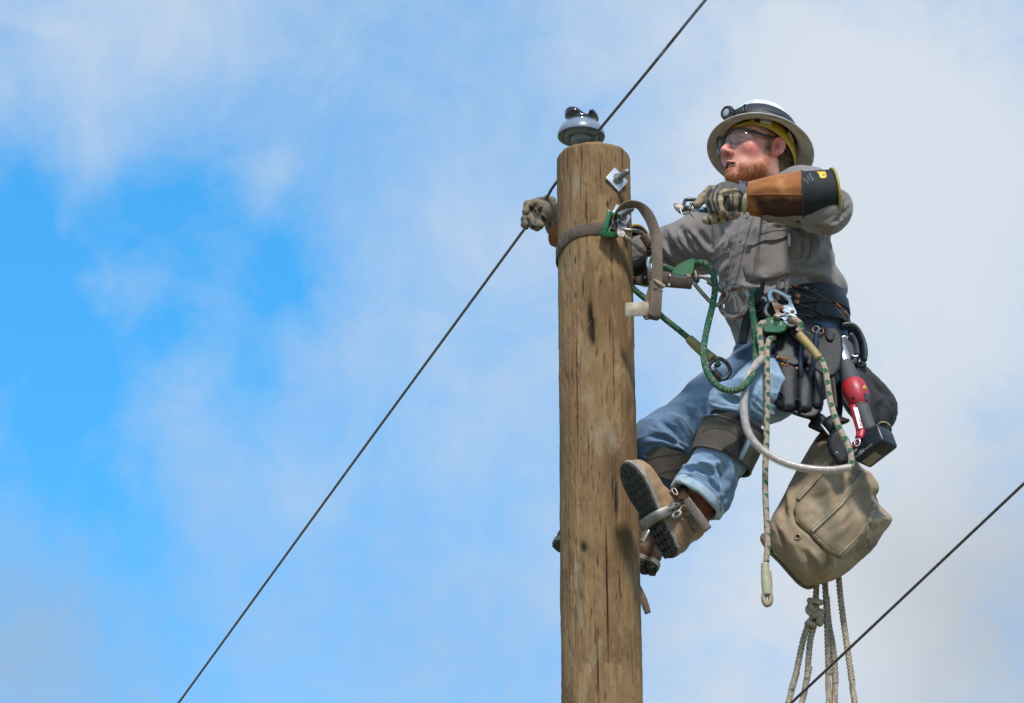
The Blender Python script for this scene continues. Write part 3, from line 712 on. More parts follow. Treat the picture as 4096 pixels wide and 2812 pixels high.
# ---- head (x forward, y to his left, z up)
PSI = rad(37)
HF = nz([-math.cos(PSI), -math.sin(PSI), .075]); HU0 = nz([.105, .09, 1.0]); HL = nz(np.cross(HU0, HF)); HU = np.cross(HF, HL)
HB = np.stack([HF, HL, HU], 1); HS = 1.07
EAR = Q(12, 1650, 520, -.105)
HC = EAR - HB @ np.array([-.012, .078, -.004]) * HS
def hw(p): return HC + (np.atleast_2d(p) * HS) @ HB.T            # head space -> world
def hl(p): return ((p - HC) @ HB) / HS
NECKB = (J['neck'] + J['chest']) / 2 * .0 + J['neck'] + np.array([.0, .0, -.03])
def mir(f): return f(1), f(-1)
def head_sdf(p):
    q = hl(p); a = np.abs(q[:, 1]); m = np.stack([q[:, 0], a, q[:, 2]], 1)
    d = ell(q, (-.012, 0, .034), (.097, .0765, .086))
    d = smin(d, ell(q, (.030, 0, -.030), (.062, .060, .075)), .03)
    d = smin(d, ell(q, (.052, 0, -.078), (.040, .044, .036)), .025)
    d = smin(d, ell(m, (.004, .046, -.062), (.034, .020, .030)), .03)          # jaw angle
    d = smin(d, ell(q, (.078, 0, -.103), (.020, .022, .016)), .018)           # chin
    d = smin(d, ell(m, (.056, .046, -.022), (.026, .020, .022)), .022)        # cheekbone
    d = smin(d, cone(m, (.084, .010, .019), (.068, .052, .016), .011, .009), .014)   # brow
    d = smax(d, -ell(m, (.097, .032, -.001), (.022, .021, .013)), .012)       # socket
    d = smin(d, ell(m, (.0725, .032, -.003), (.0145, .0165, .0135)), .004)    # closed lid
    lid = np.sqrt((m[:, 2] + .0085 + 9 * (m[:, 1] - .032) ** 2 * -1) ** 2 + (m[:, 0] - .087) ** 2 * .2); d = np.where((np.abs(m[:, 1] - .032) < .016) & (m[:, 0] > .07), d + .0016 * np.exp(-(lid / .0018) ** 2), d)
    d = smin(d, cone(q, (.084, 0, .012), (.113, 0, -.032), .0085, .0115), .010)  # nose
    d = smin(d, ell(m, (.1005, .0135, -.0385), (.0125, .0075, .0085)), .006)
    d = smax(d, -ell(m, (.106, .0075, -.0465), (.0075, .0042, .0055)), .003)
    d = smin(d, cone(m, (.0975, .0, -.0645), (.0855, .023, -.0745), .0072, .004), .004)   # upper lip
    d = smin(d, cone(m, (.0940, .0, -.0865), (.0845, .021, -.0795), .0078, .005), .004)   # lower lip
    d = smax(d, -ell(q, (.098, 0, -.0765), (.028, .022, .0088)), .003)        # open mouth
    # ear
    EB = rot((0, 0, 1), rad(-22)) @ rot((0, 1, 0), rad(-14))
    e = q - np.array([-.014, .081, -.004]); mm = np.stack([q[:, 0], a, q[:, 2]], 1) - np.array([-.014, .081, -.004]); el_ = mm @ EB
    out = ell(el_, (0, 0, 0), (.0200, .0105, .0315)); out = smin(out, ell(el_, (.008, -.001, -.026), (.0095, .007, .0115)), .008)
    out = smax(out, -ell(el_, (.0015, .0115, .003), (.0145, .0125, .0240)), .002)
    out = smin(out, cone(el_, (-.004, .003, -.012), (-.003, .004, .015), .0032, .0026), .004)
    out = smin(out, ell(el_, (.0125, .002, -.004), (.004, .005, .006)), .004)
    d = smin(d, out, .006)
    d = d * HS
    nk = cone(p, hw((-.022, 0, -.055))[0], NECKB, .060, .066); d = smin(d, nk, .022)
    d = smin(d, cone(p, hw((-.008, .050, -.045))[0], NECKB + TF * .05 + TL * .01, .020, .016), .02)     # neck muscle
    return d
def build_body():
    lo = np.minimum(hw((-.12, -.11, -.13))[0], NECKB) - .09; hi = np.maximum(hw((.13, .11, .13))[0], NECKB) + .09
    pts = hw([(sx * .13, sy * .10, sz * .13) for sx in (-1, 1) for sy in (-1, 1) for sz in (-1, 1)])
    lo = np.minimum(pts.min(0), NECKB - .085); hi = np.maximum(pts.max(0), NECKB + .085)
    V, F = surface(head_sdf, lo, hi, .0022)
    q = hl(V); x, y, z = q[:, 0], q[:, 1], q[:, 2]; ay = np.abs(y)
    n = fbm(q * 90, 3, 9); n2 = fbm(q * 260, 2, 19)
    C = np.tile(np.array([.70, .365, .275]), (len(V), 1))
    def mixc(c, w):
        nonlocal C
        w = np.clip(w, 0, 1)[:, None]; C = C * (1 - w) + np.array(c) * w
    mixc((.74, .18, .165), 1.0 * np.exp(-((x - .055) / .035) ** 2 - ((ay - .05) / .03) ** 2 - ((z + .028) / .026) ** 2))      # cheeks
    mixc((.72, .23, .20), .85 * np.exp(-((x - .112) / .016) ** 2 - ((z + .034) / .014) ** 2))                           # nose tip
    mixc((.74, .22, .20), .8 * (ay > .070) * (np.abs(z + .003) < .04) * (np.abs(x + .014) < .03))                        # ear
    mixc((.50, .115, .10), .9 * np.exp(-((x + .010) / .010) ** 2 - ((z + .004) / .016) ** 2) * (ay > .070) * (ay < .0875))  # hollow of the ear: its shade painted in as darker, redder skin
    mixc((.50, .24, .20), .5 * np.exp(-((ay - .032) / .018) ** 2 - ((z + .004) / .011) ** 2) * (x > .06))               # lids
    mixc((.10, .045, .03), np.exp(-((z + .0105 - 9 * (ay - .032) ** 2) / .0014) ** 2) * (np.abs(ay - .032) < .015) * (x > .068))  # lashes
    mixc((.42, .20, .10), .75 * np.exp(-((z - .0215 + .12 * np.maximum(ay - .03, 0)) / .0042) ** 2) * (ay > .012) * (ay < .054) * (x > .055))   # brows
    lipu = np.exp(-((z + .0645 + .42 * ay) / .0055) ** 2) * (ay < .024) * (x > .08); lipl = np.exp(-((z + .0875 - .3 * ay) / .0062) ** 2) * (ay < .022) * (x > .08)
    mixc((.44, .115, .105), .95 * np.maximum(lipu, lipl))
    mixc((.05, .014, .012), sstep(.0088, .0055, np.abs(z + .0765)) * (ay < .0215) * (x < .0935) * (x > .066))
    jaw = sstep(-.052, -.088, z + .10 * np.maximum(x - .05, 0) - .42 * np.maximum(.045 - x, 0)) * sstep(-.005, .012, x) * sstep(-.150, -.115, z)
    side = sstep(.022, .010, np.abs(x - .012)) * sstep(.030, -.035, z) * sstep(-.09, -.06, z) * (ay > .045)
    beard = np.maximum(jaw, side * .75) * (1 - .9 * np.exp(-((x - .09) / .014) ** 2 - ((z + .079) / .011) ** 2 - (y / .024) ** 2))
    beard = beard * np.clip(.75 + .5 * n, 0, 1)
    must = .55 * np.exp(-((z + .0565 + .35 * ay) / .0055) ** 2) * (ay < .03) * (ay > .003) * (x > .07) * np.clip(.8 + .5 * n, 0, 1)
    mixc((.50, .155, .045), .92 * beard); mixc((.50, .26, .15), must)
    C *= (1 + .13 * n + .11 * n2)[:, None] * np.array([1.0, .95, .93])
    BEARD = beard
    # the rest of the body under the clothes, same skin, grown on from the neck
    def rest(p):
        d = chain(p, [NECKB, J['chest'], J['waist'], J['pelvis']], [.06, .105, .10, .11], .05)
        for s in 'lr':
            d = smin(d, chain(p, [J['chest'] + [0, 0, .06], J['sh' + s], J['el' + s], J['wr' + s]], [.07, .052, .040, .028], .03), .03)
            d = smin(d, chain(p, [J['pelvis'], J['hi' + s], J['kn' + s], J['kn' + s] * .6 + J['an' + s] * .4], [.09, .072, .050, .034], .03), .03)
        return d
    ks = np.array(list(J.values())); V2, F2 = surface(rest, ks.min(0) - .12, ks.max(0) + .12, .011)
    Va = np.concatenate([V, V2]); Fa = np.concatenate([F, F2 + len(V)]); Ca = np.concatenate([C, np.tile([[.60, .33, .25]], (len(V2), 1))])
    skin = mat('fair_skin', (1.0, 1.0, 1.0), (.90, .88, .87), scale=120, rough=.48, bump=.22, bscale=700, attr='Col', sss=.12, rvar=.08)
    o = mk('body', Va, Fa, skin, PERSON, attrs={'Col': Ca})
    return o, (V, F), BEARD
BODY, HEAD_G, BEARDW = build_body()
HEAD_T = bvh(*HEAD_G)

def strands(name, roots, dirs, lens, rad0, mat_, parent, curl=.3, sag=None, seg=3):
    """hair: each lock is a tapering three sided blade"""
    V = []; F = []
    for r, d, l in zip(roots, dirs, lens):
        d = nz(d); s = nz(np.cross(d, RNG.normal(size=3))); t = np.cross(d, s); w = RNG.normal(size=3) * curl; pts = [r]; dd = d
        for k in range(seg):
            dd = nz(dd + w * .3 + (sag if sag is not None else 0)); pts.append(pts[-1] + dd * l / seg)
        b = len(V)
        for k in range(seg):
            rr = rad0 * (1 - .75 * k / seg)
            for a in (0, 2.094, 4.189): V.append(pts[k] + (s * math.cos(a) + t * math.sin(a)) * rr)
        V.append(pts[-1])
        for k in range(seg - 1):
            for j in range(3): j2 = (j + 1) % 3; F.append((b + 3 * k + j, b + 3 * k + j2, b + 3 * k + 3 + j2, b + 3 * k + 3 + j))
        e = b + 3 * (seg - 1)
        for j in range(3): F.append((e + j, e + (j + 1) % 3, b + 3 * seg))
    return mk(name, np.array(V), F, mat_, parent)
def build_hair():
    V, F = HEAD_G; N = vnormals(V, F); q = hl(V); x, y, z = q.T; ay = np.abs(y)
    m_b = mat('red_beard_hair', (.56, .21, .068), (.38, .125, .038), scale=300, rough=.6, c3=(.68, .36, .15))
    i = np.nonzero(RNG.random(len(V)) < np.clip(BEARDW * 1.3 - .35, 0, 1) * .6)[0]; i = RNG.permutation(i)[:6000]
    d = N[i] * .55 + (HB @ np.array([.25, 0, -1.0]))[None] * .8 + RNG.normal(size=(len(i), 3)) * .25
    strands('beard', V[i] - N[i] * .0008, d, RNG.uniform(.005, .010, len(i)), .00055, m_b, BODY)
    m_h = mat('sandy_hair', (.40, .27, .15), (.22, .14, .075), scale=260, rough=.5, c3=(.56, .42, .26))
    hairline = (z > .012 + 1.2 * np.maximum(x - .035, 0)) & (x < .062) & (z < .075)
    sideb = (np.abs(x - .016) < .012) & (z > -.02) & (z < .03) & (ay > .055)
    back = (x < -.030) & (z > -.085 + .0 * x) & (z < .07)
    msk = (hairline | sideb | back) & ~((ay > .070) & (np.abs(x + .014) < .026) & (np.abs(z + .004) < .04))
    i = np.nonzero(msk)[0]; i = i[RNG.random(len(i)) < .62]
    fl = np.where((x[i] < -.02)[:, None], (HB @ np.array([-.55, 0, -1.0]))[None], (HB @ np.array([-.9, 0, -.35]))[None])
    d = N[i] * .22 + fl * .9 + RNG.normal(size=(len(i), 3)) * .22
    strands('hair', V[i] - N[i] * .001, d, np.where(x[i] < -.03, RNG.uniform(.022, .042, len(i)), RNG.uniform(.012, .024, len(i))), 0.0007, m_h, BODY, seg=4, sag=N[i].mean(0) * 0)
    # teeth inside the open mouth
    tm = mat('tooth', (.62, .54, .42), (.52, .44, .33), scale=200, rough=.25)
    for k in range(-3, 4):
        c = np.array([.0885 - .0009 * k * k, k * .0062, -.0728]); B = HB @ rot((0, 0, 1), k * .16)
        mk('tooth', *rbox(hw(c)[0], B, (.0025, .0029, .0040), .0012), tm, BODY)
build_hair()

# ---- shirt
def torso_d(p, grow=0.0):
    z = p[:, 2]; sp = np.array([J['neck'], J['chest'], J['waist'], J['pelvis']]); o = np.argsort(sp[:, 2]); zz = sp[o, 2]
    cx = np.interp(z, zz, sp[o, 0]); cy = np.interp(z, zz, sp[o, 1])
    l = (p[:, 0] - cx) * TL[0] + (p[:, 1] - cy) * TL[1]; f = (p[:, 0] - cx) * TF[0] + (p[:, 1] - cy) * TF[1]
    zn = [J['pelvis'][2] - .05, J['waist'][2], J['chest'][2], J['neck'][2] - .035, J['neck'][2] + .03]
    a = np.interp(z, zn, [.160, .168, .186, .165, .09]) + grow; b = np.interp(z, zn, [.140, .145, .138, .105, .075]) + grow
    return (np.sqrt((l / a) ** 2 + (f / b) ** 2) - 1) * np.minimum(a, b) * .9, l, f
HEMZ = Q(0, 1790, 705, -.05)[2]
def shirt_sdf(p):
    d, l, f = torso_d(p, .004); z = p[:, 2]; d = smax(d, z - J['neck'][2] + .002, .02)
    d = smin(d, cone(p, J['neck'] + [0, 0, -.038], J['shl'] + [0, .01, .0], .045, .074), .05)
    d = smin(d, cone(p, J['neck'] + [0, 0, -.038], J['shr'] + [0, -.01, .0], .045, .076), .05)
    # hem: lower at the front where the tail has pulled out of the belt
    hem = HEMZ - .012 - .115 * sstep(.0, .11, J['waist'][0] + .01 - p[:, 0]) + .012 * sstep(-.02, -.12, f)
    d = smax(d, hem - z, .015)
    d = smin(d, ell(p, J['waist'] + TL * .095 - TF * .055 + [0, 0, .045], (.085, .085, .055)), .04)     # blouse of cloth over the belt
    d = smin(d, ell(p, J['waist'] + TL * .05 - TF * .09 + [0, 0, .055], (.09, .07, .05)), .04)
    sl = chain(p, [J['shl'] + [-.02, .0, .0], J['shl'], J['ell'], J['ell'] + (J['wrl'] - J['ell']) * .75], [.086, .080, .066, .052], .03); d = smin(d, sl, .03)
    sr = chain(p, [J['shr'], J['elr'], J['elr'] + (J['wrr'] - J['elr']) * .12], [.090, .074, .064], .03); d = smin(d, sr, .045)
    # neck opening
    d = smax(d, -cone(p, NECKB + TF * .01, NECKB + (HC - NECKB) * 1.0, .071, .085), .01)
    d = d + .0035 * fbm(p * 13, 3, 41) - .0045 * (1 - np.abs(fbm(p * [9, 9, 15] + 3.3, 2, 43))) ** 3
    return d
V, F = surface(shirt_sdf, np.minimum(J['elr'], J['ell']) - [.10, .12, .40], [J['ell'][0] + .13, J['elr'][1] + .16, J['neck'][2] + .14], .0038)
uvS = [(trace(3, a), w, h) for a, w, h in [
 ([(300, 720), (360, 830), (440, 930), (560, 1030)], 7, -.006), ([(420, 700), (470, 800), (560, 920), (660, 1020)], 7, .006), ([(520, 700), (600, 800), (690, 940)], 6, -.006), ([(270, 880), (350, 960), (470, 1060)], 8, .006), ([(250, 960), (330, 1030), (430, 1090)], 7, -.006),
 ([(830, 640), (870, 720), (860, 820)], 6, -.004), ([(900, 640), (920, 740), (880, 840)], 6, .004), ([(1230, 600), (1220, 680), (1180, 740)], 7, .004), ([(1480, 600), (1540, 640), (1570, 670)], 6, -.005), ([(1400, 630), (1480, 640), (1560, 620)], 6, .004),
 ([(1620, 760), (1660, 860), (1650, 960)], 9, .005), ([(1690, 770), (1700, 880), (1670, 1000)], 8, -.005), ([(1840, 720), (1870, 820), (1850, 920)], 8, .005), ([(1920, 700), (1950, 780), (1930, 860)], 7, -.005),
 ([(1600, 1000), (1740, 980), (1880, 900)], 7, -.006), ([(1640, 1050), (1780, 1040), (1930, 960)], 8, .006), ([(1700, 1110), (1830, 1090), (1980, 1030)], 6, -.006), ([(1760, 1190), (1880, 1170), (2000, 1120)], 7, .006), ([(1700, 1230), (1830, 1260), (1960, 1300)], 7, -.006),
 ([(1210, 1150), (1300, 1190), (1420, 1180)], 6, .004), ([(1080, 1100), (1100, 1180), (1150, 1230)], 6, -.005), ([(880, 1200), (900, 1290), (880, 1380)], 7, .005), ([(1040, 1350), (1090, 1430), (1080, 1520)], 8, -.006), ([(1120, 1300), (1170, 1400), (1180, 1500)], 7, .005),
 ([(2080, 250), (2140, 330), (2160, 430)], 6, -.006), ([(2100, 480), (2060, 560), (1980, 600)], 6, .006), ([(2160, 380), (2120, 500), (2040, 590)], 6, -.007), ([(1880, 650), (1960, 650), (2050, 610)], 6, .006), ([(1660, 110), (1760, 90), (1860, 110)], 6, -.005), ([(1720, 680), (1780, 700), (1860, 690)], 6, .006)]] + [
 # far sleeve: drag folds from the armpit
 (trace(3, [(480, 655), (560, 760), (640, 880), (740, 980)]), 22, .010), (trace(3, [(610, 690), (690, 790), (760, 880)]), 13, -.008), (trace(3, [(330, 705), (400, 800), (470, 920), (520, 1010)]), 22, .008), (trace(3, [(270, 760), (330, 860), (400, 900)]), 14, -.007),
 (trace(3, [(540, 740), (640, 880), (750, 990)]), 10, -.007), (trace(3, [(480, 690), (500, 780), (560, 860)]), 11, -.008), (trace(3, [(760, 660), (770, 800), (775, 980)]), 7, -.005),
 # chest
 (trace(3, [(1000, 600), (940, 740), (890, 850)]), 11, -.007), (trace(3, [(1040, 590), (985, 720), (930, 860)]), 12, .006),
 (trace(3, [(820, 660), (850, 800), (810, 920)]), 14, .004),
 # near side: armpit to waist
 (trace(3, [(1590, 620), (1660, 690), (1720, 740), (1790, 760)]), 12, -.012), (trace(3, [(1790, 750), (1800, 860), (1760, 1000), (1720, 1060)]), 7, -.004),
 (trace(3, [(2010, 680), (1900, 860), (1740, 1010), (1620, 1080)]), 20, .006), (trace(3, [(1990, 800), (1880, 960), (1720, 1060)]), 11, -.006),
 (trace(3, [(1980, 900), (1930, 1000), (1820, 1060), (1680, 1095)]), 13, -.010), (trace(3, [(2020, 960), (1960, 1060), (1840, 1110)]), 16, .010), (trace(3, [(1660, 1110), (1840, 1150), (1960, 1200), (2010, 1240)]), 17, .009),
 (trace(3, [(1540, 1170), (1700, 1160), (1850, 1230), (1990, 1320)]), 12, -.008), (trace(3, [(1580, 1150), (1480, 1210), (1340, 1290)]), 11, -.010), (trace(3, [(1620, 1110), (1500, 1190), (1390, 1250)]), 9, .008),
 (trace(3, [(1090, 1190), (1200, 1240), (1400, 1220), (1530, 1150)]), 12, -.006), (trace(3, [(1060, 1260), (1180, 1290), (1330, 1290)]), 12, .006),
 (trace(3, [(1960, 180), (2080, 290), (2150, 420)]), 14, .006), (trace(3, [(2170, 470), (2110, 560), (2000, 610)]), 10, -.009), (trace(3, [(2130, 560), (2030, 620), (1900, 640)]), 11, .010),
 (trace(3, [(1650, 600), (1680, 680), (1700, 710)]), 9, -.008), (trace(3, [(1830, 680), (1900, 660), (2000, 640)]), 9, -.008), (trace(3, [(1930, 1250), (1990, 1300), (2040, 1380)]), 12, .008), (trace(3, [(2050, 170), (2110, 250), (2130, 330)]), 9, -.007),
 (trace(4, [(1100, 420), (1120, 560), (1180, 700)]), 14, .006), (trace(4, [(1180, 560), (1200, 680), (1240, 780)]), 10, -.007)]
V = folds(V, F, [(a, b, h * 1.45) for a, b, h in uvS]); V = smooth_mesh(V, F, 1, .35)
M_SHIRT = mat('grey_work_cotton', (.225, .195, .178), (.150, .129, .118), scale=8, crease=.16, cscale=22, rough=.92, bump=.5, bscale=900, weave=420, sheen=.25, pos=(.3, .7))
SHIRT = mk('shirt', V, F, M_SHIRT, PERSON); SHIRT_G = (V, F); SHIRT_T = bvh(V, F)
M_SEAM = mat('shirt_seam_thread', (.17, .15, .137), (.13, .115, .105), scale=60, rough=.95)
def seam(tree, k, pts, parent, m=M_SEAM, r=.0011, lift=.0006, n=10):
    a, nn = onsurf(tree, dens(pts, n), lift, k)
    if len(a) > 2: mk('seam', *tube(a, r, 5, ds=.006), m, parent)
def stitches(tree, k, pts, parent, m, r=.0008, gap=.006, lift=.0008, name='stitch', n=10):
    a, nn = onsurf(tree, dens(pts, n), lift, k); c = spline(a, .001); s = np.concatenate([[0], np.cumsum(np.linalg.norm(np.diff(c, axis=0), axis=1))])
    parts = []; t = 0
    while t + gap * .6 < s[-1]:
        i, j = np.searchsorted(s, t), np.searchsorted(s, t + gap * .62); j = min(j, len(c) - 1)
        if j > i: parts.append(tube([c[i], c[j]], r, 5, ds=1))
        t += gap
    if parts: mk(name, *join(*parts), m, parent)
# placket, pockets, flaps, buttons, pen slot tag
pk = patch(SHIRT_T, trace(3, [(1075, 545), (1200, 545), (1175, 640), (1130, 780), (1090, 930), (1060, 1080), (1020, 1230), (1000, 1370), (1030, 1540), (920, 1540), (890, 1330), (915, 1170), (955, 1000), (1000, 830), (1045, 660)]), .0045, .004, wob=lambda v: .0012 * np.sin(v[:, 1] * .22) * np.cos(v[:, 0] * .11))
PLK = mk('button_placket', *pk, M_SHIRT, SHIRT, sharp=50); PLK_T = bvh(*pk)
seam(PLK_T, 3, [(1060, 600), (1015, 800), (965, 1000), (925, 1170), (905, 1330), (930, 1500)], PLK); seam(PLK_T, 3, [(1180, 600), (1130, 760), (1085, 930), (1045, 1100), (1008, 1260), (990, 1370)], PLK)
M_BTN = mat('grey_button', (.20, .185, .17), (.13, .12, .11), scale=300, rough=.35)
for (k, x, y) in [(3, 1068, 802), (3, 995, 1060), (3, 1140, 560), (3, 945, 1345), (4, 1190, 615)]:
    a, n = hit(PLK_T, *q2(k, x, y))
    if a is None: a, n = hit(SHIRT_T, *q2(k, x, y))
    mk('button', *lathe([(0, .0), (.0052, .0), (.0058, .001), (.0055, .0024), (.0042, .0017), (.0, .0015)], 16, a + n * .0006, n), M_BTN, PLK)
pp = patch(SHIRT_T, trace(3, [(1185, 830), (1560, 790), (1560, 960), (1555, 1140), (1480, 1180), (1150, 1235), (1120, 1195), (1165, 1060), (1175, 930)]), .0042, .0035, wob=lambda v: .0016 * np.sin(v[:, 0] * .05) * np.sin(v[:, 1] * .04))
PKT = mk('chest_pocket', *pp, M_SHIRT, SHIRT, sharp=50); PKT_T = bvh(*pp)
fp = patch(PKT_T if False else SHIRT_T, trace(3, [(1260, 722), (1420, 690), (1578, 680), (1572, 740), (1510, 790), (1430, 808), (1330, 815), (1200, 868), (1160, 868), (1138, 835), (1180, 760), (1230, 735)]), .0105, .0045, wob=lambda v: .0016 * np.sin(v[:, 0] * .06))
FLP = mk('pocket_flap', *fp, M_SHIRT, PKT, sharp=50); FLP_T = bvh(*fp)
seam(FLP_T, 3, [(1265, 735), (1420, 703), (1560, 694)], FLP); seam(FLP_T, 3, [(1565, 735), (1505, 778), (1425, 796), (1330, 802), (1195, 855), (1160, 850)], FLP)
seam(PKT_T, 3, [(1545, 880), (1545, 1040), (1540, 1130), (1475, 1165), (1155, 1220)], PKT); seam(PKT_T, 3, [(1210, 950), (1215, 1080), (1180, 1190)], PKT)
p2 = patch(SHIRT_T, trace(3, [(800, 990), (955, 955), (940, 1030), (905, 1160), (840, 1170), (800, 1110)]), .004, .003); PK2 = mk('chest_pocket', *p2, M_SHIRT, SHIRT, sharp=50)
f2 = patch(SHIRT_T, trace(3, [(840, 905), (920, 880), (975, 888), (972, 925), (905, 950), (850, 985), (800, 1010), (778, 975)]), .009, .004); mk('pocket_flap', *f2, M_SHIRT, PK2, sharp=50)
M_TAGW = mat('woven_label', (.62, .60, .57), (.5, .48, .45), scale=200, rough=.9)
tg = patch(SHIRT_T, trace(3, [(1553, 745), (1575, 745), (1582, 800), (1575, 885), (1550, 878)]), .0125, .0016); mk('pocket_label', *tg, M_TAGW, PKT)
seam(SHIRT_T, 3, [(1800, 740), (1800, 830), (1790, 920), (1750, 1010), (1700, 1060)], SHIRT); seam(SHIRT_T, 3, [(780, 650), (770, 720), (770, 800), (775, 900), (770, 1000)], SHIRT); seam(SHIRT_T, 3, [(1640, 1105), (1680, 1140), (1690, 1180), (1675, 1230)], SHIRT)
# collar stands round the neck
cpts = []
for t in np.linspace(0, 2 * math.pi, 40, endpoint=False):
    cpts.append(NECKB + TF * (.078 * math.cos(t) + .006) + TL * .080 * math.sin(t) + np.array([0, 0, .014 - .03 * math.cos(t)]))
mk('collar', *strap(cpts, (0, 0, 1), .040, .004, closed=True, ds=.01), M_SHIRT, SHIRT)
mk('undershirt_collar', *tube([c + np.array([0, 0, .018]) - (c - NECKB) * .08 for c in cpts], .006, 8, closed=True, ds=.01), M_TAGW, SHIRT)

# ---- jeans
CUFL = Q(13, 1003, 610, -.20); CDIR = nz(.94 * nz(-.64 * RGT - .77 * UPV) - .36 * FWD)
def jeans_sdf(p):
    d, l, f = torso_d(p, -.006); d = smax(d, p[:, 2] - (HEMZ + .03), .01); d = smax(d, J['pelvis'][2] - .03 - p[:, 2], .03)
    d = smin(d, ell(p, J['pelvis'] - TF * .025 + [0, 0, -.015], (.138, .138, .12)), .05)
    KL = J['knl'] + (J['anl'] - J['knl']) * .04
    cufl = CUFL; cuff_dir = CDIR
    d = smin(d, chain(p, [J['hil'], J['hil'] * .45 + J['knl'] * .55 + [0, 0, -.004], J['knl'], Q(6, 895, 440, -.212), cufl - cuff_dir * .03, cufl + cuff_dir * .03], [.108, .088, .073, .070, .079, .082], .03), .05)
    d = smin(d, chain(p, [J['hir'], J['hir'] * .5 + J['knr'] * .5 + [0, 0, .01], J['knr'], J['anr'] + [.0, 0, .10]], [.108, .090, .080, .070], .035), .05)
    q = (p - cufl) @ cuff_dir; d = smax(d, np.where(np.linalg.norm(p - cufl, axis=1) < .16, q, -1), .004)        # cuff cut
    inner = cone(p, cufl - cuff_dir * .13, cufl + cuff_dir * .06, .060, .0775); d = smax(d, -inner, .003)
    d = d + .004 * fbm(p * 14, 3, 51) - .0045 * (1 - np.abs(fbm(p * [10, 10, 17] + 1.3, 2, 53))) ** 3
    return d
ks = np.array([J[k] for k in ('pelvis', 'hil', 'hir', 'knl', 'knr')])
V, F = surface(jeans_sdf, np.minimum(ks.min(0), Q(13, 900, 700, -.2)) - [.13, .13, .16], ks.max(0) + [.17, .19, .14], .0036)
uvJ = [(trace(6, a), w, h) for a, w, h in [
 ([(360, 300), (460, 330), (560, 390), (640, 430)], 6, .006), ([(330, 430), (420, 420), (520, 440)], 6, .006), ([(300, 480), (420, 455), (560, 440)], 6, -.006), ([(520, 180), (600, 240), (660, 330)], 6, .006), ([(590, 130), (660, 190), (700, 280)], 6, -.006), ([(640, 90), (720, 140), (760, 210)], 6, .006), ([(440, 290), (520, 350), (600, 430)], 5, -.006),
 ([(800, 110), (870, 130), (960, 140)], 5, -.006), ([(900, 20), (960, 60), (1000, 70)], 6, .006), ([(1080, 90), (1130, 150), (1190, 190)], 6, .006), ([(1040, 130), (1100, 200), (1120, 290)], 6, -.006), ([(1150, 60), (1230, 110), (1330, 120)], 7, -.005), ([(1200, 180), (1260, 200), (1350, 170)], 7, .005),
 ([(640, 560), (720, 540), (800, 560)], 6, .006), ([(600, 630), (680, 600), (790, 640), (850, 720)], 6, .005), ([(700, 600), (780, 640), (820, 720)], 6, -.006), ([(860, 500), (880, 580), (860, 660)], 6, -.006), ([(980, 500), (985, 600), (940, 720)], 6, .006), ([(900, 700), (900, 780), (870, 850)], 6, .005)]] + [(trace(27, [(300, 60), (500, 90), (700, 60), (900, 90)]), 6, -.008), (trace(27, [(260, 160), (450, 100), (700, 130), (950, 200)]), 6, .007), (trace(27, [(1170, 60), (1240, 250), (1300, 450)]), 6, -.007), (trace(27, [(1230, 60), (1380, 220), (1450, 300)]), 6, .006), (trace(27, [(1300, 300), (1400, 420), (1380, 600)]), 7, -.006),
 (trace(13, [(820, 210), (950, 180), (1100, 200)]), 6, .006), (trace(13, [(900, 240), (1050, 230), (1180, 280)]), 6, -.006), (trace(13, [(1150, 150), (1230, 260), (1290, 420)]), 7, .007), (trace(13, [(1240, 130), (1310, 300), (1330, 500)]), 7, -.007),
 # near leg
 (trace(6, [(820, 60), (800, 120), (860, 150), (960, 160)]), 14, .012), (trace(6, [(780, 150), (850, 170), (980, 215)]), 11, -.012), (trace(6, [(790, 195), (880, 180), (1000, 225)]), 9, .008), (trace(6, [(850, 60), (930, 95), (1000, 105)]), 11, -.008),
 (trace(6, [(1080, 200), (1140, 250), (1170, 330)]), 12, -.008), (trace(6, [(1100, 160), (1160, 230), (1200, 300)]), 12, .008), (trace(6, [(1040, 20), (1100, 60), (1180, 150)]), 13, .006),
 (trace(6, [(700, 520), (780, 560), (860, 530)]), 14, .008), (trace(6, [(900, 490), (930, 560), (920, 660), (870, 760)]), 16, .010), (trace(6, [(950, 540), (960, 640), (900, 780)]), 11, -.009), (trace(6, [(600, 590), (700, 570), (800, 610)]), 12, -.006), (trace(6, [(720, 640), (800, 680), (860, 780)]), 11, -.006),
 # far leg: corrugations behind the shin
 (trace(6, [(480, 190), (560, 230), (620, 330)]), 12, .009), (trace(6, [(430, 240), (530, 300), (590, 400)]), 9, -.009), (trace(6, [(400, 270), (500, 340), (560, 430)]), 11, .009), (trace(6, [(340, 380), (450, 380), (600, 450)]), 12, .009), (trace(6, [(350, 345), (480, 370), (580, 410)]), 9, -.009),
 (trace(6, [(330, 420), (450, 440), (620, 470)]), 10, -.009), (trace(6, [(560, 140), (640, 200), (680, 300)]), 10, -.008), (trace(6, [(610, 120), (700, 170), (740, 250)]), 12, .008), (trace(6, [(690, 60), (760, 110), (790, 180)]), 9, -.007), (trace(6, [(650, 440), (700, 350), (720, 300)]), 14, -.012),
 (trace(4, [(1150, 960), (1260, 900), (1340, 840)]), 12, .008), (trace(4, [(1180, 1120), (1300, 1080), (1400, 1010)]), 14, -.008), (trace(4, [(1150, 1180), (1280, 1150), (1400, 1080)]), 14, .008)]
V = folds(V, F, [(a, b, h * 1.5) for a, b, h in uvJ]); V = smooth_mesh(V, F, 1, .3)
uv = proj(V); cufl = CUFL; cdir = CDIR
n = fbm(V * 22, 4, 61); Cj = np.tile([[.062, .130, .240]], (len(V), 1))
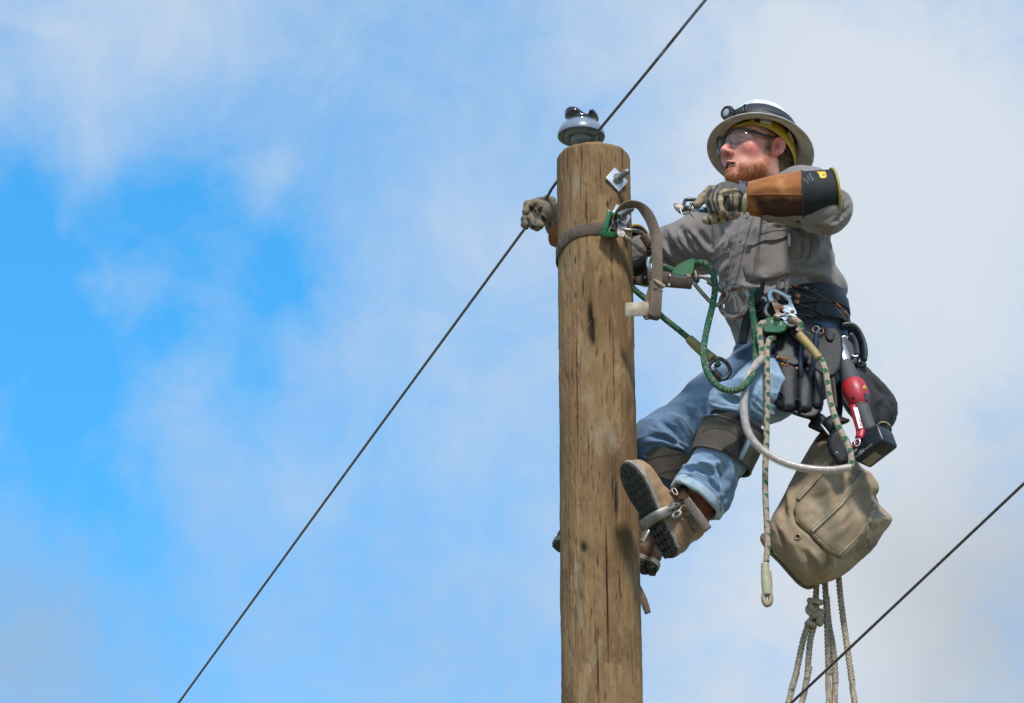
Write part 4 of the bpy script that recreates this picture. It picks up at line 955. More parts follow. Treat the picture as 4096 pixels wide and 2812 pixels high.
fade = np.exp(-(np.linalg.norm(V - (J['knl'] * .7 + J['hil'] * .3), axis=1) / .16) ** 2) * 1.0 + .85 * np.exp(-(np.linalg.norm(V - (cufl * .6 + J['knl'] * .4), axis=1) / .13) ** 2) + .5 * np.exp(-(np.linalg.norm(V - (J['knr'] * .75 + J['hir'] * .25 + [0, -.03, .04]), axis=1) / .16) ** 2)
fade = np.clip(fade * (1 + .22 * n), 0, 1)[:, None]; Cj = Cj * (1 - fade) + np.array([.34, .47, .61]) * fade
qd = (V - cufl) @ cdir; Cj[(qd > -.022) & (np.linalg.norm(V - cufl, axis=1) < .13)] = (.40, .50, .565)
Cj *= (1 + .10 * n)[:, None]
M_DENIM = mat('faded_denim', (1, 1, 1), (.72, .75, .80), scale=30, rough=.93, bump=.55, bscale=1000, weave=500, attr='Col', sheen=.2, pos=(.3, .7), crease=.26, cscale=24)
JEANS = mk('jeans', V, F, M_DENIM, PERSON, attrs={'Col': Cj}); JEANS_G = (V, F); JEANS_T = bvh(V, F)
M_THR = mat('denim_thread', (.20, .28, .36), (.15, .2, .27), scale=90, rough=.9)
seam(JEANS_T, 6, [(1130, 20), (1090, 110), (1075, 190)], JEANS, M_THR, .0016); seam(JEANS_T, 13, [(1300, 740), (1310, 600), (1330, 400), (1300, 200)], JEANS, M_THR, .0015)
stitches(JEANS_T, 13, [(800, 285), (900, 275), (1040, 320), (1150, 400), (1230, 500), (1290, 620), (1310, 720)], JEANS, M_THR, .0009, .006, n=6)

# ---- boots
M_LEATH = mat('tan_boot_leather', (.345, .220, .120), (.225, .135, .073), scale=22, rough=.62, bump=.25, bscale=300, c3=(.45, .32, .195), attr='Col', crease=.15, cscale=30)
M_SOLE = mat('black_rubber_sole', (.036, .032, .030), (.018, .017, .017), scale=40, rough=.8, bump=.5, bscale=200, c3=(.12, .085, .06), pos=(.38, .60))
M_WELT = mat('grey_welt', (.30, .265, .225), (.19, .155, .125), scale=60, rough=.8, bump=.3, bscale=240)
def boot(heel, toe, zup, shaft_top, label, tint, r_shaft=.058, red=False):
    heel = np.asarray(heel); X = nz(toe - heel); Zv = np.asarray(zup, float); Zv = nz(Zv - X * (Zv @ X)); Y = np.cross(Zv, X); B = np.stack([X, Y, Zv], 1); Ln = np.linalg.norm(toe - heel); k = Ln / .30
    loc = lambda p: ((p - heel) @ B) / k
    wd = lambda q: heel + (np.atleast_2d(q) * k) @ B.T
    def outline(n=64):
        xs = np.array([0, .02, .05, .10, .15, .20, .24, .27, .29, .30]); hwid = np.array([.0, .027, .036, .033, .038, .048, .047, .038, .022, .0])
        t = np.linspace(0, 1, n); xx = .30 * (.5 - .5 * np.cos(np.pi * t)); w = np.interp(xx, xs, hwid); w = np.where((xx < .02), .036 * np.sqrt(np.clip(1 - ((.032 - np.clip(xx, 0, .032)) / .032) ** 2, 0, 1)), w); return xx, w
    xs, w = outline()
    ring = [(x, a) for x, a in zip(xs, w)] + [(x, -a) for x, a in zip(xs[::-1][1:-1], w[::-1][1:-1])]
    rn = np.array(ring)
    def slab(z0, z1, grow, mt, name, parent):
        off = rn.copy(); c = np.array([.15, 0]); off = c + (off - c) * (1 + grow)
        p0 = np.concatenate([off, np.full((len(off), 1), z0)], 1); p1 = p0.copy(); p1[:, 2] = z1; m = len(off)
        Vv = wd(np.concatenate([p0, p1])); Ff = [tuple(range(m))[::-1], tuple(range(m, 2 * m))] + [(j, (j + 1) % m, m + (j + 1) % m, m + j) for j in range(m)]
        return mk(name, Vv, Ff, mt, parent, sharp=40)
    top = loc(np.array([shaft_top]))[0]
    def f(p):
        q = loc(p)
        d = ell(q, (.235, 0, .030), (.066, .046, .043)); d = smin(d, ell(q, (.155, 0, .036), (.09, .041, .043)), .03)
        d = smin(d, ell(q, (.055, 0, .036), (.060, .037, .048)), .03)
        d = smin(d, cone(q, (.16, 0, .055), (.085, 0, .105), .032, .044), .03)
        d = smin(d, cone(q, (.060, 0, .05), (.060, 0, .110), .038, .044), .03)
        d = smin(d, cone(q, (.070, 0, .10), top, .046, r_shaft), .03)
        d = smax(d, .012 - q[:, 2], .004); d = d * k + .0012 * fbm(p * 60, 2, 3)
        cr = .0022 * np.sin((q[:, 0] * .7 + q[:, 2]) * 230) * np.exp(-((q[:, 0] - .125) / .03) ** 2 - ((q[:, 2] - .085) / .035) ** 2); return d + cr
    pts = wd([(-.03, -.07, -.0), (.31, .07, .12), (.0, .07, 0), (.31, -.07, 0), (.1, .07, .12), (.1, -.07, .12)]); pts = np.concatenate([pts, [shaft_top + .08, shaft_top - .08]])
    Vv, Ff = surface(f, pts.min(0) - .02, pts.max(0) + .02, .0035); q = loc(Vv)
    Cc = np.ones((len(Vv), 3)); up = sstep(.115, .145, q[:, 2] + .25 * np.maximum(.06 - q[:, 0], 0))[:, None]; Cc = Cc * (1 - up) + np.array([.62, .26, .13]) * up
    if red: Cc = paint(Vv, Ff, Cc, [(trace(13, [(690, 470), (830, 405), (1000, 340), (1200, 450), (1290, 700), (1210, 880), (1130, 800), (980, 620), (900, 570), (800, 530)]), (.42, .17, .075)), (trace(13, [(790, 690), (900, 760), (1010, 970), (900, 1150), (800, 950), (800, 800)]), (.72, .70, .70))])
    Cc *= np.array(tint)
    root = mk('boot', Vv, Ff, M_LEATH, PERSON, attrs={'Col': Cc}); root['label'] = label
    slab(.002, .016, .05, M_WELT, 'welt', root); sole = slab(-.006, .002, .03, M_SOLE, 'sole', root)
    lugs = []
    for i, x in enumerate(np.arange(.012, .292, .0235)):
        if .098 < x < .125: continue
        a = np.interp(x, xs, w) * .97
        for s in (-1, 1):
            for (y0, y1) in ((.60 * a, .99 * a), (.07 * a, .50 * a)):
                yy = s * (y0 + y1) / 2; zz = -.0068 if x > .11 else -.009; hh = .0016 if x > .11 else .0052
                lugs.append(rbox(wd((x, yy, zz))[0], B @ rot((0, 0, 1), s * .35), (.0100 * k, (y1 - y0) / 2 * k * 1.06, hh * k), .0012, 1))
    mk('tread_lugs', *join(*lugs), M_SOLE, root, smooth=False)
    return root, wd, B, bvh(Vv, Ff)
zl = .62 * FWD + .78 * (.86 * RGT + .51 * UPV)
HEELL = Q(13, 742, 1245, -.165); TOEL = Q(13, 172, 165, -.235)
BOOTL, bwl, BBL, BTL = boot(HEELL, TOEL, zl, CUFL - CDIR * .06 + np.array([.004, .0, 0]), 'tan leather boot held in front of the pole, black lugged sole showing', (1.08, 1.06, 1.04), red=True)
HEELR = Q(13, 545, 1395, .125); TOER = Q(0, 1257, 1236, .185)
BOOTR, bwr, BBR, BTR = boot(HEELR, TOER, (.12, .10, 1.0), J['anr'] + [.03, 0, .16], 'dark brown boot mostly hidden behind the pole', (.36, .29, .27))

# ---- gloves
def blur_attr(C, F, n, it=1):
    for _ in range(it): C = smooth_mesh(C, F, 1, .5)
    return C
M_GLOVE = mat('goatskin_glove', (1, 1, 1), (.80, .77, .73), scale=55, rough=.72, bump=.35, bscale=420, attr='Col')
TAN = (.32, .245, .152); TAN2 = (.185, .138, .088); DK = (.035, .033, .033); GRY = (.075, .073, .068)
GL_Y = -.385
def gl(x, y, d=0.0): return Q(10, x, y, GL_Y + d)
def glove_l(p):
    m = .17552 * PXM                                         # metres per zoom unit
    d = chain(p, [gl(1850, 930), gl(1600, 880), gl(1330, 820)], [250 * m, 255 * m, 270 * m], .02)
    d = smin(d, ell(p, gl(1270, 760, -.004), (300 * m, 260 * m, 240 * m)), .02)
    d = smin(d, ell(p, gl(1330, 1020, -.006), (220 * m, 220 * m, 230 * m)), .02)
    # index finger along the jaws, middle, ring and little finger curled, thumb below
    def fin(pts, rs, k=.004):
        nonlocal d
        d = smin(d, chain(p, [gl(*a) for a in pts], [r * m for r in rs], .004), k)
    fin([(1080, 690, .0), (930, 690, -.004), (740, 870, -.010), (620, 1020, -.014)], [118, 112, 108, 100])
    fin([(1150, 660, -.012), (935, 760, -.026), (890, 950, -.032), (960, 1150, -.028), (1100, 1250, -.01)], [110, 98, 94, 92, 85], .003)
    fin([(1230, 680, -.024), (1025, 760, -.038), (990, 960, -.042), (1040, 1150, -.038), (1160, 1270, -.02)], [105, 92, 88, 88, 80], .003)
    fin([(1320, 730, -.030), (1150, 800, -.048), (1110, 980, -.052), (1150, 1150, -.048), (1230, 1260, -.03)], [105, 94, 90, 90, 84], .003)
    fin([(1480, 1230, .0), (1150, 1330, -.010), (940, 1360, -.016), (830, 1370, -.018)], [125, 118, 112, 104], .006)
    return d + .0007 * fbm(p * 120, 3, 71)
V, F = surface(glove_l, gl(600, 1500) - [.03, .12, .03], gl(2000, 450) + [.03, .09, .05], .0022)
V = folds(V, F, [(trace(10, [(1130, 760), (1280, 700), (1400, 690), (1600, 690)]), 4, .0030), (trace(10, [(1200, 780), (1330, 770), (1560, 780)]), 4, -.003), (trace(10, [(1380, 780), (1390, 900), (1410, 1000)]), 4, .003), (trace(10, [(1420, 690), (1560, 740), (1700, 790)]), 3, -.002)])
C0 = np.tile([TAN], (len(V), 1)) * (1 + .22 * fbm(V * 70, 3, 5))[:, None] * (1 - .55 * sstep(.1, .5, fbm(V * 45, 3, 15)))[:, None]
C = paint(V, F, C0, [
 (trace(10, [(1000, 600), (1150, 500), (1280, 440), (1450, 440), (1560, 560), (1560, 620), (1370, 665), (1240, 650), (1110, 735), (1060, 720), (1130, 610), (1180, 560)]), GRY),
 (band(10, [(960, 640), (880, 760), (865, 900), (900, 1060), (980, 1230)], 85), DK), (band(10, [(1090, 570), (1000, 720), (970, 900), (1010, 1080), (1090, 1260)], 62), DK), (band(10, [(1090, 740), (1070, 900), (1090, 1030), (1120, 1160)], 62), DK),
 (trace(10, [(1190, 780), (1290, 790), (1310, 960), (1300, 1050), (1250, 950)]), DK), (trace(10, [(1300, 790), (1350, 790), (1400, 1010), (1460, 1060), (1500, 1180), (1440, 1290), (1330, 1290), (1300, 1200)]), DK), (band(10, [(1430, 790), (1430, 940), (1450, 1080)], 40), DK),
 (band(10, [(1630, 800), (1590, 960), (1570, 1190)], 75), DK), (band(10, [(1820, 810), (1790, 1010), (1730, 1180), (1690, 1220)], 45), DK),
 (band(10, [(860, 1270), (900, 1370), (920, 1480)], 70), DK), (band(10, [(1100, 1310), (1120, 1420)], 90), DK), (band(10, [(1300, 1280), (1310, 1400)], 75), DK),
 (trace(10, [(560, 1100), (640, 1130), (720, 1080), (760, 1000), (700, 960), (560, 1020)]), (.24, .175, .11))])
C = blur_attr(C, F, len(V)); GLOVEL = mk('glove', V, F, M_GLOVE, PERSON, attrs={'Col': C}); GLOVEL['label'] = 'tan and black work glove closed round the pliers'; GLT = bvh(V, F)
M_TAB = mat('grey_nylon_tab', (.085, .10, .125), (.055, .065, .085), scale=150, rough=.8)
tb = patch(GLT, trace(10, [(1565, 500), (1735, 530), (1720, 640), (1690, 800), (1570, 700), (1560, 600)]), .0055, .003, step=4); mk('pull_tab', *tb, M_TAB, GLOVEL, sharp=40)
tb = patch(GLT, trace(10, [(1690, 760), (1790, 830), (1780, 1000), (1730, 1190), (1690, 1215), (1650, 1170), (1640, 1000), (1660, 850)]), .0040, .003, step=5); o = mk('wrist_tab', *tb, mat('pale_glove_leather', (.50, .42, .26), (.40, .32, .19), scale=60, rough=.7), GLOVEL, sharp=40)

GR_Y = .335
def gr(x, y, d=0.0): return Q(11, x, y, GR_Y + d)
def glove_r(p):
    m = .15047 * PXM * 1.02
    d = ell(p, gl2(820, 640), (330 * m, 240 * m, 330 * m))
    d = smin(d, ell(p, gl2(640, 520), (240 * m, 200 * m, 200 * m)), .015)
    d = smin(d, chain(p, [gl2(930, 850, .02), gl2(1060, 1130, .03), gl2(1250, 1330, .03)], [235 * m, 210 * m, 225 * m], .02), .02)
    def fin(pts, rs, k=.003):
        nonlocal d
        d = smin(d, chain(p, [gl2(*a) for a in pts], [r * m for r in rs], .004), k)
    fin([(560, 470, -.012), (340, 520, -.018), (290, 720, -.026), (290, 790, -.022)], [125, 115, 98, 80])
    fin([(380, 700, -.004), (250, 900, -.020), (250, 1060, -.022), (290, 1110, -.012)], [110, 95, 95, 90])
    fin([(480, 700, .0), (420, 900, -.022), (480, 1080, -.032), (590, 1140, -.026)], [110, 105, 105, 100])
    fin([(620, 800, -.01), (600, 960, -.038), (650, 1080, -.042), (690, 1060, -.03)], [110, 105, 105, 95])
    fin([(860, 360, .0), (980, 420, -.010), (1020, 520, -.012)], [110, 110, 100], .006)
    return d + .0008 * fbm(p * 110, 3, 72)
gl2 = gr
V, F = surface(glove_r, gr(100, 1600) - [.02, .10, .02], gr(1300, 150) + [.05, .10, .05], .0024)
V = folds(V, F, [(trace(11, [(400, 520), (560, 660), (780, 840), (1000, 990)]), 4.5, .004), (trace(11, [(380, 580), (520, 720), (720, 900), (830, 980)]), 4.5, -.006), (trace(11, [(630, 350), (740, 320), (840, 420), (920, 430)]), 5, -.006)])
C0 = np.tile([TAN2], (len(V), 1)) * (1 + .28 * fbm(V * 60, 3, 6))[:, None]
C = paint(V, F, C0, [(trace(11, [(380, 540), (500, 640), (700, 800), (860, 920), (800, 960), (740, 940), (560, 900), (440, 740), (370, 700)]), DK), (trace(11, [(270, 870), (380, 850), (440, 950), (580, 1140), (470, 1150), (380, 1080)]), DK),
 (trace(11, [(170, 880), (230, 840), (290, 1030), (180, 1070)]), GRY), (trace(11, [(640, 360), (740, 320), (830, 340), (800, 420), (700, 400)]), DK), (band(11, [(960, 980), (880, 1080)], 50), DK), (band(11, [(1060, 1020), (930, 1130)], 55), DK), (trace(11, [(740, 890), (840, 890), (860, 940), (760, 960)]), DK),
 (trace(11, [(480, 620), (550, 680), (520, 700), (460, 640)]), TAN), (trace(11, [(550, 680), (640, 740), (620, 760), (540, 700)]), TAN)])
C = blur_attr(C, F, len(V)); GLOVER = mk('glove', V, F, M_GLOVE, PERSON, attrs={'Col': C}); GLOVER['label'] = 'worn brown glove left of the pole, fist closed on the wire'

# ---- leather protector cuff and rubber sleeve of the near arm, and of the far arm
def gauntlet(axis, radii, ys, mt, name, parent, thick=.003, sq=1.0, label=None, seed=0, lines=None, col_fn=None):
    c = spline(np.asarray(axis, float), .006); t = np.linspace(0, 1, len(c)); r = np.interp(t, np.linspace(0, 1, len(radii)), radii); tt, n, b = frames(c, up=(0, 0, 1)); seg = 56
    th = np.arange(seg) / seg * 2 * np.pi; V = []; F = []
    for side in (1, 0):
        for i in range(len(c)):
            rr = r[i] - (0 if side else thick)
            w = 1 + .02 * np.sin(2 * th + seed) + .012 * np.sin(5 * th + 3 * t[i] + seed); V.append(c[i] + rr * w[:, None] * (np.cos(th)[:, None] * n[i] + sq * np.sin(th)[:, None] * b[i]))
    V = np.concatenate(V); m = len(c)
    for s in (0, 1):
        for i in range(m - 1):
            for j in range(seg):
                a = s * m * seg + i * seg + j; a2 = s * m * seg + i * seg + (j + 1) % seg; F.append((a, a2, a2 + seg, a + seg) if s == 0 else (a, a + seg, a2 + seg, a2))
    for e in (0, m - 1):
        for j in range(seg):
            a = e * seg + j; a2 = e * seg + (j + 1) % seg; o = m * seg; F.append((a, a + o, a2 + o, a2) if e == 0 else (a, a2, a2 + o, a + o))
    if lines is not None: V = folds(V, np.array(F), lines)
    o = mk(name, V, F, mt, parent, sharp=50, attrs=None if col_fn is None else {'Col': col_fn(V, np.array(F))})
    if label: o['label'] = label
    return o, (V, F), (c, tt, n, b, r)
M_CUFF = mat('rough_split_leather', (.33, .118, .032), (.17, .062, .019), scale=17, rough=.88, bump=.6, bscale=380, c3=(.44, .20, .07), pos=(.33, .55), attr='Col', crease=.2, cscale=18)
def lower_dark(V, F):  # near cuff: lower half darkened almost to black, with a ragged edge
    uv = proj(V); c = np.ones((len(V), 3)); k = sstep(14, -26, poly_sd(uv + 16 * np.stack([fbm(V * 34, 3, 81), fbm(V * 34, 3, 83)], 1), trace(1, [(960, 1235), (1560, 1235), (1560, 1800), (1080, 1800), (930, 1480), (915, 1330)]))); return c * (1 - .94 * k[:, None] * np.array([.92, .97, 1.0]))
def even_dark(V, F): return np.tile([[.55, .5, .48]], (len(V), 1))  # far cuff: one even darker brown all over
M_RUB = mat('black_dipped_rubber', (.019, .022, .027), (.012, .014, .018), scale=30, rough=.68, spec=.22, bump=.1, bscale=300)
M_YEL = mat('yellow_rubber', (.36, .26, .035), (.27, .19, .03), scale=50, rough=.55)
ax = [Q(1, 858, 1290, -.385), Q(1, 1150, 1275, -.395), Q(1, 1480, 1262, -.40)]
CUFF, CUFF_G, _ = gauntlet(ax, [.0485, .064, .0740], None, M_CUFF, 'leather_cuff', PERSON, label='rust brown leather glove cuff on the raised forearm', col_fn=lower_dark, lines=[(trace(1, [(1000, 1120), (1200, 1060), (1430, 1010)]), 7, -.005), (trace(1, [(900, 1180), (1100, 1150), (1300, 1170), (1480, 1150)]), 12, .004), (trace(1, [(870, 1290), (1000, 1320), (1200, 1330)]), 10, -.004), (trace(1, [(1000, 1400), (1250, 1420), (1450, 1400)]), 14, .005)])
CT = bvh(*CUFF_G); M_CT = mat('cuff_binding', (.03, .028, .03), scale=80, rough=.8)
ridge = [a for a in trace(1, [(850, 1250), (1000, 1245), (1200, 1243), (1480, 1248)])]
a, nn = onsurf(CT, dens(ridge, 8), .0015); V_, F_ = tube(a, .0028, 8, ds=.01); mk('welt_seam', V_, F_, M_CUFF, CUFF, attrs={'Col': np.tile([[.6, .55, .5]], (len(V_), 1))})
stitches(CT, 1, [(880, 1120), (884, 1180), (890, 1240)], CUFF, mat('tan_thread', (.42, .26, .12), scale=90), .0007, .004, n=5)
ax2 = [Q(1, 1455, 1263, -.40), Q(1, 1660, 1250, -.40), Q(1, 1842, 1235, -.395)]
RUBS, RUB_G, fr = gauntlet(ax2, [.0730, .0725, .0710], None, M_RUB, 'rubber_sleeve', PERSON, label='black rubber glove sleeve with yellow rim on the raised forearm', seed=2)
c, tt, n_, b_, r_ = fr; th = np.arange(48) / 48 * 2 * np.pi
rimp = c[-1] + .0740 * (np.cos(th)[:, None] * n_[-1] + np.sin(th)[:, None] * b_[-1]); mk('rolled_rim', *tube(rimp, .0042, 8, closed=True, ds=.008), M_YEL, RUBS)
c, tt, n_, b_, r_ = _; rimp = c[-1] + .0740 * (np.cos(th)[:, None] * n_[-1] + np.sin(th)[:, None] * b_[-1]); mk('edge_binding', *tube(rimp, .0030, 8, closed=True, ds=.008), M_CT, CUFF)
RT_ = bvh(*RUB_G)
ol = patch(RT_, trace(1, [(1640, 980), (1740, 975), (1758, 1010), (1755, 1050), (1700, 1060), (1680, 1040), (1665, 1000)]), .0012, .001, step=4); mk('class_label', *ol, mat('label_yellow', (.70, .46, .02), (.62, .40, .02), scale=100, rough=.5), RUBS)
# far arm: same sleeve and cuff behind the pole
axr = [J['wrr'] - nz(J['elr'] - J['wrr']) * .022, J['wrr'] * .5 + J['elr'] * .5]
CUFR, g_, _ = gauntlet(axr, [.043, .060], None, M_CUFF, 'leather_cuff', PERSON, label='brown leather cuff of the far arm behind the pole', seed=4, col_fn=even_dark)
axr = [J['wrr'] * .5 + J['elr'] * .5, Q(2, 965, 1075, .20)]
RUBR, g_, fr = gauntlet(axr, [.060, .064], None, M_RUB, 'rubber_sleeve', PERSON, label='black rubber sleeve with yellow rim just right of the pole', seed=5)
c, tt, n_, b_, r_ = fr; rimp = c[-1] + .065 * (np.cos(th)[:, None] * n_[-1] + np.sin(th)[:, None] * b_[-1]); mk('rolled_rim', *tube(rimp, .0042, 8, closed=True, ds=.008), M_YEL, RUBR)
# ================================================================== hard hat, lamp, glasses
HN = nz(.685 * FWD + .73 * (math.cos(rad(6)) * UPV + math.sin(rad(6)) * RGT)); HATB = basis(HN, HF)
HATC = P(1726 * 1.7633, 329 * 1.7633, HC[1] + .005) - HN * .002
def hatw(p): return HATC + np.atleast_2d(p) @ HATB.T
def hat_shape(prof, seg=120, sx=1.03, sy=.97, ridge=True):
    V = []; F = []; m = len(prof); th = np.arange(seg) / seg * 2 * np.pi
    for r, h in prof:
        x = r * np.cos(th) * sx; y = r * np.sin(th) * sy; z = np.full(seg, h, float)
        if ridge:
            w = sstep(.07, .105, z + 0 * x) * sstep(.105, .05, np.abs(x))
            z = z + w * (.007 * np.exp(-(y / .013) ** 2) + .005 * np.exp(-((np.abs(y) - .040) / .010) ** 2) - .002)
        V.append(np.stack([x, y, z], 1))
    V = np.concatenate(V)
    for i in range(m - 1):
        for j in range(seg): F.append((i * seg + j, i * seg + (j + 1) % seg, (i + 1) * seg + (j + 1) % seg, (i + 1) * seg + j))
    return V, F
def interp_prof(pr, n):
    p = spline([(a, b, 0) for a, b in pr], .004); return [(abs(a), b) for a, b, _ in p]
def build_hat():
    root = empty('hard_hat', hatw((0, 0, 0))[0], 'white full brim hard hat with grimy underside on the climber', 'hard hat')
    wh = mat('white_hat_plastic', (.66, .66, .64), (.42, .395, .36), scale=28, rough=.36, bump=.05, bscale=90, pos=(.30, .50), coat=.15)
    un = mat('grimy_hat_underside', (.56, .51, .455), (.40, .35, .30), scale=34, rough=.6, bump=.1, bscale=160, c3=(.62, .58, .53), pos=(.28, .55))
    out = [(.0, .146), (.03, .144), (.06, .133), (.084, .112), (.099, .082), (.107, .045), (.111, .014), (.117, .003), (.132, -.004), (.148, -.013), (.1575, -.021), (.1595, -.024)]
    inn = [(.1595, -.0242), (.158, -.0262), (.147, -.0185), (.131, -.0085), (.115, -.002), (.107, .012), (.103, .045), (.095, .078), (.08, .105), (.05, .128), (.0, .137)]
    V, F = hat_shape(interp_prof(out, 0)); mk('shell', hatw(V), [f[::-1] for f in F], wh, root)
    V, F = hat_shape(interp_prof(inn, 0), ridge=False); mk('brim_underside', hatw(V), [f[::-1] for f in F], un, root)
    # suspension: yellow band dropping to the nape, crown straps and white clips
    ye = mat('yellow_suspension', (.52, .35, .03), (.40, .26, .02), scale=40, rough=.45, c3=(.56, .40, .05)); wc = mat('white_clip', (.66, .64, .60), (.52, .50, .47), scale=90, rough=.4)
    pts = []; wd = []; ww = []
    for t in np.linspace(0, 2 * math.pi, 48, endpoint=False):
        b = .5 - .5 * math.cos(t); dz = .006 - .065 * b ** 2.0
        pts.append(hatw((.110 * math.cos(t) - .003, .0915 * math.sin(t), dz))[0]); wd.append(HATB @ nz([.10 * math.cos(t), .10 * math.sin(t), 1.0])); ww.append(.027 + .008 * abs(math.sin(t)))
    sb = mk('headband', *strap(pts, wd, ww, .0025, closed=True, ds=.006), ye, root)
    dk = mat('headband_slot', (.03, .02, .012), scale=60)
    HBT = bvh(*strap(pts, wd, ww, .0025, closed=True, ds=.006))
    for pl in ([(355, 610), (500, 575), (700, 575), (690, 610), (560, 640), (370, 690)], [(800, 570), (880, 560), (990, 610), (985, 645), (890, 640), (800, 610)], [(1078, 635), (1105, 635), (1103, 688), (1078, 686)], [(1512, 855), (1540, 860), (1540, 895), (1514, 893)]):
        try: mk('slot', *patch(HBT, trace(23, pl), .0006, .0006, step=3), dk, sb)
        except RuntimeError: pass
    for a in (rad(40), rad(140), rad(220), rad(320), rad(90), rad(270)):
        p0 = hatw((.096 * math.cos(a), .086 * math.sin(a), .004))[0]; p1 = hatw((.075 * math.cos(a), .070 * math.sin(a), .075))[0]; p2 = hatw((.02 * math.cos(a), .02 * math.sin(a), .105))[0]
        mk('crown_strap', *strap([p0, p1, p2], HATB @ np.array([-math.sin(a), math.cos(a), 0]), .018, .002), ye, root)
    for a in (rad(18), rad(62), rad(118), rad(162), rad(242), rad(298)):
        c = hatw((.101 * math.cos(a), .092 * math.sin(a), .006))[0]; B = HATB @ rot((0, 0, 1), a)
        mk('clip', *rbox(c, B, (.004, .017, .009), .002), wc, root)
    c = hatw((-.106, 0, -.062))[0]; mk('ratchet_knob', *lathe([(0, 0), (.014, 0), (.016, .004), (.014, .012), (0, .013)], 20, c, -HATB[:, 0]), mat('black_plastic', (.02, .02, .021), scale=60, rough=.5), root)
    return root
build_hat()
def prof_r(h): return np.interp(h, [.0, .014, .045, .078, .104, .122], [.116, .111, .107, .099, .084, .06])
def build_lamp():
    root = empty('headlamp', hatw((.115, 0, .04))[0], 'black headlamp with elastic band strapped round the white hard hat', 'headlamp')
    el = mat('black_elastic', (.020, .024, .035), (.012, .014, .02), scale=60, rough=.55, bump=.4, bscale=500, weave=300, c3=(.05, .06, .08)); bp = mat('black_lamp_plastic', (.022, .024, .026), (.014, .015, .016), scale=50, rough=.42)
    pts = []; wd = []; ww = []
    for t in np.linspace(0, 2 * math.pi, 60, endpoint=False):
        h = .045 + .005 * math.cos(t); r = prof_r(h) + .0022; sl = (prof_r(h + .012) - prof_r(h - .012)) / .024
        pts.append(hatw((r * 1.03 * math.cos(t), r * .97 * math.sin(t), h))[0]); wd.append(HATB @ nz([sl * math.cos(t), sl * math.sin(t), 1.0])); ww.append(.052 + .004 * math.sin(3 * t))
    g = strap(pts, wd, ww, .0022, closed=True, ds=.006); band_ = mk('elastic_band', *g, el, root); BT = bvh(*g)
    try: mk('lettering', *text_on(BT, 'CL', 23, 600, 405, (1, -.02), 46, shear=.35), mat('red_print', (.55, .02, .03), scale=50), band_)
    except Exception as ex: print('text', ex)
    a, nn = onsurf(BT, dens([(990, 335), (1120, 365), (1300, 430), (1440, 495)], 5), .001, 23)
    if len(a) > 2: mk('band_seam', *tube(a, .0012, 6), bp, band_)
    D = nz(HF * .92 + HATB[:, 1] * .05 - HATB[:, 2] * .22 + np.array([-.25, -.30, .15])); c = hatw((.124, .004, .046))[0]
    mk('housing', *lathe([(0, -.022), (.014, -.022), (.0165, -.018), (.0165, -.006), (.0205, .000), (.0215, .006), (.0215, .017), (.0195, .021), (.0165, .0215), (.0150, .017), (0, .017)], 24, c, D), bp, root, sharp=35)
    for i in range(10):
        B = basis(D, (0, 0, 1)) @ rot((0, 0, 1), i * .628); mk('grip_rib', *rbox(c + D * .010 + B[:, 0] * .0215, B, (.0016, .003, .006), .0008, 1), bp, root)
    mk('lens', *lathe([(.0152, .0175), (.012, .0195), (.006, .0208), (0, .021)], 24, c, D), mat('lamp_lens', (.42, .42, .46), (.30, .30, .34), scale=200, rough=.08, coat=.8), root)
    mk('bracket', *rbox(hatw((.112, .030, .044))[0], HATB @ rot((0, 0, 1), .28), (.006, .021, .013), .003), bp, root)
    mk('buckle', *strap([hatw(p)[0] for p in ((.108, .045, .058), (.106, .058, .056), (.106, .058, .030), (.108, .045, .030))], HATB[:, 0], .006, .004, closed=True, ds=.003), bp, root)
    mk('battery_box', *rbox(hatw((-.118, 0, .036))[0], HATB, (.013, .030, .018), .005), bp, root)
    return root
build_lamp()
def glass_mat():
    m = bpy.data.materials.new('clear_lens'); m.use_nodes = True; nt = m.node_tree; N = nt.nodes; L = nt.links; N.clear()
    o = N.new('ShaderNodeOutputMaterial'); t = N.new('ShaderNodeBsdfTransparent'); t.inputs[0].default_value = (.96, .965, .97, 1); g = N.new('ShaderNodeBsdfGlossy'); g.inputs['Roughness'].default_value = .04
    fr = N.new('ShaderNodeLayerWeight'); fr.inputs[0].default_value = .12; mx = N.new('ShaderNodeMixShader'); mr = N.new('ShaderNodeMapRange'); mr.inputs[3].default_value = .025; mr.inputs[4].default_value = .45; L.new(fr.outputs['Facing'], mr.inputs[0]); L.new(mr.outputs[0], mx.inputs[0]); L.new(t.outputs[0], mx.inputs[1]); L.new(g.outputs[0], mx.inputs[2]); L.new(mx.outputs[0], o.inputs[0]); return m
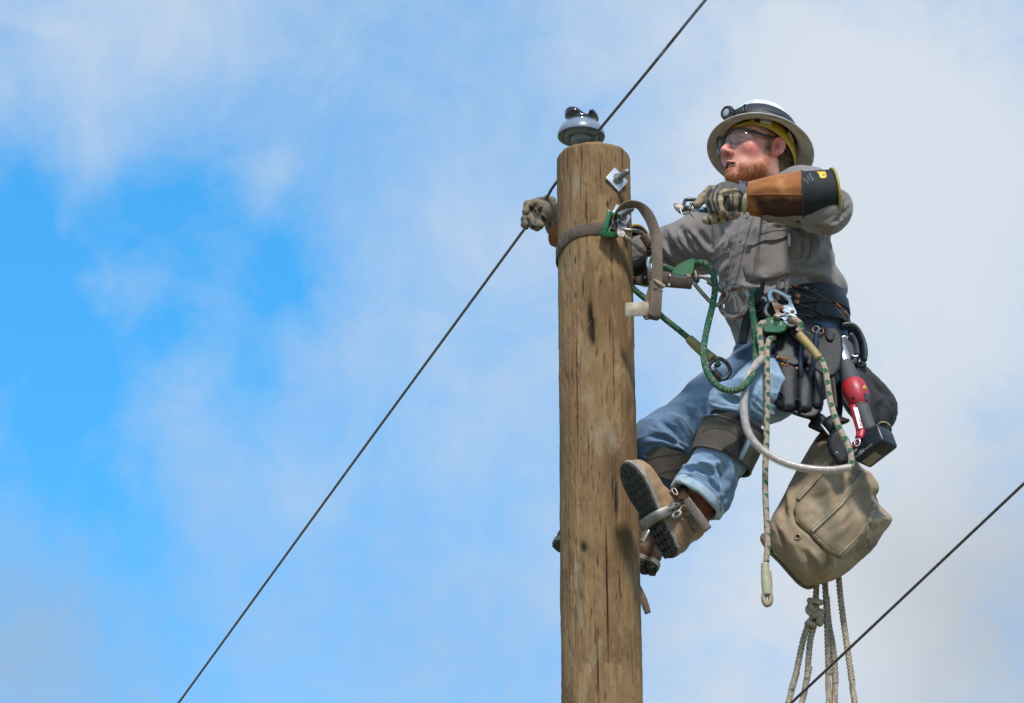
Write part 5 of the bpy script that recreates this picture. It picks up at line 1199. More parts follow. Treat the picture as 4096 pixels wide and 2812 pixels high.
def build_glasses():
    root = empty('safety_glasses', hw((.1, 0, 0))[0], 'clear wraparound safety glasses with black frame on his face', 'safety glasses')
    fb = mat('black_frame', (.014, .014, .017), (.009, .009, .011), scale=60, rough=.25); lm = glass_mat()
    for s in (1, -1):
        arc = np.array([(.1155, .010), (.1125, .026), (.104, .044), (.088, .061), (.074, .069)]); top = np.array([.008, .0175, .0205, .018, .012]); bot = np.array([-.014, -.026, -.029, -.022, -.004])
        c = spline(np.concatenate([arc, top[:, None], bot[:, None]], 1), .003); rows = 9; V = []; F = []
        for a in c:
            for k in range(rows):
                t = k / (rows - 1); z = a[2] + (a[3] - a[2]) * t; bul = .004 * math.sin(t * math.pi) + (-.002 if t == 1 else 0)
                V.append((a[0] + bul * .9, s * (a[1] + bul * .4), z))
        n = len(c)
        for i in range(n - 1):
            for k in range(rows - 1): F.append((i * rows + k, i * rows + k + 1, (i + 1) * rows + k + 1, (i + 1) * rows + k))
        V = np.array(V); F2 = [tuple(x + len(V) for x in f[::-1]) for f in F]; Vi = V - np.array([.0016, s * .0008, 0])
        rim = [i * rows for i in range(n)]; rb = [i * rows + rows - 1 for i in range(n)]
        side = [(rim[i], rim[i + 1], rim[i + 1] + len(V), rim[i] + len(V)) for i in range(n - 1)] + [(rb[i + 1], rb[i], rb[i] + len(V), rb[i + 1] + len(V)) for i in range(n - 1)]
        mk('lens', hw(np.concatenate([V, Vi])), F + F2 + side, lm, root)
        fp = [(a[0] + .001, s * a[1], a[2] + .0012) for a in c]; mk('brow_bar', *strap(hw(fp), HB @ np.array([.3, 0, 1.0]), .0075, .0042, ds=.004), fb, root)
        tp = hw([(.078, s * .0675, .014), (.062, s * .0745, .013), (.035, s * .0795, .012), (.008, s * .0815, .016), (-.012, s * .0825, .025), (-.030, s * .0835, .018), (-.043, s * .084, -.004), (-.050, s * .083, -.018)])
        mk('temple', *strap(tp, np.tile(HB @ np.array([0, 0, 1.0]), (8, 1)), [.0115, .0105, .0068, .0056, .0060, .0065, .0085, .0075], .0042, ds=.004), fb, root)
        mk('nose_pad', *tube(hw([(.110, s * .006, .002), (.104, s * .0115, -.004), (.099, s * .014, -.010)]), [.0015, .0022, .0038], 8), mat('pad_rubber', (.10, .11, .12), scale=80, rough=.3), root)
    mk('bridge', *tube(hw([(.1145, -.012, .008), (.117, 0, .0075), (.1145, .012, .008)]), .0026, 8), fb, root)
build_glasses()

# ================================================================== pliers in the raised hand
def build_pliers():
    Y = GL_Y - .016
    root = empty('pliers', gl(300, 1150, -.016), 'dark steel slip joint pliers with blue grips pointing out of the raised glove', 'pliers')
    st = mat('oiled_steel', (.105, .095, .088), (.055, .048, .044), scale=120, rough=.40, metal=.8, bump=.1, bscale=400); bl = mat('blue_grip', (.010, .105, .150), (.008, .085, .125), scale=60, rough=.4)
    def pr(pts, d, th, m, name, bev=.0012): return mk(name, *prism([gl(a, b, d) for a, b in rounded(pts, 1)], -FWD, th, bev), m, root, sharp=40)
    pr([(70, 1010), (120, 980), (215, 995), (260, 1010), (350, 1065), (430, 1110), (445, 1190), (400, 1240), (330, 1262), (230, 1235), (110, 1120)], -.018, .012, st, 'lower_jaw')
    mk('upper_jaw', *tube([gl(300, 1090, -.014), gl(330, 960, -.014), gl(350, 915, -.014), gl(430, 900, -.014), gl(560, 905, -.012), gl(760, 930, .0)], [.0052, .0050, .0052, .0056, .0056, .005], 10), st, root)
    mk('slip_joint_arm', *tube([gl(430, 1150, -.020), gl(460, 1060, -.018), gl(500, 980, -.016)], [.006, .0045, .0045], 10), st, root)
    mk('pivot', *lathe([(0, 0), (.0085, 0), (.0085, .003), (.006, .0045), (0, .005)], 18, gl(365, 1095, -.024), -FWD), st, root)
    pr([(440, 1110), (680, 1075), (700, 1160), (450, 1195)], -.014, .007, st, 'tang')
    mk('blue_handle', *tube([gl(655, 1140, -.013), gl(760, 1145, -.011), gl(980, 1160, .0), gl(1200, 1160, .012)], [.0062, .0069, .0069, .0069], 14), bl, root)
    mk('blue_handle', *tube([gl(760, 935, .002), gl(980, 1000, .010), gl(1200, 1080, .012)], [.006, .0067, .0067], 14), bl, root)
    r2 = empty('wire_staple', gl(330, 1200, -.02), 'thin bright steel staple held in the plier jaws', 'staple')
    mk('prong', *tube([gl(235, 1120, -.027), gl(270, 1230, -.027), gl(318, 1385, -.027)], [.0026, .0022, .0004], 8), M_BRIGHT, r2)
    mk('prong', *tube([gl(445, 1205, -.018), gl(500, 1265, -.018), gl(568, 1338, -.018)], [.0022, .0019, .0004], 8), M_DARKMET, r2)
    mk('crown', *tube([gl(235, 1120, -.027), gl(330, 1150, -.024), gl(445, 1205, -.018)], .002, 8), M_DARKMET, r2)
build_pliers()

# ================================================================== wood pole fall restraint strap
M_GRN = mat('green_anodised_plastic', (.009, .115, .026), (.007, .085, .020), scale=40, rough=.38, coat=.2)
M_COPPER = mat('copper_rivet', (.50, .22, .115), (.34, .14, .07), scale=120, rough=.45, metal=.65)
M_WHITEPR = mat('white_print', (.55, .56, .56), scale=60, rough=.6)
def build_pole_strap():
    root = empty('pole_strap', Q(2, 700, 955, -.12), 'brown webbing safety strap cinched round the pole with green buckle', 'safety strap')
    fr, nn = onsurf(POLE_T, dens(trace(2, [(745, 945), (700, 950), (620, 955), (540, 972), (480, 1010), (448, 1050), (428, 1085)]), 3), .003)
    pts = list(fr)
    a0 = pole_axis(np.array([pts[-1][2]]))[0]; t0 = math.atan2(pts[-1][1] - a0[1], pts[-1][0] - a0[0]); z0 = pts[-1][2]; z1 = Q(2, 960, 1310, .10)[2]
    for t in np.linspace(0, 1, 14)[1:]:
        ang = t0 - t * (t0 + 2 * math.pi - rad(58)) if t0 < 0 else t0 - t * (t0 - rad(58)); z = z0 + (z1 - z0) * t - .02 * math.sin(t * math.pi) * 0
        if t0 < 0: ang = t0 - t * (2 * math.pi + t0 - rad(58)) 
        a = pole_axis(np.array([z]))[0]; r = float(pole_r(z)) + .004; pts.append(np.array([a[0] + r * math.cos(ang), a[1] + r * math.sin(ang), z]))
    pts += [Q(3, 60, 1190, .085), Q(3, 250, 1205, .06), Q(3, 420, 1220, .03), Q(3, 566, 1235, .0)]
    wd = [np.array([0, -.1, 1.0])] * len(pts); ww = [.0375] * (len(pts) - 4) + [.046, .047, .046, .044]
    g = strap(pts, wd, ww, .0055, ds=.008); mk('webbing', *g, M_WEB, root); T = bvh(*g)
    for k, x, y in [(24, 608, 1015), (24, 915, 995), (24, 905, 1108), (3, 72, 1190), (3, 330, 1172), (3, 322, 1270)]:
        p, n = hit(T, *q2(k, x, y))
        if p is not None: mk('rivet', *lathe([(.0052, 0), (.0048, .0015), (.003, .0026), (0, .003)], 14, p, n), M_GALV, root)
    yb = -.128
    # green cam buckle: open box frame
    def fr_bar(a, b, w, d): return rbox((a + b) / 2, basis(nz(b - a), -FWD), (d, w, np.linalg.norm(b - a) / 2 + w * .7), .0022)
    c4 = [Q(24, 175, 225, yb - .004), Q(24, 105, 480, yb + .002), Q(24, 240, 490, yb - .012), Q(24, 285, 260, yb - .014)]
    bk = empty('x', (0, 0, 0)); bpy.data.objects.remove(bk)
    V, F = join(fr_bar(c4[0], c4[1], .0075, .013), fr_bar(c4[1], c4[2], .0085, .013), fr_bar(c4[0], c4[3], .006, .012)); BK = mk('buckle', V, F, M_GRN, root, sharp=40); BT = bvh(V, F)
    mk('back_plate', *prism([Q(24, *a, yb + .006) for a in [(115, 350), (185, 225), (250, 240), (255, 480), (120, 490)]], -FWD, .006, .001), M_GRN, BK, sharp=40)
    for x0, y0, x1, y1 in [(225, 290, 200, 430), (262, 265, 232, 440), (243, 280, 215, 436)]:
        a, b = Q(24, x0, y0, yb - .012), Q(24, x1, y1, yb - .012); mk('roller', *tube([a, a * .52 + b * .48], .0045, 12), M_DARKMET, BK); mk('roller', *tube([a * .48 + b * .52, b], .0045, 12), M_DARKMET, BK)
    mk('lettering', *text_on(BT, 'BUCK', 24, 110, 505, (1, -.05), 26), mat('faint_green_print', (.10, .24, .13), scale=40), BK)
    # forged steel link
    LK = mk('link', *prism([Q(24, *a, yb - .004) for a in rounded([(300, 310), (345, 345), (390, 375), (400, 405), (330, 410), (380, 470), (360, 520), (300, 515), (265, 490), (265, 440), (270, 320)], 1)], -FWD, .014, .002), M_STEEL, root, sharp=40)
    mk('link_arm', *tube([Q(24, 300, 415, yb - .004), Q(24, 400, 432, yb - .008), Q(24, 500, 437, yb - .002), Q(24, 570, 465, yb + .006), Q(24, 610, 505, yb + .015)], .0066, 12), M_STEEL, LK)
    mk('link_arm', *strap([Q(24, 360, 510, yb), Q(24, 440, 560, yb + .006), Q(24, 530, 650, yb + .016), Q(24, 600, 710, yb + .028), Q(24, 660, 745, yb + .04)], nz([.6, -.3, .7]), .0125, .010), M_STEEL, LK)
    mk('swivel_sleeve', *lathe([(0, 0), (.011, 0), (.0118, .002), (.0112, .012), (.0120, .03), (.0112, .040), (0, .040)], 18, Q(24, 585, 495, yb + .01), nz(Q(24, 665, 620, yb + .02) - Q(24, 585, 495, yb + .01))), mat('worn_bronze', (.22, .125, .075), (.12, .07, .045), scale=80, rough=.5, metal=.7, bump=.4, bscale=300), LK)
    mk('black_ferrule', *tube([Q(24, 640, 700, yb + .03), Q(24, 690, 690, yb + .03)], .012, 12), mat('black_ferrule', (.02, .018, .017), scale=60, rough=.5), LK)
    mk('shackle', *tube([Q(24, 690, 745, yb + .04), Q(24, 655, 790, yb + .035), Q(24, 655, 870, yb + .035), Q(24, 685, 915, yb + .04), Q(24, 700, 850, yb + .05)], .006, 10), M_BRIGHT, LK)
    BLK = mat('black_nylon', (.014, .014, .016), (.009, .009, .010), scale=60, rough=.8, bump=.5, bscale=400)
    mk('nylon_keeper', *strap([Q(24, 495, 900, .06), Q(24, 550, 880, .03), Q(24, 620, 830, .0), Q(24, 660, 800, -.04)], (0, -.2, 1), [.050, .052, .050, .03], .016), BLK, root)
    # tail of the strap, looping out and hanging down
    L2 = [(215, 380, yb - .016), (215, 300, yb - .018), (260, 215, yb - .03), (340, 145, yb - .04), (440, 112, yb - .045), (540, 130, yb - .045), (640, 230, yb - .045), (710, 370, yb - .045), (750, 540, yb - .045), (762, 720, yb - .045), (765, 880, yb - .045), (760, 1010, yb - .045), (755, 1120, yb - .047), (745, 1300, yb - .048), (735, 1440, yb - .047), (715, 1500, yb - .042), (670, 1490, yb - .034), (650, 1430, yb - .03), (655, 1300, yb - .028), (690, 1150, yb - .032), (705, 1060, yb - .036)]
    WD = [nz(a) for a in [(.2, -1, .1), (.25, -1, .1), (.3, -1, .15), (.30, -1, .25), (.25, -1, .30), (.5, -.85, .05), (.85, -.5, .1), (.95, -.3, .1), (1, -.2, .05), (1, -.15, .02), (1, -.15, 0), (1, -.15, 0), (1, -.12, .02), (1, -.12, .03), (1, -.1, .04), (1, -.1, .05), (1, -.15, .05), (1, -.3, .05), (.9, -.5, .05), (.9, -.4, .05), (1, -.3, .05)]]
    W = [.018, .022, .028, .032, .033, .033, .033, .032, .032, .032, .032, .031, .034, .036, .037, .037, .036, .033, .026, .02, .018]
    tail = mk('strap_tail', *strap(QL(24, L2), WD, W, .0042, ds=.006), M_WEBW, root)
    for x, y in [(747, 1150), (808, 1178)]: mk('rivet', *lathe([(.0062, 0), (.006, .0016), (.003, .0016), (.0028, .003), (0, .003)], 14, Q(24, x, y, yb - .0495), -FWD), M_WEBW, tail)
    mk('curled_leather_end', *tube([Q(24, 730, 1040, yb - .05), Q(24, 790, 1085, yb - .053), Q(24, 855, 1130, yb - .05)], [.003, .0055, .0062], 10), mat('pale_leather', (.42, .31, .20), (.32, .23, .14), scale=50, rough=.8), tail)
    tagm = mat('stained_tag', (.40, .35, .27), (.28, .20, .115), scale=34, rough=.75, c3=(.46, .43, .38), pos=(.36, .55), bump=.3, bscale=60)
    V, F = strap([Q(24, 372, 1405, yb - .036), Q(24, 470, 1404, yb - .040), Q(24, 570, 1400, yb - .042), Q(24, 668, 1390, yb - .038)], nz([.04, -.1, 1]), [.0425, .0435, .0430, .040], .0010, ds=.004); mk('inspection_tag', V, F, tagm, tail)
build_pole_strap()

# ================================================================== ropes
def rope_cols(s, t, kind):
    t = t / (2 * np.pi)
    if kind == 'green':
        C = np.tile([[.014, .092, .045]], (len(s), 1)); cell = (np.floor(t * 8).astype(int) + np.floor(s / .0045).astype(int)); fr = (s / .0045) % 1
        fl = ((_hash(np.floor(t * 8).astype(np.int64), np.floor(s / .009).astype(np.int64), np.zeros(len(s), np.int64), 3) > .62)) & (((s / .009) % 1) < .55); C[fl] = (.17, .165, .10); C *= (.75 + .5 * _hash(np.floor(t * 12).astype(np.int64), np.floor(s / .004).astype(np.int64), np.zeros(len(s), np.int64), 5))[:, None]
    else:
        C = np.tile([[.37, .285, .21]], (len(s), 1)) * (.86 + .28 * _hash(np.floor(t * 10).astype(np.int64), np.floor(s / .004).astype(np.int64), np.zeros(len(s), np.int64), 5))[:, None]
        L_ = .040; a = ((t + .12 * np.sin(s * 160)) % .5); dash = ((s / L_ + np.floor(t * 2 % 2) * .5) % 1); C[(a > .10) & (a < .36) & (dash < .40)] = (.016, .115, .058)
    return C
M_ROPE = mat('braided_rope', (1, 1, 1), (.82, .80, .78), scale=160, rough=.9, attr='Col', bump=.3, bscale=600)
def rope(pts, r, kind, parent=None, name='rope', ds=.0024, segs=20):
    V, F, s, t = tube(pts, r, segs, ds=ds, ret=True); n = len(s) // segs
    c = V.reshape(n, segs, 3).mean(1); cc = np.repeat(c, segs, 0); k = 1 + .055 * np.sign(np.sin(t * 5 + s * 2 * np.pi / .0085)) * np.abs(np.sin(t * 5 - s * 2 * np.pi / .0085)) + .02 * RNG.normal(size=len(s)); V = cc + (V - cc) * k[:, None]
    return mk(name, V, F, M_ROPE, parent, attrs={'Col': rope_cols(s, t, kind)})
# green lanyard: round the back of the pole, through the green adjuster, slack loop, up to the ring
pa = [Q(4, 830, 125, -.20), Q(4, 900, 112, -.215), Q(4, 960, 145, -.225), Q(4, 1005, 220, -.23), Q(4, 1018, 320, -.235), Q(4, 1005, 450, -.24), Q(4, 965, 620, -.25), Q(4, 930, 780, -.26), Q(4, 917, 920, -.29), Q(4, 935, 1040, -.31), Q(4, 985, 1140, -.335), Q(4, 1060, 1215, -.355), Q(4, 1150, 1245, -.365), Q(4, 1240, 1228, -.365), Q(4, 1320, 1150, -.34), Q(4, 1365, 1050, -.30), Q(4, 1378, 900, -.25), Q(4, 1370, 740, -.245), Q(4, 1355, 590, -.24), Q(4, 1343, 470, -.235), Q(4, 1352, 390, -.23), Q(4, 1390, 355, -.222), Q(4, 1425, 380, -.21), Q(4, 1430, 440, -.19)]
GR = empty('lanyard_rope', Q(4, 1130, 1245, -.29), 'thick green flecked rope hanging in a long loop before his thigh', 'rope')
rope(pa, .0094, 'green', GR, 'slack_loop')
rope([Q(4, 660, 185, -.17), Q(4, 600, 160, -.14), Q(4, 545, 140, -.08), Q(24, 700, 850, .0), Q(2, 960, 1180, .13), Q(2, 800, 1230, .15), Q(2, 900, 1330, .13), Q(2, 965, 1390, .06), Q(2, 1040, 1455, .01), Q(4, 540, 580, -.03), Q(4, 700, 710, -.06), Q(4, 800, 795, -.09)], .0088, 'green', GR, 'pole_run')
YS = mat('yellowed_rubber_sleeve', (.30, .235, .085), (.20, .165, .06), scale=40, rough=.6, c3=(.38, .30, .13))
mk('rubber_sleeve', *tube([Q(4, 792, 790, -.088), Q(4, 850, 845, -.10), Q(4, 930, 915, -.115), Q(4, 1000, 965, -.13)], [.0135, .0150, .0155, .0150], 14), YS, GR)
mk('eye_end', *tube([Q(4, 990, 955, -.13), Q(4, 1040, 985, -.135), Q(4, 1050, 1015, -.135), Q(4, 1015, 1025, -.13)], .007, 10), mat('dark_green_rope', (.03, .06, .045), scale=90, rough=.9), GR)
def carabiner(label, pts, r, sleeve=None, m=M_STEEL, name='carabiner', closed=True):
    root = empty(name, pts[0], label, 'carabiner')
    mk('body', *tube(pts, r, 12, closed=closed, ds=.003), m, root)
    if sleeve: mk('gate_sleeve', *tube(sleeve, r * 1.75, 14), m, root)
    return root
carabiner('dark locking carabiner at the end of the lanyard behind the jeans', [Q(4, 975, 1010, -.13), Q(4, 1040, 960, -.13), Q(4, 1110, 990, -.125), Q(4, 1150, 1060, -.115), Q(4, 1120, 1130, -.115), Q(4, 1060, 1150, -.12), Q(4, 1000, 1110, -.125), Q(4, 970, 1060, -.13)], .006, [Q(4, 1000, 1060, -.13), Q(4, 1060, 1130, -.122)], M_DARKMET)
# adjuster block 1
def adjuster(name, poly, y0, D, label, k, txt, tk, parent=None):
    root = empty(name, P(*np.mean(qpoly(k, poly), 0), y0), label, 'rope grab')
    g = prism([P(a[0], a[1], y0) for a in rounded(qpoly(k, poly), 1)], nz([-.15, -.9, -.25]), D * 1.9, .003); mk('housing', *g, M_GRN, root, sharp=35); T = bvh(*g)
    mk('lettering', *text_on(T, txt, *tk, lift=.0008), M_WHITEPR if txt == 'BUCK' else mat('dark_green_print', (.05, .22, .08), scale=40), root); return root, T
a1, T1 = adjuster('rope_grab', [(690, 130), (830, 75), (850, 90), (838, 190), (825, 230), (740, 240), (645, 222), (640, 195)], -.20, .016, 'green rope grab before the far sleeve, hung on two steel carabiners', 4, 'BUCK', (4, 700, 232, (1, .05), 14))
mk('pivot_bolt', *tube([Q(4, 770, 228, -.22), Q(4, 805, 240, -.225)], .0065, 10), M_RUST, a1)
mk('steel_cam', *tube([Q(4, 840, 190, -.20), Q(4, 850, 250, -.205), Q(4, 850, 285, -.205)], [.009, .011, .009], 12), M_DARKMET, a1)
carabiner('steel carabiner with screw sleeve joining the rope grab to the large ring', [Q(4, 850, 250, -.205), Q(4, 905, 238, -.21), Q(4, 960, 262, -.212), Q(4, 1040, 310, -.212), Q(4, 1110, 360, -.208), Q(4, 1128, 405, -.205), Q(4, 1100, 445, -.20), Q(4, 1050, 485, -.198), Q(4, 1000, 478, -.198), Q(4, 930, 410, -.198), Q(4, 870, 340, -.2), Q(4, 835, 290, -.203)], .0062, [Q(4, 960, 268, -.214), Q(4, 1085, 355, -.21)])
def torus(c, n, R, r, sx=1.0, xd=(1, 0, 0), seg=40, a0=0, a1=2 * math.pi):
    B = basis(n, xd); closed = abs(a1 - a0 - 2 * math.pi) < 1e-6
    t = np.linspace(a0, a1, seg, endpoint=not closed); pts = np.asarray(c) + (R * sx * np.cos(t))[:, None] * B[:, 0] + (R * np.sin(t))[:, None] * B[:, 1]; return tube(pts, r, 12, closed=closed, raw=True)
dr = empty('dee_ring', Q(4, 1190, 460, -.2), 'large rusty steel ring standing out in front of the shirt placket', 'ring')
mk('ring', *torus(Q(4, 1195, 465, -.20), nz([-.35, -.85, -.1]), .045, .0074, 1.0), M_RUST, dr)
mk('lug', *strap([Q(4, 1295, 400, -.20), Q(4, 1335, 430, -.19), Q(4, 1345, 520, -.19), Q(4, 1310, 570, -.195)], nz([.2, -.8, .2]), .016, .008), M_RUST, dr)

# ================================================================== tool belt
M_BLEA = mat('black_work_leather', (.017, .018, .021), (.008, .0085, .010), scale=30, rough=.48, spec=.25, bump=.22, bscale=300, crease=.10, cscale=22, c3=(.026, .027, .030), pos=(.35, .62))
M_BTHR = mat('buff_thread', (.38, .29, .18), (.28, .20, .12), scale=80, rough=.9)
BELT = empty('tool_belt', Q(22, 1100, 700, -.18), 'wide black leather lineman belt with copper rivets and orange lacing', 'tool belt')
A_, B_, C_ = Q(22, 1050, 560, -.175), Q(22, 1990, 900, .03), Q(22, 250, 760, -.15)
pn = nz(np.cross(B_ - A_, C_ - A_)); pn = pn * np.sign(pn[2])
def belt_z(x, y): return A_[2] - (pn[0] * (x - A_[0]) + pn[1] * (y - A_[1])) / pn[2]
BC = np.array([J['waist'][0] + .012, J['waist'][1] + .0, 0])
def belt_pt(phi, a, b, dz=0.0):
    xy = BC[:2] + TL[:2] * a * math.cos(phi) + TF[:2] * b * math.sin(phi); return np.array([xy[0], xy[1], belt_z(*xy) + dz])
def ring_strap(name, a, b, dz, w, th, m, ph=None, flare=.12):
    ph = np.linspace(rad(84), rad(-160), 56) if ph is None else ph; pts = [belt_pt(p, a, b, dz) for p in ph]
    wd = [nz(np.array([0, 0, 1.0]) - flare * (TL * math.cos(p) + TF * math.sin(p))) for p in ph]; cl = len(ph) == 64
    g = strap(pts, wd, w, th, closed=cl, ds=.008); return mk(name, *g, m, BELT), g
o1, g1 = ring_strap('body_pad', .188, .158, .004, .098, .012, M_BLEA)
o2, g2 = ring_strap('upper_strap', .197, .167, .004, .040, .005, M_BLEA)
o3, g3 = ring_strap('lower_strap', .199, .169, -.046, .034, .005, M_BLEA)
BELT_T = bvh_join([g1, g2, g3]); PAD_T = bvh(*g1)
LACE = mat('orange_lace', (.34, .125, .045), (.22, .08, .03), scale=60, rough=.7)
for x0, y0, x1, y1 in [(1290, 385, 1395, 440), (1490, 490, 1600, 570), (1690, 630, 1785, 715), (1860, 790, 1930, 880), (1975, 965, 2015, 1060), (1100, 330, 1190, 352), (900, 300, 990, 318)]:
    a, nn = onsurf(PAD_T, dens([(x0, y0), (x1, y1)], 4), .0018, 22)
    if len(a) > 2: mk('lace', *tube(a, .0038, 8, ds=.006), LACE, o1)
for pts in ([(800, 370), (1000, 440), (1200, 520), (1350, 570)], [(870, 580), (1060, 650), (1300, 750)]): stitches(BELT_T, 22, pts, o2, M_BTHR, .0008, .0060, lift=.0016, n=6)
for pts in ([(980, 820), (1130, 850), (1330, 900)], [(1050, 980), (1300, 1040)]): stitches(BELT_T, 22, pts, o3, M_BTHR, .0008, .0060, lift=.0016, n=6)
stitches(BELT_T, 22, [(1020, 330), (1250, 400), (1480, 520), (1650, 640), (1830, 850), (1900, 990)], o1, M_BTHR, .0009, .0055, lift=.0014, n=6)
wb = patch(BELT_T, trace(22, [(1370, 530), (1500, 590), (1620, 670), (1610, 760), (1570, 920), (1440, 860), (1310, 790), (1330, 660)]), .0045, .004, step=5); o = mk('webbing_keeper', *wb, mat('black_webbing', (.022, .022, .024), (.013, .013, .014), scale=40, rough=.85, bump=.8, bscale=300, weave=260), BELT)
def rivet(T, k, x, y, par, r=.0085, m=M_COPPER):
    p, n = hit(T, *q2(k, x, y))
    if p is not None: mk('rivet', *lathe([(r, 0), (r * .95, .0012), (r * .5, .0018), (r * .42, .0036), (0, .0042)], 16, p + n * .0004, n), m, par)
for x, y in [(990, 482), (968, 596)]: rivet(BELT_T, 22, x, y, o2)
lt = patch(BELT_T, trace(22, [(1330, 890), (1460, 890), (1600, 930), (1720, 990), (1800, 1060), (1830, 1140), (1780, 1220), (1650, 1230), (1520, 1170), (1450, 1080), (1310, 1040)]), .012, .011, step=6, wob=lambda v: .004 * np.sin(v[:, 0] * .09)); LT = mk('leather_tab', *lt, M_BLEA, BELT); LTT = bvh(*lt)
for x, y in [(1408, 938), (1382, 1022)]: rivet(LTT, 22, x, y, LT)
mk('key_ring', *torus(Q(22, 1330, 1115, -.225), nz([-.3, -1, 0]), .0095, .0025), M_RUST, BELT); mk('key_ring', *torus(Q(22, 1420, 1145, -.222), nz([.3, -1, .2]), .0085, .0022), M_RUST, BELT)
mk('belt_tail', *strap([Q(4, 1420, 520, -.215), Q(4, 1340, 560, -.212), Q(4, 1300, 640, -.20), Q(4, 1275, 740, -.19), Q(4, 1262, 830, -.185)], nz([.9, -.4, .1]), [.040, .038, .030, .026, .024], .006), M_BLEA, BELT)
mk('front_strap', *strap([Q(4, 1330, 520, -.205), Q(4, 1420, 530, -.222), Q(4, 1520, 545, -.228), Q(4, 1620, 560, -.226)], nz([0, -.2, 1]), .046, .007), M_BLEA, BELT)
mk('tool_loop', *tube([Q(5, 800, 430, -.215), Q(5, 815, 500, -.22), Q(5, 850, 520, -.22), Q(5, 875, 470, -.215)], .004, 8), M_BLEA, BELT)
mk('shadow_flap', *pillow(qpoly(5, [(500, 400), (640, 430), (720, 470), (760, 560), (700, 600), (620, 560), (520, 500)]), -.222, .006, 8, h=.004), M_BLEA, BELT)
# belt ring and its snap hook with the second rope
br = empty('belt_ring', Q(22, 700, 420, -.23), 'rust brown steel dee on the belt holding the silver snap hook', 'ring')
mk('ring', *tube([Q(22, 630, 560, -.222), Q(22, 600, 480, -.226), Q(22, 605, 360, -.230), Q(22, 640, 230, -.232), Q(22, 700, 165, -.232), Q(22, 755, 200, -.230), Q(22, 785, 290, -.228), Q(22, 770, 400, -.226), Q(22, 740, 470, -.222)], .0058, 10), M_RUST, br)
mk('wing', *prism([Q(22, *a, -.226) for a in [(780, 260), (830, 285), (885, 335), (820, 335), (790, 310)]], -FWD, .008, .001), M_RUST, br)
sn = empty('snap_hook', Q(22, 760, 800, -.245), 'silver double locking snap hook with rust brown gate on the belt', 'snap hook'); ys = -.246
mk('hook', *tube([Q(22, 520, 600, ys), Q(22, 475, 520, ys), Q(22, 465, 430, ys), Q(22, 510, 385, ys), Q(22, 590, 400, ys), Q(22, 680, 440, ys), Q(22, 780, 500, ys), Q(22, 830, 540, ys)], [.010, .0085, .0075, .007, .007, .0075, .009, .010], 12), M_ALU, sn)
mk('gate', *prism([Q(22, *a, ys - .004) for a in rounded([(480, 570), (560, 555), (650, 640), (740, 660), (650, 700), (640, 780), (690, 830), (770, 790), (780, 830), (720, 860), (620, 860), (570, 810)], 1)], -FWD, .010, .0012), M_RUST, sn, sharp=40)
mk('body_plate', *prism([Q(22, *a, ys - .001) for a in rounded([(770, 520), (830, 480), (860, 540), (900, 650), (975, 800), (970, 835), (880, 830), (660, 760), (640, 710), (690, 670), (780, 650), (830, 620), (820, 580)], 1)], -FWD, .013, .0015), M_ALU, sn, sharp=40)
pl = [(645, 890), (780, 850), (960, 850), (985, 920), (960, 1020), (900, 1050), (850, 1040), (760, 980)]
eye = mk('eye', *torus(Q(22, 855, 945, ys), nz([-.15, -1, -.2]), .0145, .0060, 1.25, (.9, 0, -.3)), M_ALU, sn)
mk('neck_plate', *prism([Q(22, *a, ys) for a in [(650, 890), (790, 855), (970, 850), (950, 880), (800, 880), (760, 950)]], -FWD, .010, .001), M_ALU, sn, sharp=40)
for x, y in [(572, 588), (690, 718), (893, 778)]: mk('rivet', *lathe([(.0058, 0), (.0055, .0014), (.003, .0022), (0, .0024)], 14, Q(22, x, y, ys - .0085), -FWD), M_COPPER, sn)
sh2 = empty('small_shackle', Q(22, 400, 720, -.235), 'small worn steel hook hanging left of the snap hook', 'shackle')
mk('hook', *tube([Q(22, 470, 580, -.235), Q(22, 420, 660, -.238), Q(22, 385, 760, -.24), Q(22, 410, 840, -.24), Q(22, 460, 880, -.238)], .0065, 10), M_STEEL, sh2)
mk('bail', *tube([Q(22, 270, 600, -.22), Q(22, 300, 530, -.225), Q(22, 360, 530, -.226), Q(22, 420, 600, -.226)], .006, 10), M_ALU, sh2)
tg = empty('leather_toggle', Q(22, 270, 560, -.24), 'dark leather toggle sticking up beside the green rope', 'toggle'); mk('tongue', *strap([Q(22, 340, 225, -.238), Q(22, 310, 360, -.24), Q(22, 240, 520, -.238), Q(22, 190, 640, -.23)], nz([.8, -.4, .3]), [.013, .016, .022, .02], .007), M_BLEA, tg)
a2, T2 = adjuster('rope_grab', [(365, 930), (500, 890), (580, 880), (640, 920), (720, 990), (800, 1060), (795, 1085), (770, 1160), (640, 1200), (480, 1190), (345, 1170), (350, 1000)], -.245, .020, 'green rope grab lettered in white, hung below the silver snap hook', 22, 'BUCK', (22, 478, 985, (1, .28), 62))
mk('bolt_head', *lathe([(0, 0), (.0105, 0), (.0105, .010), (.008, .012), (.004, .011), (.0035, .007), (0, .007)], 18, Q(22, 603, 905, -.266), nz([-.05, -.75, .65])), M_RUST, a2)
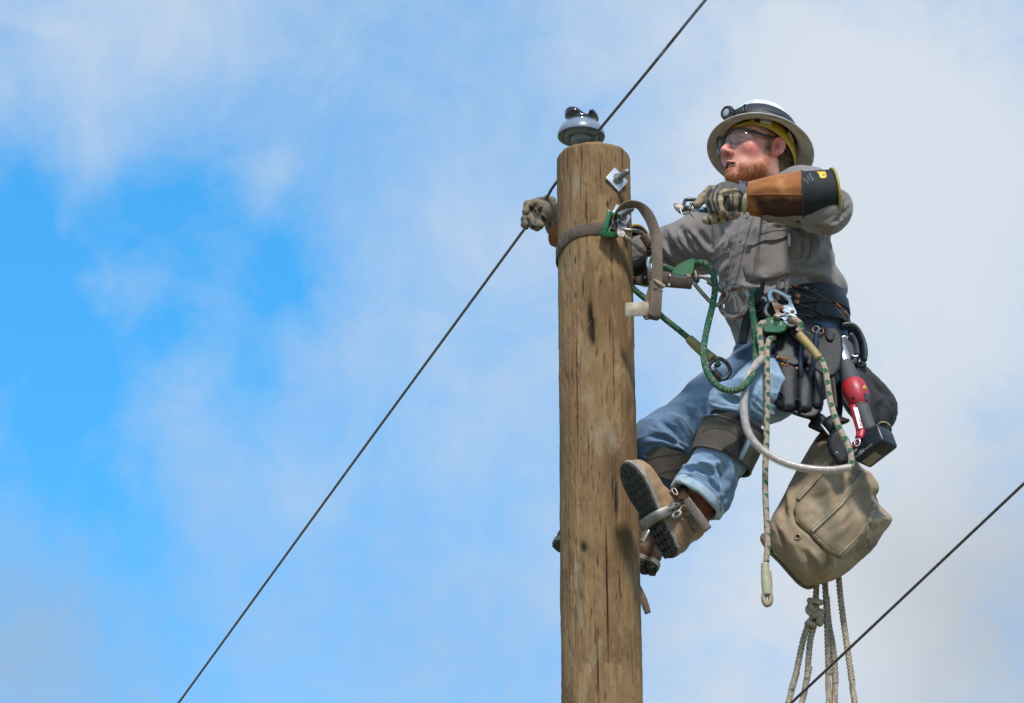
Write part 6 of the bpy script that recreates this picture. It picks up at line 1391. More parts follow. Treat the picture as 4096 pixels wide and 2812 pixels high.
# tan rope with green tracers: eye, sleeve, long bight inside a clear tube, back up to the grab
RR = empty('work_positioning_rope', Q(5, 640, 1545, -.36), 'tan rope with green tracers, its bight sheathed in a clear plastic tube', 'rope')
up = [Q(22, 850, 960, -.245), Q(22, 880, 925, -.258), Q(22, 960, 950, -.262), Q(22, 1030, 1020, -.262), Q(22, 1040, 1100, -.260), Q(22, 990, 1160, -.258)]
rope(up, .0098, 'tan', RR, 'eye_splice')
rope([Q(5, 765, 675, -.285), Q(5, 800, 760, -.295), Q(5, 820, 880, -.305), Q(5, 840, 1000, -.315), Q(5, 870, 1110, -.325), Q(5, 915, 1230, -.335), Q(5, 965, 1330, -.34), Q(5, 1000, 1420, -.345), Q(5, 1008, 1490, -.348), Q(5, 1000, 1535, -.35)], .0092, 'tan', RR, 'near_leg')
mk('rubber_sleeve', *tube([Q(5, 590, 475, -.258), Q(5, 640, 530, -.265), Q(5, 700, 600, -.275), Q(5, 755, 668, -.284)], [.0125, .0125, .0125, .0118], 14), mat('yellow_rubber_sleeve', (.36, .26, .09), (.24, .18, .065), scale=30, rough=.6, c3=(.42, .33, .14)), RR)
tb = [Q(5, 292, 668, -.28), Q(5, 240, 720, -.30), Q(5, 190, 800, -.32), Q(5, 160, 920, -.335), Q(5, 150, 1060, -.345), Q(5, 165, 1190, -.35), Q(5, 210, 1300, -.352), Q(5, 290, 1390, -.355), Q(5, 400, 1465, -.358), Q(5, 530, 1518, -.36), Q(5, 680, 1548, -.36), Q(5, 850, 1556, -.357), Q(5, 1002, 1536, -.35)]
rope(tb, .0072, 'tan', RR, 'sheathed_bight')
def tube_mat():
    m = bpy.data.materials.new('cloudy_vinyl'); m.use_nodes = True; nt = m.node_tree; N = nt.nodes; L = nt.links; b = N['Principled BSDF']; o = N['Material Output']
    b.inputs['Base Color'].default_value = (.72, .64, .61, 1); b.inputs['Roughness'].default_value = .22; b.inputs['Coat Weight'].default_value = .4
    t = N.new('ShaderNodeBsdfTransparent'); t.inputs[0].default_value = (.93, .90, .88, 1); mx = N.new('ShaderNodeMixShader'); n = N.new('ShaderNodeTexNoise'); n.inputs['Scale'].default_value = 30; mr = N.new('ShaderNodeMapRange'); mr.inputs[3].default_value = .26; mr.inputs[4].default_value = .56
    L.new(n.outputs['Fac'], mr.inputs[0]); L.new(mr.outputs[0], mx.inputs[0]); L.new(t.outputs[0], mx.inputs[1]); L.new(b.outputs[0], mx.inputs[2]); L.new(mx.outputs[0], o.inputs[0]); return m
mk('clear_tube', *tube(tb, .0118, 16, ds=.006, cap=False), tube_mat(), RR)
rope([Q(5, 318, 382, -.255), Q(5, 292, 390, -.262), Q(5, 275, 430, -.268), Q(5, 280, 520, -.272), Q(5, 292, 600, -.276), Q(5, 290, 672, -.28)], .0094, 'tan', RR, 'grab_leg')
RT2 = empty('rope_tail', Q(6, 1185, 1540, -.31), 'straight tan rope tail with green tracers and a taped eye at its end', 'rope')
rope([Q(5, 390, 500, -.235), Q(5, 360, 510, -.25), Q(5, 338, 560, -.265), Q(5, 333, 700, -.28), Q(5, 338, 900, -.29), Q(5, 333, 1150, -.295), Q(5, 328, 1400, -.30), Q(6, 1172, 560, -.305), Q(6, 1172, 750, -.305), Q(6, 1182, 950, -.305), Q(6, 1188, 1110, -.305), Q(6, 1178, 1240, -.305)], .0087, 'tan', RT2, 'rope')
mk('taped_splice', *tube([Q(6, 1170, 1248, -.305), Q(6, 1172, 1330, -.305), Q(6, 1178, 1400, -.305), Q(6, 1185, 1475, -.305)], [.0118, .0125, .0138, .0132], 14), mat('tape_over_rope', (.42, .36, .22), (.30, .30, .19), scale=45, rough=.5, c3=(.12, .25, .17), pos=(.4, .62)), RT2)
mk('tape_ridge', *tube([Q(6, 1205, 1300, -.305), Q(6, 1208, 1400, -.305), Q(6, 1208, 1470, -.305)], [.004, .006, .004], 8), mat('yellow_tape', (.34, .29, .18), scale=50, rough=.5), RT2)
rope([Q(6, 1165, 1460, -.305), Q(6, 1162, 1500, -.305), Q(6, 1175, 1535, -.305), Q(6, 1198, 1535, -.305), Q(6, 1210, 1505, -.305), Q(6, 1205, 1460, -.305)], .0078, 'tan', RT2, 'eye')

# ================================================================== leather tool pouch with pliers
yp = -.215
POUCH = empty('tool_pouch', Q(5, 560, 1080, yp), 'black leather holster pouch with copper rivets hanging at his hip', 'tool pouch')
g = pillow(qpoly(5, [(435, 485), (560, 500), (640, 560), (770, 640), (800, 780), (790, 1000), (770, 1100), (690, 1150), (540, 1110), (400, 1040), (352, 950), (358, 620), (395, 560)]), yp + .012, .008, 10, gv=-.25, h=.0035, noise_=.0006, nscale=18); bk = mk('backing', *g, M_BLEA, POUCH); BKT = bvh(*g)
parts = [g]
mk('hip_leather', *pillow(qpoly(5, [(250, 240), (420, 170), (560, 300), (760, 400), (925, 430), (950, 640), (900, 800), (800, 820), (620, 700), (430, 560), (340, 520), (260, 420)]), yp + .004, .005, 10, gv=-.12, h=.004), M_BLEA, POUCH)
def holder(top, bot, hwid, dep, seed):
    n = 26; V = []; F = []; seg = 32; th = np.arange(seg) / seg * 2 * np.pi; ax_ = nz(bot - top); X = nz(RGT - ax_ * (RGT @ ax_)); Yv = np.cross(ax_, X)
    for side in (0, 1):
        for i in range(n):
            t = i / (n - 1); c = top + (bot - top) * t; k = (1 - .10 * t) * (1 if t < .9 else math.sqrt(max(1 - ((t - .9) / .1) ** 2 * .75, .05))); k2 = (1 - .25 * t) * (1 if t < .9 else math.sqrt(max(1 - ((t - .9) / .1) ** 2 * .75, .05)))
            sh = 0 if side == 0 else .004; w = 1 + .05 * np.sin(2 * th + seed + 2 * t) + .03 * np.sin(3 * th + seed * 2 + 5 * t)
            V.append(c + ((hwid * k - sh) * np.sign(np.cos(th)) * np.abs(np.cos(th)) ** .8 * w)[:, None] * X + ((dep * k2 - sh) * np.sign(np.sin(th)) * np.abs(np.sin(th)) ** .8 * w)[:, None] * Yv)
    V = np.concatenate(V)
    for sd in (0, 1):
        for i in range(n - 1):
            for j in range(seg):
                a = sd * n * seg + i * seg + j; b = sd * n * seg + i * seg + (j + 1) % seg; F.append((a, b, b + seg, a + seg) if sd else (a, a + seg, b + seg, b))
    for j in range(seg): F.append((j, (j + 1) % seg, n * seg + (j + 1) % seg, n * seg + j))
    F.append(tuple((n - 1) * seg + j for j in range(seg))); F.append(tuple((2 * n - 1) * seg + j for j in range(seg))); return V, F
for i, (x0, y0, x1, y1, hw_, dp_) in enumerate([(492, 722, 500, 1085, .0335, .020), (645, 768, 636, 1095, .0235, .0185), (742, 775, 738, 1060, .0165, .015)]):
    gg = holder(Q(5, x0, y0, yp + .004), Q(5, x1, y1, yp - .022), hw_, dp_, i * 1.7); mk('holder', *gg, M_BLEA, POUCH, sharp=60); parts.append(gg)
for pts in ([(430, 935), (455, 960), (462, 1000), (440, 1050)], [(560, 1000), (590, 1010), (600, 1050), (590, 1090)]): mk('curled_edge', *strap([Q(5, *p, yp - .036) for p in pts], nz([.6, -.8, 0]), .014, .004), M_BLEA, POUCH)
g4 = pillow(qpoly(5, [(395, 545), (435, 490), (560, 505), (600, 610), (690, 660), (585, 735), (450, 700), (400, 640)]), yp - .004, .005, 8, gv=-.25, h=.003); mk('flap', *g4, M_BLEA, POUCH); parts.append(g4)
PT_ = bvh_join(parts)
OR = mat('orange_rivet', (.55, .24, .06), (.42, .17, .04), scale=120, rough=.4, metal=.5)
for x, y in [(420, 656), (458, 665), (488, 672), (460, 712), (495, 718)]: rivet(PT_, 5, x, y, POUCH, .0052, OR)
for x, y in [(408, 845), (400, 982), (575, 747), (662, 746)]: rivet(PT_, 5, x, y, POUCH, .0062, mat('brass_rivet', (.30, .20, .10), scale=120, rough=.45, metal=.5) if x == 408 and y == 845 else M_COPPER)
stitches(PT_, 5, [(405, 560), (400, 600), (412, 645), (450, 690)], POUCH, mat('dark_thread', (.07, .065, .06), scale=80), .0008, .005, n=6)
LP = empty('lineman_pliers', Q(5, 650, 800, yp - .02), 'pliers with two dark blue dipped handles standing in the leather pouch', 'pliers')
bh = mat('dark_blue_dip', (.016, .026, .060), (.011, .019, .045), scale=40, rough=.36)
mk('handle', *tube([Q(5, 626, 432, yp - .028), Q(5, 620, 520, yp - .026), Q(5, 606, 640, yp - .022), Q(5, 606, 770, yp - .018), Q(5, 625, 860, yp - .004)], [.0068, .0080, .0076, .0076, .008], 14), bh, LP)
mk('handle', *tube([Q(5, 731, 458, yp - .028), Q(5, 722, 540, yp - .026), Q(5, 712, 640, yp - .022), Q(5, 690, 770, yp - .018), Q(5, 660, 860, yp - .004)], [.0066, .0078, .0075, .0075, .008], 14), bh, LP)
for x, y in [(626, 432), (731, 458)]: mk('handle_tip', *lathe([(.0068, -.004), (.0062, .001), (.004, .0042), (0, .0055)], 14, Q(5, x, y, yp - .028), nz([.05, -.1, 1])), bh, LP)
mk('jaws', *rbox(Q(5, 640, 930, yp + .0), basis([0, 0, 1], [1, 0, 0]), (.014, .007, .03), .003), M_DARKMET, LP)
th = empty('leather_thong', Q(5, 860, 1000, yp), 'thin brown leather thong hanging between the pouch and the power tool', 'thong')
mk('thong', *strap([Q(5, 750, 480, -.21), Q(5, 785, 560, -.215), Q(5, 825, 680, -.22), Q(5, 850, 790, -.222), Q(5, 870, 920, -.224), Q(5, 882, 1060, -.224)], nz([1, -.3, .15]), [.014, .015, .014, .013, .012, .012], .004), mat('brown_thong', (.055, .025, .015), (.03, .016, .011), scale=40, rough=.6), th)

# ================================================================== cordless crimping tool
E3 = nz(.60 * FWD + .80 * nz(-.30 * RGT + .955 * UPV)); e1i = -.593 * RGT - .483 * UPV; E1 = nz(e1i - FWD * ((e1i @ E3) / (FWD @ E3))); E2 = np.cross(E3, E1); TB = np.stack([E1, E2, E3], 1)
T0 = Q(20, 545, 1130, -.225)
def tw(x, y, z): return T0 + TB @ np.array([x, y, z])
def zt(v): return (1130 - v) * .0002494 / .755           # height on the tool axis from photograph rows
TOOL = empty('crimping_tool', T0 - E3 * .06, 'red and black cordless crimping tool with aluminium head hanging at his hip', 'power tool')
RED = mat('red_tool_plastic', (.44, .020, .030), (.33, .016, .024), scale=18, rough=.45, bump=.08, bscale=300, c3=(.47, .04, .045)); GRIP = mat('grey_overmould', (.065, .068, .074), (.045, .047, .052), scale=30, rough=.7, bump=.25, bscale=500); BLKP = mat('black_battery_plastic', (.015, .016, .018), (.010, .0105, .012), scale=40, rough=.38, bump=.08, bscale=300)
h1, h2, h3, h4, h5 = zt(1090), zt(790), zt(530), zt(310), zt(50)
u_ = .0002494
ball = lathe([(0, h2 - .012), (70 * u_, h2 - .012), (105 * u_, h2 - .002), (138 * u_, h2 + .016), (155 * u_, h2 + .040), (154 * u_, h2 + .055), (140 * u_, h3 - .010), (118 * u_, h3)], 40, T0, E3); mk('motor_housing', *ball, RED, TOOL, sharp=60); BALT = bvh(*ball)
mk('neck', *lathe([(119 * u_, h3 - .001), (121 * u_, h3 + .004), (104 * u_, h3 + .04), (96 * u_, h4 - .004), (90 * u_, h4), (0, h4)], 40, T0, E3), GRIP, TOOL, sharp=50)
hd = join(lathe([(84 * u_, h4 - .003), (82 * u_, h4 + .02), (78 * u_, h4 + .035), (76 * u_, h5 - .02)], 30, T0, E3), rbox(tw(0, 0, h5 - .022), TB, (.0165, .0195, .034), .005)); mk('aluminium_head', *hd, M_ALU, TOOL, sharp=45)
mk('ram_pin', *lathe([(0, -.02), (.0112, -.02), (.0112, .012), (.0100, .014), (0, .0145)], 22, Q(20, 205, 85, -.225 + .11), nz([-.25, -.9, .1])), M_ALU, TOOL, sharp=40)
mk('pin_face', *lathe([(.0112, .0), (.0112, .0015), (0, .0018)], 22, Q(20, 196, 78, -.225 + .098), nz([-.25, -.9, .1])), mat('blue_sheen_steel', (.30, .36, .52), (.5, .52, .56), scale=80, rough=.3, metal=.7), TOOL)
gp = []
for v, r1, r2 in [(1105, 92, 60), (1060, 84, 58), (980, 80, 58), (880, 82, 60), (790, 84, 66)]: gp.append((v, r1, r2))
def loft(rings, m, name, parent, sharp=None):
    V = np.concatenate(rings); n = len(rings[0]); F = []
    for i in range(len(rings) - 1):
        for j in range(n): F.append((i * n + j, i * n + (j + 1) % n, (i + 1) * n + (j + 1) % n, (i + 1) * n + j))
    F.append(tuple(range(n))[::-1]); F.append(tuple((len(rings) - 1) * n + j for j in range(n))); return mk(name, V, F, m, parent, sharp=sharp), (V, F)
tt = np.arange(28) / 28 * 2 * np.pi
rings = [np.array([tw((r1 * math.cos(a)) * u_ * 1.15, r2 * math.sin(a) * u_ * 1.5, zt(v)) for a in tt]) for v, r1, r2 in gp]; gpo, gpg = loft(rings, GRIP, 'grip', TOOL); GPT = bvh(*gpg)
mk('red_spine', *strap([Q(20, 335, 790, -.208), Q(20, 365, 900, -.218), Q(20, 400, 1010, -.226), Q(20, 425, 1100, -.232), Q(20, 410, 1170, -.238)], nz([.8, -.3, .1]), [.022, .022, .022, .026, .026], .022), RED, TOOL)
lb = [(335, 800), (385, 795), (445, 1035), (400, 1045)]
lv = prism([Q(20, 335, 800, -.226), Q(20, 383, 797, -.226), Q(20, 445, 1036, -.245), Q(20, 402, 1046, -.245)], -FWD, .0015, .0); LBL = mk('white_label', *lv, mat('label_white', (.66, .66, .68), (.60, .60, .63), scale=90, rough=.4), TOOL, smooth=False); LBT = bvh(*lv)
mk('lettering', *text_on(LBT, 'GATOR', 20, 388, 905, (.24, 1), 24, shear=.3), mat('red_print_dark', (.35, .02, .04), scale=40), LBL); mk('lettering', *text_on(LBT, 'GREENLEE', 20, 358, 805, (.22, 1), 11), mat('black_print', (.03, .03, .03), scale=40), LBL)
wt = patch(BALT, trace(20, [(462, 528), (442, 570), (495, 580)]), .0008, .0008, step=4); W_ = mk('warning_triangle', *wt, mat('warning_yellow', (.62, .50, .04), scale=60, rough=.5), TOOL)
sw = patch(BALT, trace(20, [(460, 625), (505, 640), (525, 680), (525, 735), (465, 705)]), .003, .003, step=4); mk('switch', *sw, GRIP, TOOL, sharp=40)
hole = patch(BALT, trace(20, [(337 + 20 * math.cos(a), 683 + 20 * math.sin(a)) for a in np.arange(10) * .628]), .0006, .0006, step=5); mk('screw_hole', *hole, mat('screw_dark', (.03, .004, .006), scale=30), TOOL)
ft = [np.array([tw(x * s_, y * s_, z) for x, y in [(.030, .022), (-.030, .022), (-.034, .0), (-.030, -.022), (.030, -.022), (.036, 0)]]) for s_, z in ((.62, zt(1085)), (.8, zt(1110)), (1.12, zt(1150)), (1.15, zt(1165)))]; loft(ft, RED, 'foot', TOOL, sharp=30)
bat = rbox(tw(.004, 0, -.038), TB, (.056, .036, .030), .009, 3); BATO = mk('battery', *bat, BLKP, TOOL, sharp=40); BAT_T = bvh(*bat)
mk('battery_top', *rbox(tw(.002, 0, -.008), TB, (.050, .032, .006), .003), BLKP, BATO)
lbp = patch(BAT_T, trace(20, [(432, 1440), (585, 1318), (675, 1370), (520, 1492)]), .0006, .0006, step=6); LB2 = mk('rating_plate', *lbp, mat('buff_plate', (.26, .22, .17), (.19, .16, .125), scale=60, rough=.5), BATO)
mk('lettering', *text_on(BAT_T, 'makita', 20, 285, 1375, (.86, -.62), 34, shear=.2), M_WHITEPR, BATO); mk('lettering', *text_on(BAT_T, '18V', 20, 400, 1368, (.86, -.62), 40), M_WHITEPR, BATO); mk('lettering', *text_on(BAT_T, 'LITHIUM-ION', 20, 468, 1308, (.84, -.66), 14), M_WHITEPR, BATO)
mk('lettering', *text_on(BAT_T, '3.0Ah', 20, 335, 1415, (.86, -.62), 22), M_WHITEPR, BATO); mk('lettering', *text_on(BAT_T, 'makita', 20, 625, 1440, (.84, -.66), 20), mat('buff_print', (.26, .22, .17), scale=40), BATO)
for x, y in [(625, 1225), (655, 1243), (700, 1258), (745, 1280), (765, 1300)]:
    p, n = hit(BAT_T, *q2(20, x, y))
    if p is not None: mk('vent_hole', *lathe([(.0032, 0), (.003, .0006), (0, .0006)], 12, p, n), mat('vent_dark', (.004, .004, .004), scale=30) if x == 625 else bpy.data.materials['vent_dark'], BATO)
mk('lanyard_ring', *torus(Q(20, 382, 1210, -.275), nz([-.6, -.8, .1]), .0115, .0022, .8), M_BRIGHT, TOOL)
mk('red_lanyard', *strap([Q(20, 430, 1150, -.25), Q(20, 375, 1215, -.268), Q(20, 320, 1270, -.27)], nz([.6, -.4, .6]), .010, .004), RED, TOOL)
# plastic belt holster behind the tool
HOL = empty('tool_holster', Q(5, 960, 600, -.10), 'dark grey moulded holster plate behind the aluminium tool head', 'holster')
M_HOL = mat('grey_moulded_plastic', (.045, .049, .058), (.030, .033, .040), scale=30, rough=.45, bump=.1, bscale=200)
mk('plate', *pillow(qpoly(5, [(815, 520), (880, 490), (960, 470), (1040, 500), (1075, 590), (1070, 700), (1000, 740), (930, 770), (880, 780), (855, 740), (850, 620)]), -.085, .011, 12, h=.0035), M_HOL, HOL)
mk('rim', *strap([Q(5, 920, 408, -.10), Q(5, 1000, 412, -.095), Q(5, 1055, 465, -.085), Q(5, 1095, 560, -.08), Q(5, 1108, 640, -.08), Q(5, 1105, 695, -.08)], np.array([nz([.3, -1, .2])] * 6), [.03, .036, .04, .044, .044, .036], .011), M_HOL, HOL)
mk('inner_channel', *strap([Q(5, 1000, 470, -.105), Q(5, 1040, 540, -.10), Q(5, 1055, 640, -.10)], nz([.8, -.5, .2]), .016, .010), M_HOL, HOL)
for x, y in [(845, 545), (1015, 660)]: mk('stud', *lathe([(.0062, 0), (.006, .005), (.004, .007), (0, .0072)], 14, Q(5, x, y, -.094), nz([-.2, -1, 0])), M_HOL, HOL)
mk('clip_spring', *tube([Q(5, 1010, 640, -.11), Q(5, 1045, 650, -.112), Q(5, 1060, 640, -.11)], .0028, 8), M_BRIGHT, HOL); mk('hook_wire', *tube([Q(22, 1720, 1370, -.12), Q(22, 1770, 1310, -.125), Q(22, 1850, 1250, -.12), Q(22, 1900, 1260, -.118)], .004, 8), M_ALU, HOL)

# black nylon bag behind the tool
NB = empty('nylon_bag', Q(5, 1250, 1270, -.02), 'black nylon drawstring bag with round badge hanging behind the power tool', 'bag'); M_NYL = mat('black_canvas', (.022, .023, .027), (.013, .0135, .016), scale=22, rough=.82, bump=.4, bscale=300, c3=(.04, .041, .046))
nbp = qpoly(5, [(1050, 690), (1090, 700), (1180, 780), (1300, 900), (1365, 990), (1378, 1080), (1360, 1170), (1300, 1250), (1250, 1285), (1190, 1250), (1060, 1180), (960, 1080), (930, 1000), (930, 860), (980, 760)])
V, F = pillow(nbp, -.03, .065, 60, h=.004, noise_=.003, nscale=16, seed=8)
V = folds(V, F, [(trace(20, [(440, 320), (560, 480), (700, 640), (800, 780), (820, 960)]), 6, -.006), (trace(20, [(500, 330), (640, 520), (760, 640)]), 8, .008), (trace(20, [(580, 790), (620, 720), (690, 680)]), 6, .005), (trace(20, [(640, 780), (600, 900), (620, 1000)]), 8, -.005), (trace(20, [(700, 720), (780, 850), (800, 950)]), 7, .006), (trace(20, [(530, 430), (600, 540), (690, 630)]), 5, -.006)]); mk('bag_body', V, F, M_NYL, NB); NBT = bvh(V, F)
bd = patch(NBT, trace(20, [(690 + 88 * math.cos(a) * (1 + .1 * math.sin(a)), 1055 + 92 * math.sin(a)) for a in np.arange(22) / 22 * 6.283]), .003, .003, step=6); BD = mk('badge', *bd, mat('badge_black', (.03, .028, .028), scale=50, rough=.8), NB); BDT = bvh(*bd)
rp, _ = onsurf(NBT, [(690 + 80 * math.cos(a), 1052 + 82 * math.sin(a)) for a in np.linspace(math.pi * .85, 2.25 * math.pi, 18)], .0036, 20)
BUFF = mat('buff_embroidery', (.40, .32, .23), (.33, .26, .19), scale=120, rough=.9)
if len(rp) > 3: mk('badge_border', *tube(rp, .0024, 8), BUFF, BD)
mk('lettering', *text_on(BDT, 'ES', 20, 640, 1062, (.75, .66), 40, lift=.001), BUFF, BD); mk('lettering', *text_on(BDT, 'KI', 20, 712, 1020, (.6, .8), 34, lift=.001), BUFF, BD)
mk('draw_cord', *tube([Q(20, 400, 280, -.085), Q(20, 440, 270, -.088), Q(20, 470, 300, -.09), Q(20, 420, 310, -.09)], .006, 8), M_NYL, NB)
# black leather scabbard pieces below the pouch
SC = empty('knife_scabbard', Q(26, 820, 900, -.20), 'black leather scabbard with steel edge tool hanging above the canvas bag', 'scabbard')
mk('cup', *pillow(qpoly(26, [(560, 215), (700, 90), (820, 80), (960, 140), (1065, 170), (1050, 215), (900, 270), (780, 350), (720, 440), (640, 350)]), -.20, .022, 26, h=.0035), M_BLEA, SC)
mk('hip_flap', *pillow(qpoly(26, [(0, -120), (200, -60), (500, 30), (640, 120), (720, 260), (650, 350), (545, 412), (420, 350), (315, 300), (330, 250), (385, 175), (200, 130), (0, 60)]), -.175, .010, 14, h=.0035), M_BLEA, SC)
mk('blade_guard', *pillow(qpoly(26, [(690, 450), (800, 340), (900, 300), (990, 450), (1040, 620), (1060, 800), (1045, 930), (960, 965), (870, 1002), (770, 870), (690, 750), (650, 640), (655, 540)]), -.215, .014, 20, h=.0035), M_BLEA, SC)
mk('steel_rule', *strap([Q(26, 540, 240, -.212), Q(26, 620, 345, -.216), Q(26, 695, 440, -.218)], nz([.8, -.5, .2]), .005, .003), M_BRIGHT, SC)
mk('eyelet', *torus(Q(26, 828, 772, -.2305), -FWD, .0042, .0013, seg=20), M_GALV, SC)
mk('shoulder_strap', *strap([Q(26, 470, 520, -.12), Q(26, 545, 440, -.15), Q(26, 640, 380, -.17)], nz([.5, -.6, .6]), [.018, .022, .02], .007), mat('dark_red_leather', (.05, .018, .016), scale=40, rough=.6), SC)

# ================================================================== canvas bag and hand line
M_CANV = mat('soiled_canvas', (.325, .245, .158), (.20, .142, .088), scale=11, detail=9, crease=.22, cscale=11, rough=.92, bump=.5, bscale=420, weave=340, c3=(.42, .34, .24), pos=(.34, .60))
CB = empty('canvas_bag', Q(7, 800, 1360, -.05), 'tan soiled canvas tool bag with flap hanging below the belt', 'canvas bag')
cbp = qpoly(7, [(770, -60), (700, 30), (600, 190), (500, 370), (400, 580), (300, 740), (282, 900), (300, 1030), (400, 1140), (480, 1230), (560, 1320), (620, 1368), (700, 1350), (900, 1295), (1000, 1230), (1100, 1140), (1250, 1005), (1300, 900), (1408, 770), (1406, 720), (1335, 655), (1280, 610), (1270, 560), (1245, 540), (1287, 480), (1280, 420), (1200, 320), (1100, 250), (1050, 100), (1000, -20), (900, -80)])
V, F = pillow(cbp, -.045, .125, 190, h=.0045, rnd=1, noise_=.0035, nscale=12, seed=21, back=.08)
BF = [(trace(7, [(540, 560), (515, 680), (540, 770), (680, 890), (830, 1030), (920, 1090)]), 9, -.010), (trace(7, [(440, 520), (420, 640), (430, 760)]), 16, -.008), (trace(7, [(500, 420), (470, 560), (450, 660)]), 14, .008), (trace(7, [(840, 1040), (840, 1140), (800, 1230)]), 11, -.010), (trace(7, [(880, 1090), (870, 1180), (800, 1260)]), 12, .008), (trace(7, [(300, 800), (420, 860), (520, 1000), (600, 1200)]), 20, .006),
 (trace(7, [(940, 370), (950, 450), (900, 520)]), 16, -.007), (trace(7, [(1080, 400), (1130, 560), (1150, 660)]), 16, -.006), (trace(7, [(1180, 330), (1220, 420), (1210, 540)]), 12, -.007), (trace(7, [(740, 380), (800, 480), (780, 620)]), 20, .006), (trace(7, [(1010, 620), (960, 800), (880, 900)]), 22, .007), (trace(7, [(1200, 700), (1180, 780), (1210, 830)]), 8, -.008)]
BF += [(trace(7, q_), w_, h_) for q_, w_, h_ in [([(330, 780), (400, 900), (430, 1050)], 9, -.006), ([(620, 1000), (660, 1120), (640, 1250)], 12, -.007), ([(560, 960), (700, 1080), (760, 1180)], 14, .006), ([(980, 1120), (1080, 1060), (1180, 960)], 9, -.005), ([(1240, 860), (1300, 820), (1360, 760)], 7, -.005), ([(640, 560), (760, 560), (860, 480)], 10, -.006), ([(600, 700), (700, 660), (760, 700)], 10, .006), ([(820, 880), (960, 800), (1040, 700)], 10, -.005), ([(1080, 520), (1160, 560), (1200, 520)], 8, .006), ([(1000, 330), (1040, 420), (1030, 500)], 9, .006)]]
V = folds(V, F, [(a_, w_, h_ * 1.5) for a_, w_, h_ in BF])
mk('bag_body', V, F, M_CANV, CB); CBT = bvh(V, F)
pn_ = patch(CBT, trace(7, [(540, 575), (640, 470), (760, 340), (880, 250), (1000, 200), (1100, 270), (1200, 340), (1270, 430), (1270, 490), (1230, 560), (1250, 620), (1215, 720), (1180, 770), (1140, 850), (1060, 960), (980, 1050), (930, 1085), (830, 1035), (690, 885), (600, 820), (545, 765), (525, 680)]), .007, .006, step=12, wob=lambda v: .0016 * np.sin(v[:, 0] * .04 + v[:, 1] * .03)); FL = mk('front_flap', *pn_, M_CANV, CB, sharp=60); FLT = bvh_join([(V, F), pn_])
M_CANL = mat('pale_canvas_welt', (.40, .32, .225), (.29, .22, .145), scale=30, rough=.9, bump=.4, bscale=300)
for pts, w in [([(680, 850), (800, 740), (940, 610), (1030, 480), (1090, 390), (1160, 310)], 44), ([(556, 560), (640, 470), (740, 360), (860, 200)], 38), ([(930, 1078), (1010, 1010), (1100, 920), (1170, 820), (1215, 730), (1270, 640)], 42), ([(690, 885), (760, 950), (840, 1030), (920, 1080)], 26)]:
    pp_ = patch(FLT, band(7, dens(pts, 4), w), .0055, .005, step=7); st_ = mk('welt', *pp_, M_CANL, CB, sharp=60); TT = bvh(*pp_)
    for off in (-.28, .28):
        c_ = np.asarray(pts, float); t_ = np.gradient(c_, axis=0); t_ /= np.linalg.norm(t_, axis=1)[:, None]; stitches(TT, 7, c_ + np.stack([-t_[:, 1], t_[:, 0]], 1) * w * off, st_, M_CANV, .0009, .006, n=6)
tb_ = patch(CBT, trace(7, [(1225, 600), (1268, 615), (1262, 650), (1225, 662), (1205, 645)]), .010, .006, step=6); mk('flap_tab', *tb_, M_CANL, CB)
def grommet(k, x, y, R, m):
    p, n = hit(CBT, *q2(k, x, y)); o = mk('grommet', *torus(p + n * .002, n, R, R * .28, seg=24), m, CB); mk('hole', *lathe([(R * .8, 0), (0, .0003)], 16, p + n * .0012, n), mat('hole_dark', (.012, .009, .006), scale=20) if 'hole_dark' not in bpy.data.materials else bpy.data.materials['hole_dark'], o)
BRS = mat('dull_brass', (.36, .28, .15), (.24, .18, .10), scale=80, rough=.4, metal=.7)
grommet(7, 550, 908, .0075, BRS); grommet(7, 1325, 702, .0062, M_GALV); grommet(7, 360, 1062, .0058, M_GALV)
for s_, x, y, ex, sz in [('O', 395, 1260, (.15, -1), 70), ('I', 395, 1350, (.5, -1), 60), ('T', 355, 1490, (.5, -1), 70), ('Y', 525, 1260, (.45, -1), 55), ('L', 490, 1420, (.4, -1), 70), ('M', 620, 1140, (.45, -1), 70), ('W', 620, 1280, (.5, -1), 75), ('B', 720, 1240, (.5, -1), 60), ('TEX', 705, 720, (.66, .75), 34)]:
    try: mk('stencil_lettering', *text_on(CBT, s_, 21, x, y, ex, sz, lift=.0012), mat('faded_blue_ink', (.13, .15, .17), (.19, .18, .15), scale=60, rough=.9) if 'faded_blue_ink' not in bpy.data.materials else bpy.data.materials['faded_blue_ink'], CB)
    except Exception as ex_: print('stencil', ex_)
mk('leather_bottom_rim', *tube([Q(7, 240, 880, -.05), Q(7, 232, 930, -.05), Q(7, 300, 1045, -.055), Q(7, 380, 1130, -.06), Q(7, 470, 1235, -.065), Q(7, 560, 1330, -.065), Q(7, 640, 1372, -.06), Q(7, 700, 1355, -.055)], [.006, .008, .006, .005, .0045, .0045, .0045, .004], 10), mat('dark_bag_leather', (.16, .12, .08), (.10, .075, .055), scale=40, rough=.7), CB)
mk('hanger', *strap([Q(26, 560, 560, -.08), Q(26, 700, 400, -.12), Q(26, 800, 260, -.14), Q(5, 900, 1000, -.10), Q(5, 900, 800, -.06)], nz([.7, -.5, .3]), .04, .006), M_BLEA, CB)
M_HEMP = mat('manila_rope', (.38, .31, .23), (.22, .16, .11), scale=90, rough=.95, bump=.7, bscale=300, c3=(.44, .36, .27), pos=(.32, .56))
def lay(pts, label, r=.0083):
    V, F, s, t = tube(pts, r, 18, ds=.0035, lobes=3, lay=.036, depth=.34, ret=True); n = len(V) // 18
    o = tag(mk('hand_line', V, F, M_HEMP), label, 'rope', 'hand line ropes below the canvas bag')
    return o, (V, s, t)
